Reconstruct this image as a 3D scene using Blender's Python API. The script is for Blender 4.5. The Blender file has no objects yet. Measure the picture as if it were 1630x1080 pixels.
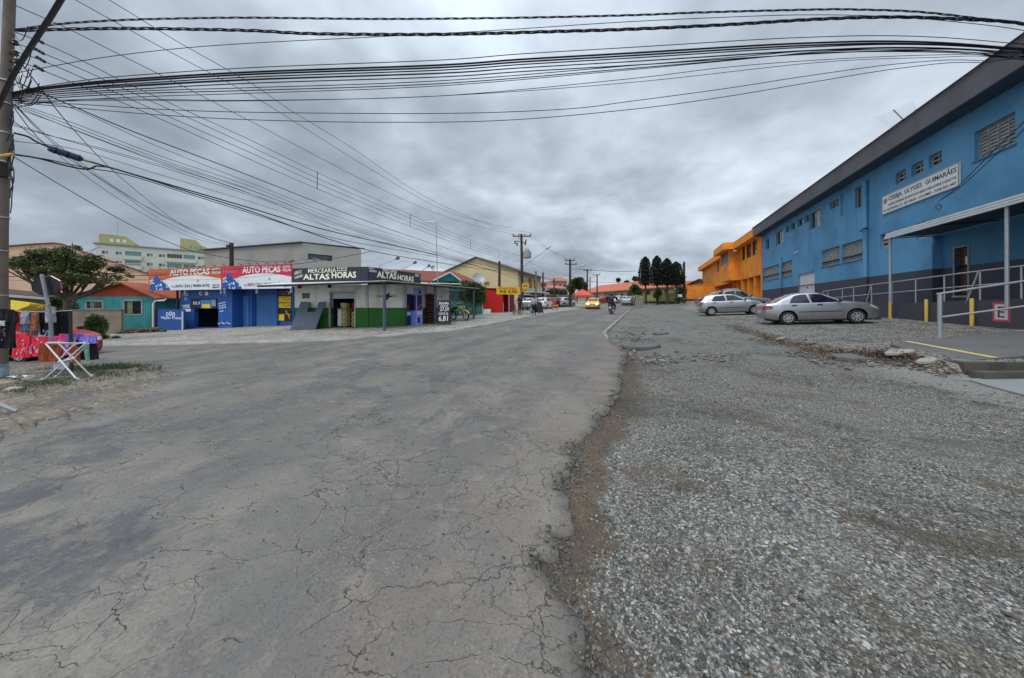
import bpy, bmesh, math, random
import numpy as np
from mathutils import Vector, Matrix
from mathutils.bvhtree import BVHTree
R=math.radians
random.seed(7); rng=np.random.default_rng(7)
S=bpy.context.scene
# ---------------- camera, sky, sun, exposure ----------------
F=490.0; HOR=486.0; CX=815.0; EYE=1.5
cd=bpy.data.cameras.new('camera'); cam=bpy.data.objects.new('camera',cd); S.collection.objects.link(cam)
cam.location=(0,0,EYE); cam.rotation_euler=(R(90),0,0)
cd.sensor_width=36; cd.lens=36*F/1630; cd.shift_y=-(540-HOR)/1630; cd.clip_start=.05; cd.clip_end=3000
S.camera=cam
S.render.resolution_x=1024; S.render.resolution_y=678
S.view_settings.view_transform='Standard'; S.view_settings.look='None'; S.view_settings.exposure=0; S.view_settings.gamma=1
SUN_EL,SUN_AZ=R(60),R(222)
W=bpy.data.worlds.new("World"); S.world=W; W.use_nodes=True
def world():
    nt=W.node_tree; N=nt.nodes; L=nt.links; N.clear()
    out=N.new('ShaderNodeOutputWorld'); mix=N.new('ShaderNodeMixShader'); b1=N.new('ShaderNodeBackground'); b2=N.new('ShaderNodeBackground')
    sky=N.new('ShaderNodeTexSky'); sky.sky_type='NISHITA'; sky.sun_disc=False; sky.sun_elevation=SUN_EL; sky.sun_rotation=SUN_AZ
    L.new(sky.outputs[0],b1.inputs[0]); b1.inputs[1].default_value=.1
    tc=N.new('ShaderNodeTexCoord'); sp=N.new('ShaderNodeSeparateXYZ'); L.new(tc.outputs['Generated'],sp.inputs[0])
    def m(op,a,b=None,c=None):
        n=N.new('ShaderNodeMath'); n.operation=op
        for i,v in enumerate((a,b,c)):
            if v is None: continue
            if isinstance(v,(int,float)): n.inputs[i].default_value=v
            else: L.new(v,n.inputs[i])
        return n.outputs[0]
    z=m('MAXIMUM',sp.outputs[2],0.0); d=m('ADD',z,.30)
    cb=N.new('ShaderNodeCombineXYZ'); L.new(m('DIVIDE',sp.outputs[0],d),cb.inputs[0]); L.new(m('DIVIDE',sp.outputs[1],d),cb.inputs[1])
    cb.inputs[2].default_value=CLOUD_SEED
    def noise(sc,det,rough,dist):
        n=N.new('ShaderNodeTexNoise'); n.inputs['Scale'].default_value=sc; n.inputs['Detail'].default_value=det
        n.inputs['Roughness'].default_value=rough; n.inputs['Distortion'].default_value=dist; L.new(cb.outputs[0],n.inputs['Vector']); return n.outputs[0]
    n1=noise(.95,4,.5,.2); n2=noise(3.0,6,.55,.15)
    s=m('ADD',m('MULTIPLY',n1,.62),m('MULTIPLY',n2,.38))
    cr=N.new('ShaderNodeValToRGB'); L.new(s,cr.inputs[0]); e=cr.color_ramp.elements
    e[0].position=.35; e[0].color=(.235,.275,.325,1); e[1].position=.66; e[1].color=(.72,.80,.89,1)
    for p,c in ((.42,(.295,.345,.405,1)),(.49,(.395,.452,.52,1)),(.56,(.52,.59,.67,1))):
        q=e.new(p); q.color=c
    g=m('ADD',1.0,m('MULTIPLY',m('SMOOTH_MIN',m('MAXIMUM',m('SUBTRACT',z,.55),0),.4,.1),ZEN_GAIN))
    g=m('MULTIPLY',g,m('ADD',1.0,m('MULTIPLY',m('MAXIMUM',m('MULTIPLY',sp.outputs[1],-1.0),0.0),.9)))
    vm=N.new('ShaderNodeVectorMath'); vm.operation='SCALE'; L.new(cr.outputs[0],vm.inputs[0]); L.new(g,vm.inputs['Scale'])
    L.new(vm.outputs[0],b2.inputs[0]); b2.inputs[1].default_value=CLOUD_STR
    mix.inputs[0].default_value=.94; L.new(b1.outputs[0],mix.inputs[1]); L.new(b2.outputs[0],mix.inputs[2]); L.new(mix.outputs[0],out.inputs[0])
CLOUD_SEED=7.9; ZEN_GAIN=4.0; CLOUD_STR=1.27
world()
sl=bpy.data.lights.new('sun','SUN'); sl.energy=1.5; sl.angle=R(24); sl.color=(1,.95,.88)
so=bpy.data.objects.new('sun',sl); S.collection.objects.link(so)
so.rotation_euler=Vector((-math.sin(SUN_AZ)*math.cos(SUN_EL),-math.cos(SUN_AZ)*math.cos(SUN_EL),-math.sin(SUN_EL))).to_track_quat('-Z','Y').to_euler()

# ---------------- numeric helpers ----------------
UX,UY=.397,.918
def uv(x,y): return UX*x+UY*y, UY*x-UX*y
def xy(u,v): return UX*u+UY*v, UY*u-UX*v
def sm(x,a,b):
    t=np.clip((np.asarray(x,float)-a)/(b-a),0,1); return t*t*(3-2*t)
_tab=np.random.default_rng(3).random((256,256))
def vnoise(x,y):
    x=np.asarray(x,float); y=np.asarray(y,float)
    xi=np.floor(x).astype(int); yi=np.floor(y).astype(int); fx=x-xi; fy=y-yi
    fx=fx*fx*(3-2*fx); fy=fy*fy*(3-2*fy)
    a=_tab[xi&255,yi&255]; b=_tab[(xi+1)&255,yi&255]; c=_tab[xi&255,(yi+1)&255]; d=_tab[(xi+1)&255,(yi+1)&255]
    return a*(1-fx)*(1-fy)+b*fx*(1-fy)+c*(1-fx)*fy+d*fx*fy
def fbm(x,y,o=4):
    s=0;a=.5;t=0
    for i in range(o):
        s=s+a*vnoise(np.asarray(x)*2**i+17.3*i,np.asarray(y)*2**i+9.1*i); t+=a; a*=.5
    return s/t
ZU=[-400,-6,26,38,45,52,60,78,100,160,400]; ZZ=[-.27,-.27,.69,.92,1.1,1.45,1.8,2.3,2.6,2.2,1.0]
def H(x,y):
    x=np.asarray(x,float); y=np.asarray(y,float)
    u=UX*x+UY*y; v=UY*x-UX*y
    z=np.interp(u,ZU,ZZ)-.033*np.clip(-6-x,0,32)
    ve=np.interp(u,[8.5,12,15,20,40],[5.25,4.2,3.7,3.4,3.4])
    r=np.maximum(.1+.047*(v-4.5), .27*(1-sm(y,6.5,10)))
    r=np.clip(r,0,.52)*sm(v,ve-.25,ve+.35)*sm(y,5.66,5.8)
    return z+r
def G(px,py,dz=0.0):
    a=(px-CX)/F; d=(py-HOR)/F
    Y=np.concatenate([np.arange(1,30,.02),np.arange(30,130,.05)])
    f=(EYE-d*Y)-(H(a*Y,Y)+dz)
    i=np.argmax(f<0)
    if f[i]>=0: i=len(Y)-1
    y=float(Y[i]); return Vector((a*y,y,float(H(a*y,y))+dz))
def at(px,py,Y): return Vector(((px-CX)/F*Y,Y,EYE+(HOR-py)*Y/F))
class Fr:
    "vertical plane: o on it, s runs to the viewer's right, n towards the viewer"
    def __init__(f,o,s):
        f.o=Vector((o[0],o[1])); f.s=Vector((s[0],s[1])).normalized(); f.n=Vector((f.s.y,-f.s.x))
    def P(f,s,n,z): q=f.o+f.s*s+f.n*n; return Vector((q.x,q.y,z))
    def pix(f,px,py,n=0):
        a=(px-CX)/F; o=f.o+f.n*n
        t=(a*o.y-o.x)/(f.s.x-a*f.s.y); Y=o.y+f.s.y*t
        return t,EYE+(HOR-py)*Y/F
    def rect(f,x0,x1,y0,y1,n=0):
        "rectangle around pixel columns x0..x1, rows y0..y1 measured at the middle column"
        s0=f.pix(x0,0,n)[0]; s1=f.pix(x1,0,n)[0]; m=(x0+x1)/2
        return s0,s1,f.pix(m,y1,n)[1],f.pix(m,y0,n)[1]
    def at_px(x0,Y0,x1,Y1):
        A=Vector(((x0-CX)/F*Y0,Y0)); B=Vector(((x1-CX)/F*Y1,Y1)); r=Fr(A,B-A); r.L=(B-A).length; return r
# ---------------- object helpers ----------------
ORIG={}
def link(o): S.collection.objects.link(o); return o
def tagp(o,label=None,cat=None,group=None,kind=None):
    for k,v in (('label',label),('category',cat),('group',group),('kind',kind)):
        if v: o[k]=v
    return o
def thing(name,label,cat,loc=(0,0,0),rz=0,group=None):
    o=link(bpy.data.objects.new(name,None)); o.location=loc; o.rotation_euler=(0,0,rz); o.empty_display_size=.2
    ORIG[o]=Vector(loc); return tagp(o,label,cat,group)
class MB:
    def __init__(s): s.v=[]; s.f=[]; s.mi=[]; s.m=0
    def add(s,vs,fs):
        b=len(s.v); s.v+= [tuple(v) for v in vs]; s.f+=[tuple(i+b for i in f) for f in fs]; s.mi+=[s.m]*len(fs); return s
    def hexa(s,p):  # p: 4 bottom ccw, 4 top
        return s.add(p,[(3,2,1,0),(4,5,6,7),(0,1,5,4),(1,2,6,5),(2,3,7,6),(3,0,4,7)])
    def box(s,x0,x1,y0,y1,z0,z1):
        return s.hexa([(x0,y0,z0),(x1,y0,z0),(x1,y1,z0),(x0,y1,z0),(x0,y0,z1),(x1,y0,z1),(x1,y1,z1),(x0,y1,z1)])
    def fbox(s,fr,s0,s1,n0,n1,z0,z1):
        n0,n1=min(n0,n1),max(n0,n1); z0,z1=min(z0,z1),max(z0,z1)
        return s.hexa([fr.P(s0,n1,z0),fr.P(s1,n1,z0),fr.P(s1,n0,z0),fr.P(s0,n0,z0),fr.P(s0,n1,z1),fr.P(s1,n1,z1),fr.P(s1,n0,z1),fr.P(s0,n0,z1)])
    def tube(s,pts,r,n=8,cap=True,closed=False):
        pts=[Vector(p) for p in pts]; k=len(pts); rr=r if isinstance(r,(list,tuple)) else [r]*k
        b=len(s.v); prev=None
        for i,p in enumerate(pts):
            if closed: t=(pts[(i+1)%k]-pts[i-1]).normalized()
            else: t=(pts[min(i+1,k-1)]-pts[max(i-1,0)]).normalized()
            if prev is None:
                a=Vector((0,0,1)) if abs(t.z)<.9 else Vector((1,0,0)); e1=t.cross(a).normalized()
            else: e1=(prev-t*prev.dot(t)).normalized()
            prev=e1; e2=t.cross(e1)
            for j in range(n):
                q=2*math.pi*j/n; s.v.append(tuple(p+(e1*math.cos(q)+e2*math.sin(q))*rr[i]))
        for i in range(k if closed else k-1):
            for j in range(n):
                a=b+i*n+j; c=b+i*n+(j+1)%n; i2=((i+1)%k)*n+b
                s.f.append((a,c,i2+(j+1)%n,i2+j)); s.mi.append(s.m)
        if cap and not closed:
            s.f.append(tuple(b+j for j in range(n))[::-1]); s.mi.append(s.m); s.f.append(tuple(b+(k-1)*n+j for j in range(n))); s.mi.append(s.m)
        return s
    def lathe(s,c,axis,prof,n=24,ref=None):
        "prof: (along axis, radius)"
        c=Vector(c); ax=Vector(axis).normalized(); a=Vector((0,0,1)) if abs(ax.z)<.9 else Vector((1,0,0)); e1=ax.cross(a).normalized(); e2=ax.cross(e1)
        b=len(s.v); k=len(prof)
        for (h,r) in prof:
            for j in range(n):
                q=2*math.pi*j/n; s.v.append(tuple(c+ax*h+(e1*math.cos(q)+e2*math.sin(q))*max(r,1e-4)))
        for i in range(k-1):
            for j in range(n):
                s.f.append((b+i*n+j,b+i*n+(j+1)%n,b+(i+1)*n+(j+1)%n,b+(i+1)*n+j)); s.mi.append(s.m)
        return s
    def prism(s,poly,d):
        "poly: list of 3D points, extruded by vector d"
        k=len(poly); d=Vector(d); P=[Vector(p) for p in poly]
        return s.add(P+[p+d for p in P],[tuple(range(k))[::-1],tuple(range(k,2*k))]+[(i,(i+1)%k,k+(i+1)%k,k+i) for i in range(k)])
    def blob(s,c,r,seg=10,rings=7,jit=0,rot=None):
        b=len(s.v); c=Vector(c); rx,ry,rz=(r,r,r) if isinstance(r,(int,float)) else r
        for i in range(rings+1):
            th=math.pi*i/rings
            for j in range(seg):
                ph=2*math.pi*j/seg; q=1+random.uniform(-jit,jit)
                p=Vector((rx*math.sin(th)*math.cos(ph)*q,ry*math.sin(th)*math.sin(ph)*q,rz*math.cos(th)*q))
                if rot: p=rot@p
                s.v.append(tuple(c+p))
        for i in range(rings):
            for j in range(seg):
                s.f.append((b+i*seg+j,b+(i+1)*seg+j,b+(i+1)*seg+(j+1)%seg,b+i*seg+(j+1)%seg)); s.mi.append(s.m)
        return s
    def build(s,name,mats,parent=None,smooth=False,local=False,bevel=0,label=None,angle=40):
        me=bpy.data.meshes.new(name); o=Vector((0,0,0)) if (parent is None or local) else ORIG.get(parent,Vector((0,0,0)))
        me.from_pydata([(v[0]-o.x,v[1]-o.y,v[2]-o.z) for v in s.v],[],s.f); 
        if not isinstance(mats,(list,tuple)): mats=[mats]
        for m in mats: me.materials.append(m)
        if len(mats)>1: me.polygons.foreach_set('material_index',s.mi)
        bm=bmesh.new(); bm.from_mesh(me); bmesh.ops.recalc_face_normals(bm,faces=bm.faces)
        if bevel: bmesh.ops.bevel(bm,geom=[e for e in bm.edges if e.is_manifold and e.calc_face_angle(0)>.6],offset=bevel,segments=2,affect='EDGES',clamp_overlap=True)
        bm.to_mesh(me); bm.free()
        if smooth:
            me.shade_smooth(); 
            try: me.set_sharp_from_angle(angle=R(angle))
            except Exception: pass
        ob=link(bpy.data.objects.new(name,me)); ob.parent=parent; ORIG[ob]=o
        if label: ob['label']=label
        return ob
def mesh_np(name,V,Fc,mat,parent=None,uvs=None,smooth=False,fattr=None,pattr=None):
    me=bpy.data.meshes.new(name); V=np.asarray(V,np.float32); Fc=np.asarray(Fc,np.int32); k=Fc.shape[1]
    if parent is not None: V=V-np.array(ORIG.get(parent,(0,0,0)),np.float32)
    me.vertices.add(len(V)); me.vertices.foreach_set('co',V.ravel())
    me.loops.add(Fc.size); me.loops.foreach_set('vertex_index',Fc.ravel())
    me.polygons.add(len(Fc)); me.polygons.foreach_set('loop_start',np.arange(0,Fc.size,k,dtype=np.int32)); me.polygons.foreach_set('loop_total',np.full(len(Fc),k,np.int32))
    me.update(calc_edges=True); me.validate()
    if uvs is not None:
        l=me.uv_layers.new(name='UVMap'); l.data.foreach_set('uv',np.asarray(uvs,np.float32)[Fc.ravel()].ravel())
    if fattr is not None:
        a=me.attributes.new('rnd','FLOAT','FACE'); a.data.foreach_set('value',np.asarray(fattr,np.float32))
    if pattr is not None:
        a=me.attributes.new('soil','FLOAT','POINT'); a.data.foreach_set('value',np.asarray(pattr,np.float32).ravel())
    if smooth: me.shade_smooth()
    me.materials.append(mat)
    ob=link(bpy.data.objects.new(name,me)); ob.parent=parent
    ORIG[ob]=ORIG.get(parent,Vector((0,0,0))) if parent else Vector((0,0,0))
    return ob
def gridmesh(name,X,Y,Z,mat,**k):
    n,m=X.shape; idx=np.arange(n*m).reshape(n,m)
    Fc=np.stack([idx[:-1,:-1],idx[:-1,1:],idx[1:,1:],idx[1:,:-1]],-1).reshape(-1,4)
    V=np.stack([X,Y,Z],-1).reshape(-1,3); u,v=uv(X,Y); return mesh_np(name,V,Fc,mat,uvs=np.stack([u,v],-1).reshape(-1,2),**k)
def leaves(name,C,size,mat,parent,aspect=.5,up=0.0,seed=1):
    "many small pointed leaf faces at centres C"
    r=np.random.default_rng(seed); n=len(C); C=np.asarray(C)
    d=r.normal(size=(n,3)); d[:,2]*=.6; d/=np.linalg.norm(d,axis=1)[:,None]
    e=np.cross(d,r.normal(size=(n,3))+np.array([0,0,up])); e/=np.linalg.norm(e,axis=1)[:,None]
    L=size*r.uniform(.6,1.3,(n,1)); Wd=L*aspect
    V=np.stack([C-d*L*.5,C+e*Wd*.5,C+d*L*.5,C-e*Wd*.5],1).reshape(-1,3)
    Fc=np.arange(4*n).reshape(n,4)
    return mesh_np(name,V,Fc,mat,parent=parent,fattr=r.random(n))
# ---------------- materials ----------------
MATS={}
def new_mat(name):
    m=bpy.data.materials.new(name); m.use_nodes=True; nt=m.node_tree; b=nt.nodes['Principled BSDF']; return m,nt,b
class NB:
    def __init__(s,nt): s.nt=nt; s.N=nt.nodes; s.L=nt.links
    def put(s,inp,v):
        if isinstance(v,(int,float)): inp.default_value=v
        elif isinstance(v,tuple): inp.default_value=v if len(v)==4 or inp.type=='VECTOR' else (*v,1)
        else: s.L.new(v,inp)
    def m(s,op,a,b=None,c=None,clamp=False):
        n=s.N.new('ShaderNodeMath'); n.operation=op; n.use_clamp=clamp
        for i,v in enumerate((a,b,c)):
            if v is not None: s.put(n.inputs[i],v)
        return n.outputs[0]
    def co(s,kind='Object'): return s.N.new('ShaderNodeTexCoord').outputs[kind]
    def mapv(s,v,sc=(1,1,1),rot=(0,0,0)):
        n=s.N.new('ShaderNodeMapping'); n.inputs['Scale'].default_value=sc; n.inputs['Rotation'].default_value=rot; s.L.new(v,n.inputs[0]); return n.outputs[0]
    def noise(s,v,sc,det=4,rough=.55,dist=0,out=0):
        n=s.N.new('ShaderNodeTexNoise'); s.L.new(v,n.inputs['Vector']); n.inputs['Scale'].default_value=sc; n.inputs['Detail'].default_value=det
        n.inputs['Roughness'].default_value=rough; n.inputs['Distortion'].default_value=dist; return n.outputs[out]
    def vor(s,v,sc,feat='F1',out='Distance',rand=1):
        n=s.N.new('ShaderNodeTexVoronoi'); n.feature=feat; s.L.new(v,n.inputs['Vector']); n.inputs['Scale'].default_value=sc; n.inputs['Randomness'].default_value=rand; return n.outputs[out]
    def step(s,v,a,b): # smoothstep a..b -> 0..1
        n=s.N.new('ShaderNodeMapRange'); n.interpolation_type='SMOOTHSTEP'; s.L.new(v,n.inputs[0]); n.inputs[1].default_value=a; n.inputs[2].default_value=b; return n.outputs[0]
    def mix(s,f,a,b,mode='MIX'):
        n=s.N.new('ShaderNodeMix'); n.data_type='RGBA'; n.blend_type=mode; s.put(n.inputs[0],f); s.put(n.inputs[6],a); s.put(n.inputs[7],b); return n.outputs[2]
    def ramp(s,v,st):
        n=s.N.new('ShaderNodeValToRGB'); s.L.new(v,n.inputs[0]); e=n.color_ramp.elements
        e[0].position,e[0].color=st[0][0],(*st[0][1],1); e[1].position,e[1].color=st[-1][0],(*st[-1][1],1)
        for p,c in st[1:-1]: q=e.new(p); q.color=(*c,1)
        return n.outputs[0]
    def bump(s,h,st,dist=.02,prev=None):
        n=s.N.new('ShaderNodeBump'); n.inputs['Strength'].default_value=st; n.inputs['Distance'].default_value=dist; s.L.new(h,n.inputs['Height'])
        if prev is not None: s.L.new(prev,n.inputs['Normal'])
        return n.outputs[0]
    def sep(s,v): n=s.N.new('ShaderNodeSeparateXYZ'); s.L.new(v,n.inputs[0]); return n.outputs
def pm(name,col,col2=None,sc=3.0,rough=.7,bump=0,bsc=40,metal=0,var=.55,streak=0,spec=.4,dist=.01):
    "plain material: colour with soft procedural wear"
    if name in MATS: return MATS[name]
    m,nt,b=new_mat(name); q=NB(nt); v=q.co()
    c2=col2 or tuple(x*.72 for x in col)
    f=q.noise(v,sc,5,.6); f=q.step(f,.38,.72)
    if streak:
        g=q.noise(q.mapv(v,(sc*2.2,sc*2.2,sc*.12)),1,4,.6); f=q.m('MAXIMUM',f,q.m('MULTIPLY',q.step(g,.5,.75),streak))
    c=q.mix(q.m('MULTIPLY',f,var),col,c2)
    g2=q.noise(v,sc*14,3,.6); c=q.mix(q.m('MULTIPLY',q.step(g2,.45,.8),.16),c,tuple(x*.6 for x in col))
    nt.links.new(c,b.inputs['Base Color']); b.inputs['Roughness'].default_value=rough; b.inputs['Metallic'].default_value=metal
    b.inputs['Specular IOR Level'].default_value=spec
    if bump: nt.links.new(q.bump(q.noise(v,bsc,4,.6),bump,dist),b.inputs['Normal'])
    MATS[name]=m; return m
def ctl(c): # sRGB 0..255 -> linear
    return tuple(((x/255)/12.92 if x/255<=.04045 else ((x/255+.055)/1.055)**2.4) for x in c)
def rgb(r,g,b): return ctl((r,g,b))
def glass(name,col=(.02,.025,.03),rough=.06):
    if name in MATS: return MATS[name]
    m,nt,b=new_mat(name); b.inputs['Base Color'].default_value=(*col,1); b.inputs['Roughness'].default_value=rough; b.inputs['Specular IOR Level'].default_value=.7
    MATS[name]=m; return m
def paint(name,col,metal=.55,rough=.32):
    if name in MATS: return MATS[name]
    m,nt,b=new_mat(name); q=NB(nt); v=q.co()
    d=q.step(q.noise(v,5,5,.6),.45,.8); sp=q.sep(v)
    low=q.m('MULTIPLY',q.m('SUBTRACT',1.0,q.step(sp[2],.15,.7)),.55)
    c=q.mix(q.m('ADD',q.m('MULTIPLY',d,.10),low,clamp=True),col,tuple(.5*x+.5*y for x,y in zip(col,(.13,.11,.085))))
    nt.links.new(c,b.inputs['Base Color']); b.inputs['Metallic'].default_value=metal
    nt.links.new(q.m('ADD',rough,q.m('MULTIPLY',d,.18)),b.inputs['Roughness']); b.inputs['Coat Weight'].default_value=.35; b.inputs['Coat Roughness'].default_value=.12
    MATS[name]=m; return m
def leafmat(name,dark,light):
    m,nt,b=new_mat(name); q=NB(nt); n=q.N.new('ShaderNodeAttribute'); n.attribute_name='rnd'
    cl=q.noise(q.co(),.9,3,.6)
    f=q.m('ADD',q.m('MULTIPLY',n.outputs['Fac'],.6),q.m('MULTIPLY',q.step(cl,.35,.7),.4))
    nt.links.new(q.mix(f,dark,light),b.inputs['Base Color']); b.inputs['Roughness'].default_value=.55; b.inputs['Specular IOR Level'].default_value=.3
    b.inputs['Transmission Weight'].default_value=0
    return m
def tilemat(name,c1,c2,c3,fr,pitch=.22):
    "clay tiles: rows of ribs running down the slope (s direction ribs)"
    m,nt,b=new_mat(name); q=NB(nt); v=q.co(); s=q.sep(v)
    a=q.m('ADD',q.m('MULTIPLY',s[0],fr.s.x),q.m('MULTIPLY',s[1],fr.s.y))
    rib=q.m('SINE',q.m('MULTIPLY',a,2*math.pi/pitch))
    row=q.m('FRACT',q.m('MULTIPLY',s[2],4.2))
    n1=q.noise(v,6,5,.7); n2=q.noise(v,.8,4,.6)
    c=q.mix(q.step(n1,.35,.7),c1,c2); c=q.mix(q.m('MULTIPLY',q.step(n2,.45,.75),.7),c,c3)
    c=q.mix(q.m('MULTIPLY',q.step(rib,.2,-1.0),.35),c,tuple(x*.35 for x in c3))
    nt.links.new(c,b.inputs['Base Color']); b.inputs['Roughness'].default_value=.85
    h=q.m('ADD',rib,q.m('MULTIPLY',row,.8)); nt.links.new(q.bump(h,1,.05),b.inputs['Normal']); return m
def text(s,fr,s0,s1,z0,z1,n,mat,parent,bold=.0,name='lettering',shear=0,label=None,tilt=0):
    cu=bpy.data.curves.new('t','FONT'); cu.body=s; cu.size=1; cu.offset=bold*.5; cu.extrude=.004; cu.shear=shear; cu.resolution_u=2
    ob=link(bpy.data.objects.new('t',cu)); dg=bpy.context.evaluated_depsgraph_get()
    me=bpy.data.meshes.new_from_object(ob.evaluated_get(dg)); bpy.data.objects.remove(ob); 
    co=[v.co.copy() for v in me.vertices]
    x0=min(c.x for c in co); x1=max(c.x for c in co); y0=min(c.y for c in co); y1=max(c.y for c in co); o=ORIG.get(parent,Vector((0,0,0)))
    for v,c in zip(me.vertices,co):
        fs=(c.x-x0)/(x1-x0); p=fr.P(s0+fs*(s1-s0),n+c.z,z0+(c.y-y0)/(y1-y0)*(z1-z0)+tilt*fs); v.co=p-o
    me.materials.clear(); me.materials.append(mat); me.name=name
    t=link(bpy.data.objects.new(name,me)); t.parent=parent; ORIG[t]=o
    if label: t['label']=label
    return t
def wall(fr,s0,s1,z0,z1,holes=(),depth=.18,mb=None,n=0):
    "front skin of a wall with rectangular openings and their reveals"
    mb=mb or MB(); ss=sorted({s0,s1,*[max(s0,min(s1,x)) for h in holes for x in h[:2]]}); zs=sorted({z0,z1,*[max(z0,min(z1,x)) for h in holes for x in h[2:4]]})
    def inh(a,b): return any(h[0]<a<h[1] and h[2]<b<h[3] for h in holes)
    for i in range(len(ss)-1):
        for j in range(len(zs)-1):
            if not inh((ss[i]+ss[i+1])/2,(zs[j]+zs[j+1])/2):
                mb.add([fr.P(ss[i],n,zs[j]),fr.P(ss[i+1],n,zs[j]),fr.P(ss[i+1],n,zs[j+1]),fr.P(ss[i],n,zs[j+1])],[(0,1,2,3)])
    for h in holes:
        a,b,c,d=h[:4]; P=fr.P
        mb.add([P(a,n,c),P(b,n,c),P(b,n-depth,c),P(a,n-depth,c),P(a,n,d),P(b,n,d),P(b,n-depth,d),P(a,n-depth,d)],[(0,1,2,3),(4,5,6,7),(0,3,7,4),(1,2,6,5)])
    return mb
# ---------------- setting: ground, road, kerb, sidewalk ----------------
def edge_v(u):  # broken right edge of the asphalt
    u=np.asarray(u,float)
    base=np.interp(u,[-5,0,1.2,1.5,1.8,2.1,2.5,3.1,3.9,5.5,8,10,11,14,26,60,100],[-.25,-.25,-.24,-.32,-.54,-.46,-.70,-.74,-.56,-.42,-.47,-.7,-1.1,-1.45,-1.5,-1.2,-1])
    amp=np.interp(u,[0,9,14,30],[1,1,.7,.35])
    return base+amp*(.14*(fbm(u*1.3+3.3,u*0+1.7,3)-.5)*2+.12*(fbm(u*4+1,u*0+5,3)-.5)*2+.10*(vnoise(np.floor(u*9+2.0*vnoise(u*5,u*0+2)),u*0+4)-.5)+.05*(fbm(u*24,u*0+9,2)-.5)*2)
def ground_mat():
    m,nt,b=new_mat('gravel ground'); q=NB(nt); v=q.co(); uvn=q.sep(q.co('UV')); U,V=uvn[0],uvn[1]
    wv=q.N.new('ShaderNodeVectorMath'); wv.operation='ADD'; q.L.new(v,wv.inputs[0])
    nz=q.N.new('ShaderNodeVectorMath'); nz.operation='SCALE'; nz.inputs['Scale'].default_value=.03; q.L.new(q.noise(v,14,2,.5,out=1),nz.inputs[0]); q.L.new(nz.outputs[0],wv.inputs[1]); w=wv.outputs[0]
    c1=q.vor(w,55,out='Color'); d1=q.vor(w,55); c2=q.vor(w,95,out='Color'); d2=q.vor(w,95)
    s1=q.sep(c1)
    stone=q.ramp(s1[0],[(0,(.035,.035,.033)),(.3,(.10,.102,.10)),(.6,(.185,.186,.178)),(.85,(.33,.33,.31)),(1,(.55,.54,.49))])
    stone=q.mix(q.step(s1[1],.86,.97),stone,(.30,.22,.14))
    s2=q.sep(c2); fine=q.ramp(s2[0],[(0,(.042,.040,.034)),(.5,(.14,.137,.120)),(.8,(.235,.230,.20)),(1,(.44,.43,.38))])
    big=q.noise(v,.55,5,.62); med=q.noise(v,2.6,5,.65)
    f=q.m('MAXIMUM',q.step(q.m('ADD',q.m('MULTIPLY',big,.5),q.m('MULTIPLY',med,.5)),.42,.56),q.step(U,2.6,5.5))
    c=q.mix(f,stone,fine)
    gap=q.step(d1,.42,.75); c=q.mix(q.m('MULTIPLY',gap,.6),c,(.06,.057,.05))
    # compacted dusty stretch further up between road and car park
    comp=q.m('MULTIPLY',q.m('MULTIPLY',q.step(q.m('ADD',U,q.m('ADD',q.m('MULTIPLY',med,5.0),q.m('MULTIPLY',big,6.0))),12.5,16.5),q.m('SUBTRACT',1.0,q.step(V,3.2,4.3))),q.step(q.m('ADD',q.noise(v,.9,5,.65),0.0),.30,.5))
    c=q.mix(q.m('MULTIPLY',comp,.85),c,q.mix(med,(.118,.124,.112),(.19,.19,.172)))
    lot=q.step(V,3.8,4.8); c=q.mix(q.m('MULTIPLY',lot,.45),c,q.mix(s2[1],(.14,.14,.135),(.40,.39,.37)))
    # brown soil near the broken edge and in patches
    sa=q.N.new('ShaderNodeAttribute'); sa.attribute_name='soil'; so=q.step(q.m('ADD',sa.outputs['Fac'],q.m('MULTIPLY',q.m('SUBTRACT',q.noise(v,7,5,.7),.5),.7)),.25,.62)
    pat=q.m('MULTIPLY',q.step(q.noise(v,1.15,5,.65,.5),.55,.66),.72)
    so=q.m('MAXIMUM',so,pat)
    c=q.mix(q.m('MULTIPLY',so,.8),c,q.mix(q.noise(v,9,5,.7),(.042,.029,.020),(.15,.102,.064)))
    dk=q.step(q.noise(v,.7,6,.75,.8),.50,.66); c=q.mix(q.m('MULTIPLY',dk,.6),c,(.055,.055,.05))
    # green-brown beyond
    far=q.step(U,64,80); c=q.mix(far,c,(.09,.10,.06))
    nt.links.new(c,b.inputs['Base Color']); b.inputs['Roughness'].default_value=.9; b.inputs['Specular IOR Level'].default_value=.25
    h=q.m('ADD',q.m('MULTIPLY',q.m('SUBTRACT',1.0,d1),q.m('SUBTRACT',1.0,q.m('MULTIPLY',q.m('MAXIMUM',f,comp),.75))),q.m('MULTIPLY',q.m('SUBTRACT',1.0,d2),.35))
    nb=q.bump(h,.9,.014); nb=q.bump(med,.35,.08,nb); nt.links.new(nb,b.inputs['Normal']); return m
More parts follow.
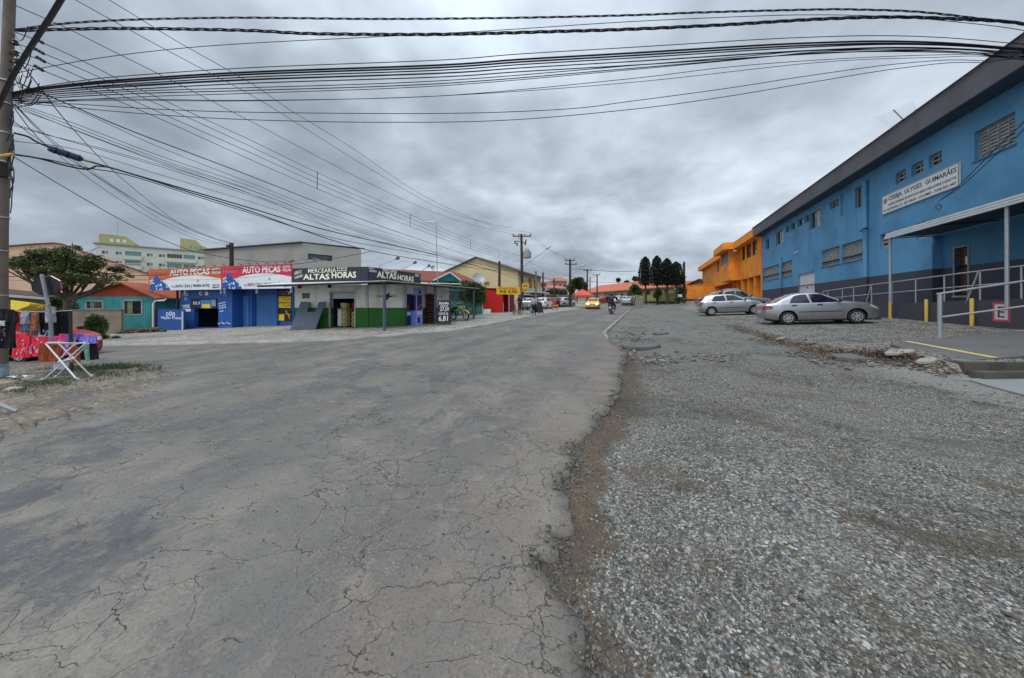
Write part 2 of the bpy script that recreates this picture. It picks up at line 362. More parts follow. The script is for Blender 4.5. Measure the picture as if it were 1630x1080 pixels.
def asphalt_mat():
    m,nt,b=new_mat('worn asphalt'); q=NB(nt); v=q.co(); uvn=q.sep(q.co('UV')); U,V=uvn[0],uvn[1]
    big=q.noise(v,.33,5,.6); med=q.noise(v,1.7,6,.65); fin=q.noise(v,45,3,.7)
    c=q.mix(q.step(big,.38,.62),(.146,.138,.122),(.205,.190,.163)); c=q.mix(q.step(med,.42,.68),c,(.118,.115,.110))
    # smoother dark repair patches with clear edges
    pd=q.noise(v,.5,6,.6,.6); patch=q.step(pd,.565,.60); c=q.mix(q.m('MULTIPLY',patch,.7),c,(.072,.074,.086)); oil=q.step(q.noise(v,2.1,3,.5,.3),.70,.74); c=q.mix(q.m('MULTIPLY',oil,.55),c,(.05,.052,.06))
    # wheel tracks polished darker, along the road and into the side street
    tr=q.m('ADD',V,q.m('MULTIPLY',big,1.4)); t1=q.m('ABSOLUTE',q.m('SUBTRACT',q.m('FRACT',q.m('MULTIPLY',tr,.55)),.5)); c=q.mix(q.m('MULTIPLY',q.step(t1,.30,.05),.38),c,(.085,.086,.095))
    # sandy dust
    st=q.m('ADD',q.step(q.noise(v,.5,6,.7,.5),.56,.72),0.0)
    lf=q.m('MULTIPLY',q.m('SUBTRACT',1.0,q.step(V,-10.0,-4.0)),q.m('SUBTRACT',1.0,q.step(U,9,13)))
    dust=q.m('MULTIPLY',st,q.m('ADD',.38,q.m('MULTIPLY',lf,.5)),clamp=True)
    c=q.mix(dust,c,(.235,.212,.175))
    ed=q.m('MULTIPLY',q.m('MULTIPLY',q.step(q.m('ADD',V,q.m('MULTIPLY',q.m('SUBTRACT',med,.5),1.6)),-2.2,-.7),q.m('MULTIPLY',q.step(q.noise(v,1.6,5,.65),.36,.58),.62)),q.m('SUBTRACT',1.0,q.step(U,14,20))); c=q.mix(ed,c,(.205,.165,.135))
    # aggregate showing
    sp=q.sep(q.vor(v,105,out='Color')); fz=q.step(q.noise(v,1.4,5,.6),.4,.62); c=q.mix(q.m('MULTIPLY',q.m('MULTIPLY',q.step(sp[0],.80,.97),fz),.42),c,(.31,.28,.24)); c=q.mix(q.m('MULTIPLY',q.step(sp[1],.7,.95),.35),c,(.045,.045,.045))
    c=q.mix(q.m('MULTIPLY',q.step(fin,.5,.75),.25),c,(.10,.10,.10))
    # cracks
    wv=q.N.new('ShaderNodeVectorMath'); wv.operation='ADD'; q.L.new(q.mapv(v,(1.0,1.5,1),(0,0,R(-12))),wv.inputs[0])
    nz=q.N.new('ShaderNodeVectorMath'); nz.operation='SCALE'; nz.inputs['Scale'].default_value=.62; q.L.new(q.noise(v,1.9,5,.62,out=1),nz.inputs[0]); q.L.new(nz.outputs[0],wv.inputs[1]); w=wv.outputs[0]
    e1=q.vor(w,.62,'DISTANCE_TO_EDGE'); e2=q.vor(w,2.1,'DISTANCE_TO_EDGE'); e3=q.vor(w,5.5,'DISTANCE_TO_EDGE')
    m0=q.noise(v,2.2,4,.6)
    k1=q.m('MULTIPLY',q.m('SUBTRACT',1.0,q.step(e1,.0006,.0034)),q.step(m0,.44,.60))
    k2=q.m('MULTIPLY',q.m('SUBTRACT',1.0,q.step(e2,.001,.0085)),q.step(q.noise(v,1.0,5,.65),.40,.53))
    k3=q.m('MULTIPLY',q.m('SUBTRACT',1.0,q.step(e3,.002,.020)),q.step(q.noise(v,.9,5,.65,.3),.50,.60))
    k=q.m('MAXIMUM',k1,q.m('MAXIMUM',q.m('MULTIPLY',k2,.85),q.m('MULTIPLY',k3,.7)))
    k=q.m('MULTIPLY',k,q.m('SUBTRACT',1.0,q.m('MULTIPLY',patch,.8)))
    # crumbled, lighter lips beside cracks
    crm=q.m('MULTIPLY',q.step(q.noise(v,.8,6,.72,.7),.53,.60),q.step(q.noise(v,13,4,.7),.46,.58)); lip=q.m('MULTIPLY',q.m('SUBTRACT',1.0,q.step(q.m('MINIMUM',e1,q.m('MULTIPLY',e2,1.3)),.006,.07)),q.step(q.noise(v,5,5,.7),.48,.60)); c=q.mix(q.m('MULTIPLY',q.m('MAXIMUM',lip,crm),.36),c,(.27,.235,.18))
    c=q.mix(q.m('MULTIPLY',k,.78),c,(.030,.028,.025))
    # white edge line of the far part
    ln=q.m('MULTIPLY',q.m('MULTIPLY',q.step(q.m('ABSOLUTE',q.m('ADD',V,q.m('ADD',1.62,q.m('MULTIPLY',q.step(U,14,11.5),-.35)))),.085,.03),q.m('MULTIPLY',q.step(U,11.3,12.5),q.step(U,44,34))),q.step(q.noise(v,4,5,.75),.40,.56))
    c=q.mix(q.m('MULTIPLY',ln,.5),c,(.56,.56,.54))
    nt.links.new(c,b.inputs['Base Color']); nt.links.new(q.m('ADD',.72,q.m('MULTIPLY',fin,.2)),b.inputs['Roughness']); b.inputs['Specular IOR Level'].default_value=.3
    h=q.m('SUBTRACT',q.m('ADD',q.m('MULTIPLY',fin,.12),q.m('MULTIPLY',q.vor(v,70),.12)),q.m('MULTIPLY',k,1.0))
    nb=q.bump(h,.8,.012); nb=q.bump(med,.25,.05,nb); nt.links.new(nb,b.inputs['Normal']); return m
M_GR=ground_mat(); M_AS=asphalt_mat()
# ground: one sheet to the horizon
ys=np.concatenate([np.linspace(-400,-10,8),np.linspace(-6,0,7),np.arange(.3,9,.09),np.arange(9,30,.35),np.arange(30,110,2),np.linspace(115,1500,16)])
xs=np.concatenate([np.linspace(-900,-70,8),np.arange(-60,-12,2),np.arange(-12,-3,.4),np.arange(-3,10,.09),np.arange(10,30,.4),np.arange(30,110,3),np.linspace(120,1200,10)])
X,Y=np.meshgrid(xs,ys); u_,v_=uv(X,Y)
bump=(fbm(X*1.1,Y*1.1,4)-.5)*.09*(1-sm(Y,12,30))*sm(v_,-1,1)*(1-.6*sm(v_,4,5.2))+(fbm(X*6,Y*6,3)-.5)*.022*(1-sm(Y,6,10))*sm(v_,-1,0)
dip=-.05*np.exp(-((v_+.25)/.45)**2)*(1-sm(u_,8,12))
ev_=edge_v(u_); dd_=v_-ev_; SOIL=np.where(u_<10,np.exp(-((dd_-.10)/np.interp(u_,[0,1.5,4,6,10],[.20,.25,.36,.40,.2]))**2),0)*(1-sm(u_,8.5,10)); SOIL=SOIL*(.75+.5*(fbm(X*5,Y*5,3)-.3))
g=gridmesh('ground',X,Y,H(X,Y)+bump+dip-.012,M_GR,smooth=True,pattr=SOIL); tagp(g,'grey gravel ground beside the asphalt',kind='structure')
def GZ(x,y):
    u,v=uv(x,y)
    return H(x,y)+(fbm(x*1.1,y*1.1,4)-.5)*.09*(1-sm(y,12,30))*sm(v,-1,1)*(1-.6*sm(v,4,5.2))+(fbm(x*6,y*6,3)-.5)*.022*(1-sm(y,6,10))*sm(v,-1,0)-.05*np.exp(-((v+.25)/.45)**2)*(1-sm(u,8,12))-.012
# road: rows across, ragged right edge, 2-3 cm thick
us=np.concatenate([np.arange(-5,10,.045),np.arange(10,30,.2),np.arange(30,104,1.0)]); ed=edge_v(us)
ts=np.concatenate([[0],np.linspace(0,1,60)**.5*.985+.0,[.992,1.0]]); ts=np.unique(ts)
U_=np.repeat(us[:,None],len(ts)+1,1); L0=np.where(us<10,-60.0,-60.0)
V_=np.concatenate([L0[:,None]+(ed-L0)[:,None]*(ts**.35)[None,:],ed[:,None]+.012],1)
Xr,Yr=UX*U_+UY*V_,UY*U_-UX*V_
th=.016+(fbm(Xr*.8,Yr*.8,3)-.5)*.035*(1-sm(Yr,10,20))+(fbm(Xr*3,Yr*3,3)-.5)*.008
Zr=H(Xr,Yr)+th+.01
Zr[:,-2]-=.012; Zr[:,-1]-=.075
r=gridmesh('road',Xr,Yr,Zr,M_AS,smooth=True); tagp(r,'cracked grey asphalt road with crumbling right edge',kind='structure')
# kerb line of the shop block, as Y(X)
KX=[-90,-40,-25,-16.4,-13,-9.6,-6.7,-5.0,-3.9,-2.9]; 
KP=[G(p[0],p[1]) for p in ((40,556.5),(150,553),(300,549),(450,546),(562,541.5),(636,535),(690,530.5),(735,526.5))]
kx=[-90,-45]+[p.x for p in KP]; ky=[KP[0].y-1.0,KP[0].y-.3]+[p.y for p in KP]
u0=uv(KP[-1].x,KP[-1].y)[0]
for du in (4,8,14,20,28,40,60,85):
    p=xy(u0+du,-7.95); kx.append(p[0]); ky.append(p[1])
def KY(x): return np.interp(x,kx,ky)
xs2=np.unique(np.concatenate([np.linspace(-88,-30,20),np.arange(-30,20,.3),np.linspace(20,35,12)]))
tt=np.array([0,.12,.5,1,1.6,2.4,3.3,4.4,6,8,11,15,20,30,45,70,110])
X=np.repeat(xs2[:,None],len(tt),1); Y=KY(xs2)[:,None]+tt[None,:]
def sidewalk_mat():
    m,nt,b=new_mat('stone mosaic pavement'); q=NB(nt); v=q.co()
    cell=q.sep(q.vor(v,9,out='Color')); e=q.vor(v,9,'DISTANCE_TO_EDGE')
    c=q.ramp(cell[0],[(0,(.21,.195,.165)),(.5,(.34,.315,.27)),(1,(.48,.45,.395))])
    dkp=q.step(q.noise(v,1.3,4,.6,1.0),.53,.60); c=q.mix(q.m('MULTIPLY',q.m('MULTIPLY',dkp,q.step(cell[1],.25,.6)),.75),c,(.10,.095,.085))
    c=q.mix(q.m('MULTIPLY',q.m('SUBTRACT',1.0,q.step(e,.02,.10)),.6),c,(.10,.09,.07))
    s=q.noise(v,.5,5,.65); c=q.mix(q.m('MULTIPLY',q.step(s,.42,.68),.55),c,(.175,.165,.145))
    nt.links.new(c,b.inputs['Base Color']); b.inputs['Roughness'].default_value=.85
    nb=q.bump(q.step(e,.0,.12),.7,.012); nt.links.new(q.bump(s,.3,.06,nb),b.inputs['Normal']); return m
M_SW=sidewalk_mat()
SWH=.10
Zs=H(X,Y)+SWH+.004+(fbm(X*1.5,Y*1.5,3)-.5)*.03; Zs[:,0]-=.0
s=gridmesh('sidewalk',X,Y,Zs,M_SW,smooth=True); tagp(s,'mosaic stone sidewalk in front of the shops',kind='structure')
M_CC=pm('kerb concrete',(.36,.345,.31),(.20,.19,.17),1.2,.85,.5,30,var=.8)
xk=np.arange(-40,30,.25); P=[]
for i in range(4):
    off=[(-.13,-.02),(-.12,SWH-.012),(0.01,SWH+.012),(0.02,-.05)][i]
    Yk=KY(xk)+off[0]; P.append((xk,Yk,H(xk,Yk)+off[1]+(.02*fbm(xk*2,xk*0,2) if i in(1,2) else 0)))
X=np.stack([p[0] for p in P],1);Y=np.stack([p[1] for p in P],1);Z=np.stack([p[2] for p in P],1)
k=gridmesh('kerb',X,Y,Z,M_CC); tagp(k,'worn concrete kerb along the shop sidewalk',kind='structure')
# pole island at the left corner
def island():
    ring=[(-330,740),(-60,732),(0,703),(60,680),(130,662),(195,646),(240,624),(272,606),(262,594),(228,588),(150,583),(60,581),(-20,582),(-330,590)]
    pts=[G(*p) for p in ring]; c=G(-60,622); n=len(pts); A=[]
    dense=[]
    for i in range(n):
        a,b_=pts[i],pts[(i+1)%n]
        for k in range(16): dense.append(a.lerp(b_,k/16))
    dense=np.array([(p.x,p.y) for p in dense]); C=np.array([c.x,c.y]); k=len(dense)
    wob=1+.10*(fbm(np.arange(k)*.35,np.arange(k)*0,3)-.5)*np.minimum(1,np.arange(k)/20)*2
    rr=np.array([0,.2,.4,.55,.68,.78,.86,.92,.96,1.0,1.01])
    D=(dense-C)*wob[:,None]
    D=np.concatenate([D,D[:1]]); X=C[0]+D[:,0][None]*rr[:,None]; Y=C[1]+D[:,1][None]*rr[:,None]
    Z=H(X,Y)+.03+.10*(1-rr[:,None]**3)+(fbm(X*3,Y*3,4)-.5)*.07; Z[-1]-=.08
    m,nt,b=new_mat('dirt'); q=NB(nt); v=q.co()
    n1=q.noise(v,1.6,6,.65); n2=q.noise(v,12,5,.7)
    c_=q.mix(q.step(n1,.4,.62),(.165,.138,.105),(.095,.075,.054)); c_=q.mix(q.step(n2,.5,.7),c_,(.205,.18,.145))
    s_=q.sep(q.vor(v,24,out='Color')); c_=q.mix(q.m('MULTIPLY',q.step(s_[0],.8,.9),.5),c_,(.33,.31,.28))
    c_=q.mix(q.m('MULTIPLY',q.step(q.noise(v,.9,4,.6,.5),.57,.64),.6),c_,(.09,.09,.09))
    nt.links.new(c_,b.inputs['Base Color']); b.inputs['Roughness'].default_value=.95; nt.links.new(q.bump(n2,.6,.03),b.inputs['Normal'])
    o=gridmesh('dirt_island',X,Y,Z,m,smooth=True); tagp(o,'bare earth corner island around the leaning pole',kind='structure')
    # grass on it
    r=np.random.default_rng(5); gp=[]
    for (px,py,rx,ry,nn) in ((190,590,75,6,1000),(60,618,60,10,1700),(110,600,90,12,2200),(20,632,40,8,700),(150,593,90,5,900)):
        for k in range(nn):
            a=r.normal(size=2); p=G(min(px+a[0]*rx*.5,255),py+a[1]*ry*.5)
            if fbm(p.x*2.2,p.y*2.2,3)>.40: gp.append((p.x,p.y,p.z+.09))
    gp=np.array(gp); n=len(gp); h=r.uniform(.03,.085,n); a=r.uniform(0,6.28,n); w=.006; lx=r.normal(size=n)*.03; ly=r.normal(size=n)*.03
    V=np.stack([gp+np.stack([np.cos(a)*w,np.sin(a)*w,-.03+a*0],1),gp-np.stack([np.cos(a)*w,np.sin(a)*w,.03+a*0],1),gp+np.stack([lx-.002,ly,h],1),gp+np.stack([lx+.002,ly,h],1)],1).reshape(-1,3)
    mg=leafmat('grass blades',(.045,.07,.022),(.115,.16,.05))
    g=mesh_np('grass',V,np.arange(4*n).reshape(n,4),mg,fattr=r.random(n)); tagp(g,'short patchy grass on the corner island','grass',kind='stuff')
island()
# loose stones: small faceted pebbles
ICO=None
def pebbles(name,P,size,flat,colors,label,seed=1,cat='gravel'):
    r=np.random.default_rng(seed); n=len(P)
    bm=bmesh.new(); bmesh.ops.create_icosphere(bm,subdivisions=1,radius=1); base=np.array([v.co[:] for v in bm.verts]); fc=np.array([[v.index for v in f.verts] for f in bm.faces]); bm.free()
    V=base[None]*r.uniform(.62,1.25,(n,len(base),1))
    sc=size[:,None]*np.stack([r.uniform(.8,1.5,n),r.uniform(.6,1.0,n),r.uniform(.35,.8,n)*flat],1); V=V*sc[:,None,:]
    a=r.uniform(0,6.28,n); ti=r.normal(0,.25,n); ca,sa=np.cos(a)[:,None],np.sin(a)[:,None]
    z=V[...,2]+V[...,0]*np.sin(ti)[:,None]; x=V[...,0]*ca-V[...,1]*sa; y=V[...,0]*sa+V[...,1]*ca
    V=np.stack([x,y,z],-1)+P[:,None,:]; F_=(fc[None]+ (np.arange(n)*len(base))[:,None,None]).reshape(-1,3)
    m,nt,b=new_mat(name+' stone'); q=NB(nt); at_=q.N.new('ShaderNodeAttribute'); at_.attribute_name='rnd'
    c=q.ramp(at_.outputs['Fac'],colors); c=q.mix(q.m('MULTIPLY',q.noise(q.co(),60,3,.6),.5),c,(.12,.115,.10)); mud=q.step(q.noise(q.co(),1.15,5,.65,.5),.53,.66); mu2=q.step(q.noise(q.co(),.7,6,.75,.8),.46,.64); c=q.mix(q.m('MULTIPLY',mud,.8),c,(.105,.080,.055)); c=q.mix(q.m('MULTIPLY',mu2,.62),c,(.072,.068,.058)); nt.links.new(c,b.inputs['Base Color']); b.inputs['Roughness'].default_value=.85; b.inputs['Specular IOR Level'].default_value=.35
    o=mesh_np(name,V.reshape(-1,3),F_,m,fattr=np.repeat(r.random(n),len(fc))); tagp(o,label,cat,kind='stuff'); return o
GC=[(0,(.032,.030,.027)),(.3,(.082,.080,.073)),(.55,(.150,.148,.136)),(.76,(.245,.240,.218)),(.9,(.41,.395,.355)),(.94,(.56,.55,.52)),(.97,(.30,.20,.12)),(1,(.22,.20,.17))]
def scatter_gravel():
    r=np.random.default_rng(11); out=[]; sz=[]
    def add(n,u0,u1,v0,v1,s0,s1,thr,keepfn=None):
        # uniform in view: closer rows get more stones
        u=u0*(u1/u0)**r.random(n); v=r.uniform(v0,v1,n); x,y=UX*u+UY*v,UY*u-UX*v
        dens=fbm(x*.9+4,y*.9,4); soil=np.exp(-((v+.15)/.4)**2)*(u<9)
        keep=(v>edge_v(u)+.03)&(dens+r.normal(0,.06,n)-np.exp(-((v-edge_v(u)-.08)/.17)**2)*(u<9)*.24>thr)&(y>.9)&(np.abs(x)/np.maximum(y,.1)<1.95)&~((y<5.75)&(x>7.6+(5.6-y)*1.0)&(y>4.3))
        x,y=x[keep],y[keep]; s=s0+(s1-s0)*r.random(len(x))**2.4
        out.append(np.stack([x,y,GZ(x,y)+s*.10],1)); sz.append(s)
    add(90000,.75,3.2,-.9,4.8,.0035,.0125,.43)
    add(60000,2.6,7.5,-.9,5.5,.005,.0135,.47)
    add(16000,6.5,12,-1.3,4.5,.008,.019,.50)
    add(1800,1.0,8,-.6,5.5,.013,.024,.40)
    add(26000,9,24,4.2,11.5,.012,.028,.2); add(5000,11,20,-1.3,3.6,.010,.024,.56)
    P=np.concatenate(out); s=np.concatenate(sz)
    pebbles('gravel_stones',P,s,.8,GC,'loose grey crushed stone over the foreground ground',2)
    # crumbled asphalt bits along the broken edge
    n=5200; u=.8*(14)**r.random(n); d=r.gamma(1.6,.07,n)-.03; v=edge_v(u)+d; x,y=UX*u+UY*v,UY*u-UX*v; s=.004+.018*r.random(n)**3; k=(y>.8)&(fbm(u*2.2,u*0+3,3)+r.normal(0,.06,n)>.42)
    pebbles('asphalt_crumbs',np.stack([x,y,np.where(d<0,H(x,y)+.03,GZ(x,y)+s*.2)],1)[k],s[k],.8,[(0,(.05,.05,.05)),(.5,(.11,.108,.10)),(.8,(.17,.16,.14)),(1,(.26,.22,.17))],'dark crumbs of broken asphalt scattered along the ragged road edge',6)
    # few stones and grit on asphalt
    n=2600; u=.9*(16)**r.random(n); v=-r.random(n)**1.6*7-.4; v=np.minimum(v,edge_v(u)-.02); x,y=UX*u+UY*v,UY*u-UX*v; s=.002+.007*r.random(n)**2.5; k=(y>.8)
    pebbles('road_grit',np.stack([x,y,H(x,y)+.027+s*.2],1)[k],s[k],.8,GC,'small stones strewn over the cracked asphalt',3)
scatter_gravel()
def rubble():
    r=np.random.default_rng(21); out=[];sz=[]
    # pixel trail of the broken ridge between track and car park
    tr=[(1130,512,3),(1165,521,5),(1200,533,8),(1235,546,11),(1270,557,14),(1305,566,15),(1345,571,13),(1385,570,10),(1420,572,10),(1455,577,10),(1490,585,10),(1515,592,8)]
    for i in range(len(tr)-1):
        a,b_=tr[i],tr[i+1]
        for k in range(190):
            t=r.random(); py=a[1]+(b_[1]-a[1])*t+r.normal()*(a[2]*.55); p=G(a[0]+(b_[0]-a[0])*t+r.normal()*8,py)
            s=.012+.045*r.random()**3; out.append((p.x,p.y,p.z+s*.1)); sz.append(s)
    for (px,py,rx,ry,n) in ((1010,535,22,14,160),(1000,560,20,14,120),(1040,572,40,8,160),(1130,570,60,6,160),(1030,512,18,7,70)):
        for k in range(n):
            p=G(px+r.normal()*rx*.6,py+r.normal()*ry*.6); 
            if uv(p.x,p.y)[1]<edge_v(uv(p.x,p.y)[0])+.05: continue
            s=.015+.05*r.random()**3; out.append((p.x,p.y,p.z+s*.1)); sz.append(s)
    pebbles('rubble',np.array(out),np.array(sz),.7,[(0,(.08,.07,.06)),(.3,(.15,.13,.105)),(.55,(.23,.21,.175)),(.75,(.33,.31,.27)),(.85,(.20,.11,.07)),(.93,(.24,.15,.09)),(1,(.42,.40,.35))],'broken stones and concrete rubble edging the car park',4,'rubble')
    # dead leaves drifting along the ridge
    L=[]
    for i in range(1,len(tr)-3):
        a,b_=tr[i],tr[i+1]
        for k in range(300):
            t=r.random(); p=G(a[0]+(b_[0]-a[0])*t+r.normal()*7,a[1]+(b_[1]-a[1])*t-1.5-a[2]*.25+r.normal()*a[2]*.28); L.append((p.x,p.y,p.z+.02+.05*r.random()))
    o=leaves('dead_leaves',np.array(L),.06,leafmat('dead leaf',(.075,.04,.025),(.20,.125,.07)),None,.5,2,8); tagp(o,'reddish brown dead leaves drifted along the rubble','leaves',kind='stuff')
    # broken asphalt slabs lying loose
    M=pm('broken slab',(.13,.13,.125),(.07,.07,.07),4,.9,.5,30)
    for i,(px,py,w) in enumerate(((1051,533,.55),(1020,554,1.0),(1362,573,.95))):
        p=G(px,py); mb=MB(); k=9; top=[]; 
        for j in range(k):
            a=2*math.pi*j/k; q_=w*(.5+.12*r.random()); top.append((p.x+math.cos(a)*q_,p.y+math.sin(a)*q_*.5,p.z+.0+.03*math.sin(a)))
        mb.prism(top,(0,0,.085)); o=mb.build('broken_slab',M,None,bevel=.012)
        tagp(o,['small dark asphalt slab lying on the smooth track','long dark asphalt slab lying beside the crumbled road edge','dark broken slab at the end of the leaf drift'][i],'slab','loose broken slabs')
    Mc=pm('broken concrete',(.33,.305,.265),(.21,.19,.165),3,.9,.5,25)
    for i,(px,py,w) in enumerate(((1432,563,.55),(1475,577,.36),(1242,541,.30))):
        p=G(px,py); mb=MB(); k=8; top=[]
        for j in range(k):
            a=2*math.pi*j/k; q_=w*(.42+.16*r.random()); top.append((p.x+math.cos(a)*q_,p.y+math.sin(a)*q_*.6,p.z+.0+.05*math.cos(a)))
        mb.prism(top,(0,0,.05)); o=mb.build('concrete_chunk',Mc,None,bevel=.01)
        tagp(o,['largest pale concrete chunk at the corner of the apron','pale concrete chunk between the big chunk and the steps','flat pale concrete chunk on the ridge behind the sedan'][i],'concrete chunk','pale concrete chunks in the rubble')
rubble()
# concrete apron, its two-step edge and the lower slab
def apron():
    Mt=pm('apron concrete',(.125,.125,.122),(.085,.086,.088),.9,.85,.3,60,var=.8); Mdk=pm('damp concrete',(.105,.098,.085),(.055,.05,.042),1.6,.9,.5,20,var=.9); My=pm('yellow line paint',(.62,.47,.13),(.38,.30,.12),5,.7)
    Ms=pm('smooth slab',(.24,.25,.25),(.18,.185,.185),1.0,.8,.2,50)
    def sheet(pts,mb,dz,thick=.25,sub=1):
        P=[]; n=len(pts)
        for i in range(n):
            for k in range(6): P.append(Vector(pts[i]).lerp(Vector(pts[(i+1)%n]),k/6))
        return P
    c=[(1417,552),(1455,545.5),(1497,540),(1548,535),(1600,528.5),(1660,522),(1760,515),(1760,560),(1630,570.5),(1516,577.5),(1488,568),(1458,558.6)]
    g=[G(*p) for p in c]; zz=lambda x,y: .50+.012*(x-8)+.012*(y-6)
    # fit plane through the unprojected corners
    A=np.array([(p.x,p.y,1) for p in g]); co=np.linalg.lstsq(A,np.array([p.z for p in g]),rcond=None)[0]
    pl=lambda x,y,d=0: float(co[0]*x+co[1]*y+co[2]+.03+d)
    mb=MB(); mb.prism([(p.x,p.y,pl(p.x,p.y)-.5) for p in g],(0,0,.5)); ap=mb
    # prism top must follow plane: rebuild verts
    o=mb.build('concrete_apron',Mt); tagp(o,'smooth grey concrete apron with worn yellow lines',kind='structure')
    for (x0,y0,x1,y1,w) in ((1443,547,1584,571.5,.055),(1616,527.4,1660,531,.05)):
        a,b_=G(x0,y0),G(x1,y1); d=Vector((b_.x-a.x,b_.y-a.y)); nrm=Vector((-d.y,d.x)).normalized()*w
        q_=[(a.x-nrm.x,a.y-nrm.y),(b_.x-nrm.x,b_.y-nrm.y),(b_.x+nrm.x,b_.y+nrm.y),(a.x+nrm.x,a.y+nrm.y)]
        m2=MB(); m2.add([(x,y,pl(x,y,.004)) for x,y in q_],[(0,1,2,3)]); l=m2.build('yellow_line',My); tagp(l,'worn yellow line painted across the apron' if x0<1500 else 'yellow line on the apron beside the wall',kind='structure')
    # steps
    st=MB(); fr=Fr((g[9].x,g[9].y-.0),(1,-.0)); L=7
    y1=G(1516,577.5).y; y2=5.66; x0=g[9].x
    zt=pl(x0,y1); zb=float(H(8.3,5.5)); zm=zb+(zt-zb)*.52
    st.hexa([(x0-.05,y1-.18,zb-.2),(x0+L,y1-.10,zb-.2),(x0+L,y1+.10,zb-.2),(x0+.1,y1+.2,zb-.2),(x0-.05,y1-.18,zt+.012),(x0+L,y1-.10,zt+.012),(x0+L,y1+.10,zt+.012),(x0+.1,y1+.2,zt+.012)])
    st.hexa([(x0-.05,y1-.42,zb-.2),(x0+L,y1-.36,zb-.2),(x0+L,y1-.11,zb-.2),(x0+.0,y1-.19,zb-.2),(x0-.05,y1-.42,zm),(x0+L,y1-.36,zm),(x0+L,y1-.11,zm),(x0+.0,y1-.19,zm)])
    o=st.build('concrete_step',Mdk,None,bevel=.015); tagp(o,'dark stained two-tier concrete edge of the apron',kind='structure')
    c=[(1505,603),(1545,608),(1580,618),(1640,634),(1900,680),(1900,600),(1640,600)]
    pts=[G(*p) for p in c]; pts[-1].y=y1-.34; pts[0].y=min(pts[0].y,y1-.36)
    pts[-2]=Vector((13,y1-.34,0))
    mb=MB(); mb.prism([(p.x,p.y,float(H(p.x,min(p.y,5.5)))-.3) for p in pts],(0,0,.325)); o=mb.build('lower_slab',Ms); tagp(o,'pale smooth concrete slab below the dark step',kind='structure')
    return pl
APZ=apron()
# ---------------- blue school building and its entrance (right) ----------------
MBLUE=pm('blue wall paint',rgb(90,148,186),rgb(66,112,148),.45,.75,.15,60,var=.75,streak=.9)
MBLUED=pm('recess shade and sill blue',rgb(66,122,156),rgb(54,106,138),.6,.75,.15,60,var=.7)  # wall blue darkened to carry the shade under the canopy; sills share it
MDARK=pm('dark plinth paint',rgb(62,63,76),rgb(74,70,72),.8,.8,.2,50,var=.8,streak=.9)
MFAS=pm('grey fascia',rgb(96,96,100),rgb(80,80,84),.5,.8,.15,40,var=.8,streak=.7)
MMET=pm('galvanised metal',(.42,.44,.46),(.30,.31,.33),6,.45,metal=.5)
MGREYW=pm('window slats',rgb(150,152,150),rgb(110,114,116),5,.6,var=.8)
MGL=glass('dark window glass'); MGLB=glass('greyish window glass',(.06,.065,.07),.15)
MWH=pm('white paint',(.72,.72,.70),(.52,.51,.48),2,.6); MBLK=pm('matt black',(.015,.015,.017),(.03,.03,.03),6,.7)
MYEL=pm('yellow post paint',(.62,.40,.07),(.40,.28,.09),8,.65)
PV=12.0
def rfr(v): return Fr((UY*v,-UX*v),(-UX,-UY))   # s = -u
FR=rfr(PV)
def s_at(px,fr=FR,n=0): return fr.pix(px,486,n)[0]
SN,SF=-4.0,s_at(1213.5)   # near (s bigger) / far end; s=-u
ZC,ZS,ZF=3.15,9.25,10.2; ZR=4.62
bl=thing('school_building','long two-storey bright blue building with dark plinth and grey roof fascia','building',FR.P((SN+SF)/2,0,.5))
wins=[]  # (s0,s1,z0,z1,kind)
def W_(x0,x1,y0,y1,kind): s0,s1,z0,z1=FR.rect(x0,x1,y0,y1); wins.append([s0,s1,z0,z1,kind])
W_(1551,1616,194,243,'blind2')
for x in ((1425.6,1442,273,290),(1450.8,1469.4,259,279),(1478.3,1499,244,265)): W_(*x,'lv')
W_(1400.5,1419.4,370,395,'lv'); W_(1457.8,1473.6,356,380,'lv')
W_(1361,1371.7,297,331,'open'); W_(1320.5,1336,319,331,'lv'); W_(1289,1305,336.5,362.5,'open')
for x in ((1250.7,1256,358,369),(1258.2,1266,354.5,366),(1269.4,1278.6,349.5,360.5),(1280.8,1287.5,345,356)): W_(*x,'glass')
W_(1235.4,1247,368,388.5,'open'); W_(1218.8,1224.2,381,397,'glass')
W_(1307.8,1336.5,396,422.5,'blind2'); W_(1340,1372.7,385,415.5,'blind2')
W_(1214.3,1240,424.5,445,'blind4'); W_(1244,1261,416.5,440,'blind2')
# equalise rows so sills line up
def avg(idx):
    z0=sum(wins[i][2] for i in idx)/len(idx); z1=sum(wins[i][3] for i in idx)/len(idx)
    for i in idx: wins[i][2]=z0; wins[i][3]=z1
avg([1,2,3]); avg([9,10,11,12]); avg([4,5]); avg([15,16])
door=list(FR.rect(1270.5,1296.7,434,470)); gz=float(H(*xy(-((door[0]+door[1])/2),PV))); door[2]=gz+.12
SREC=s_at(1484); DR=.30   # recess near the door, below the canopy
holes=[w[:4] for w in wins]+[door]
up=wall(FR,SF,SN,ZC,ZS,[h for h in holes if h[2]>ZC-.01 or 1],.22) if 0 else None
def split(z0,z1,s0,s1): 
    return wall(FR,s0,s1,z0,z1,[(max(h[0],s0),min(h[1],s1),max(h[2],z0),min(h[3],z1)) for h in holes if h[2]<z1 and h[3]>z0 and h[0]<s1 and h[1]>s0],.22)
mb=wall(FR,SF,SREC,ZC,ZR,[(h[0],min(h[1],SREC),max(h[2],ZC),min(h[3],ZR)) for h in holes if h[2]<ZR and h[3]>ZC and h[0]<SREC],.22); wall(FR,SF,SN,ZR,ZS,[(h[0],h[1],max(h[2],ZR),h[3]) for h in holes if h[3]>ZR],.22,mb)
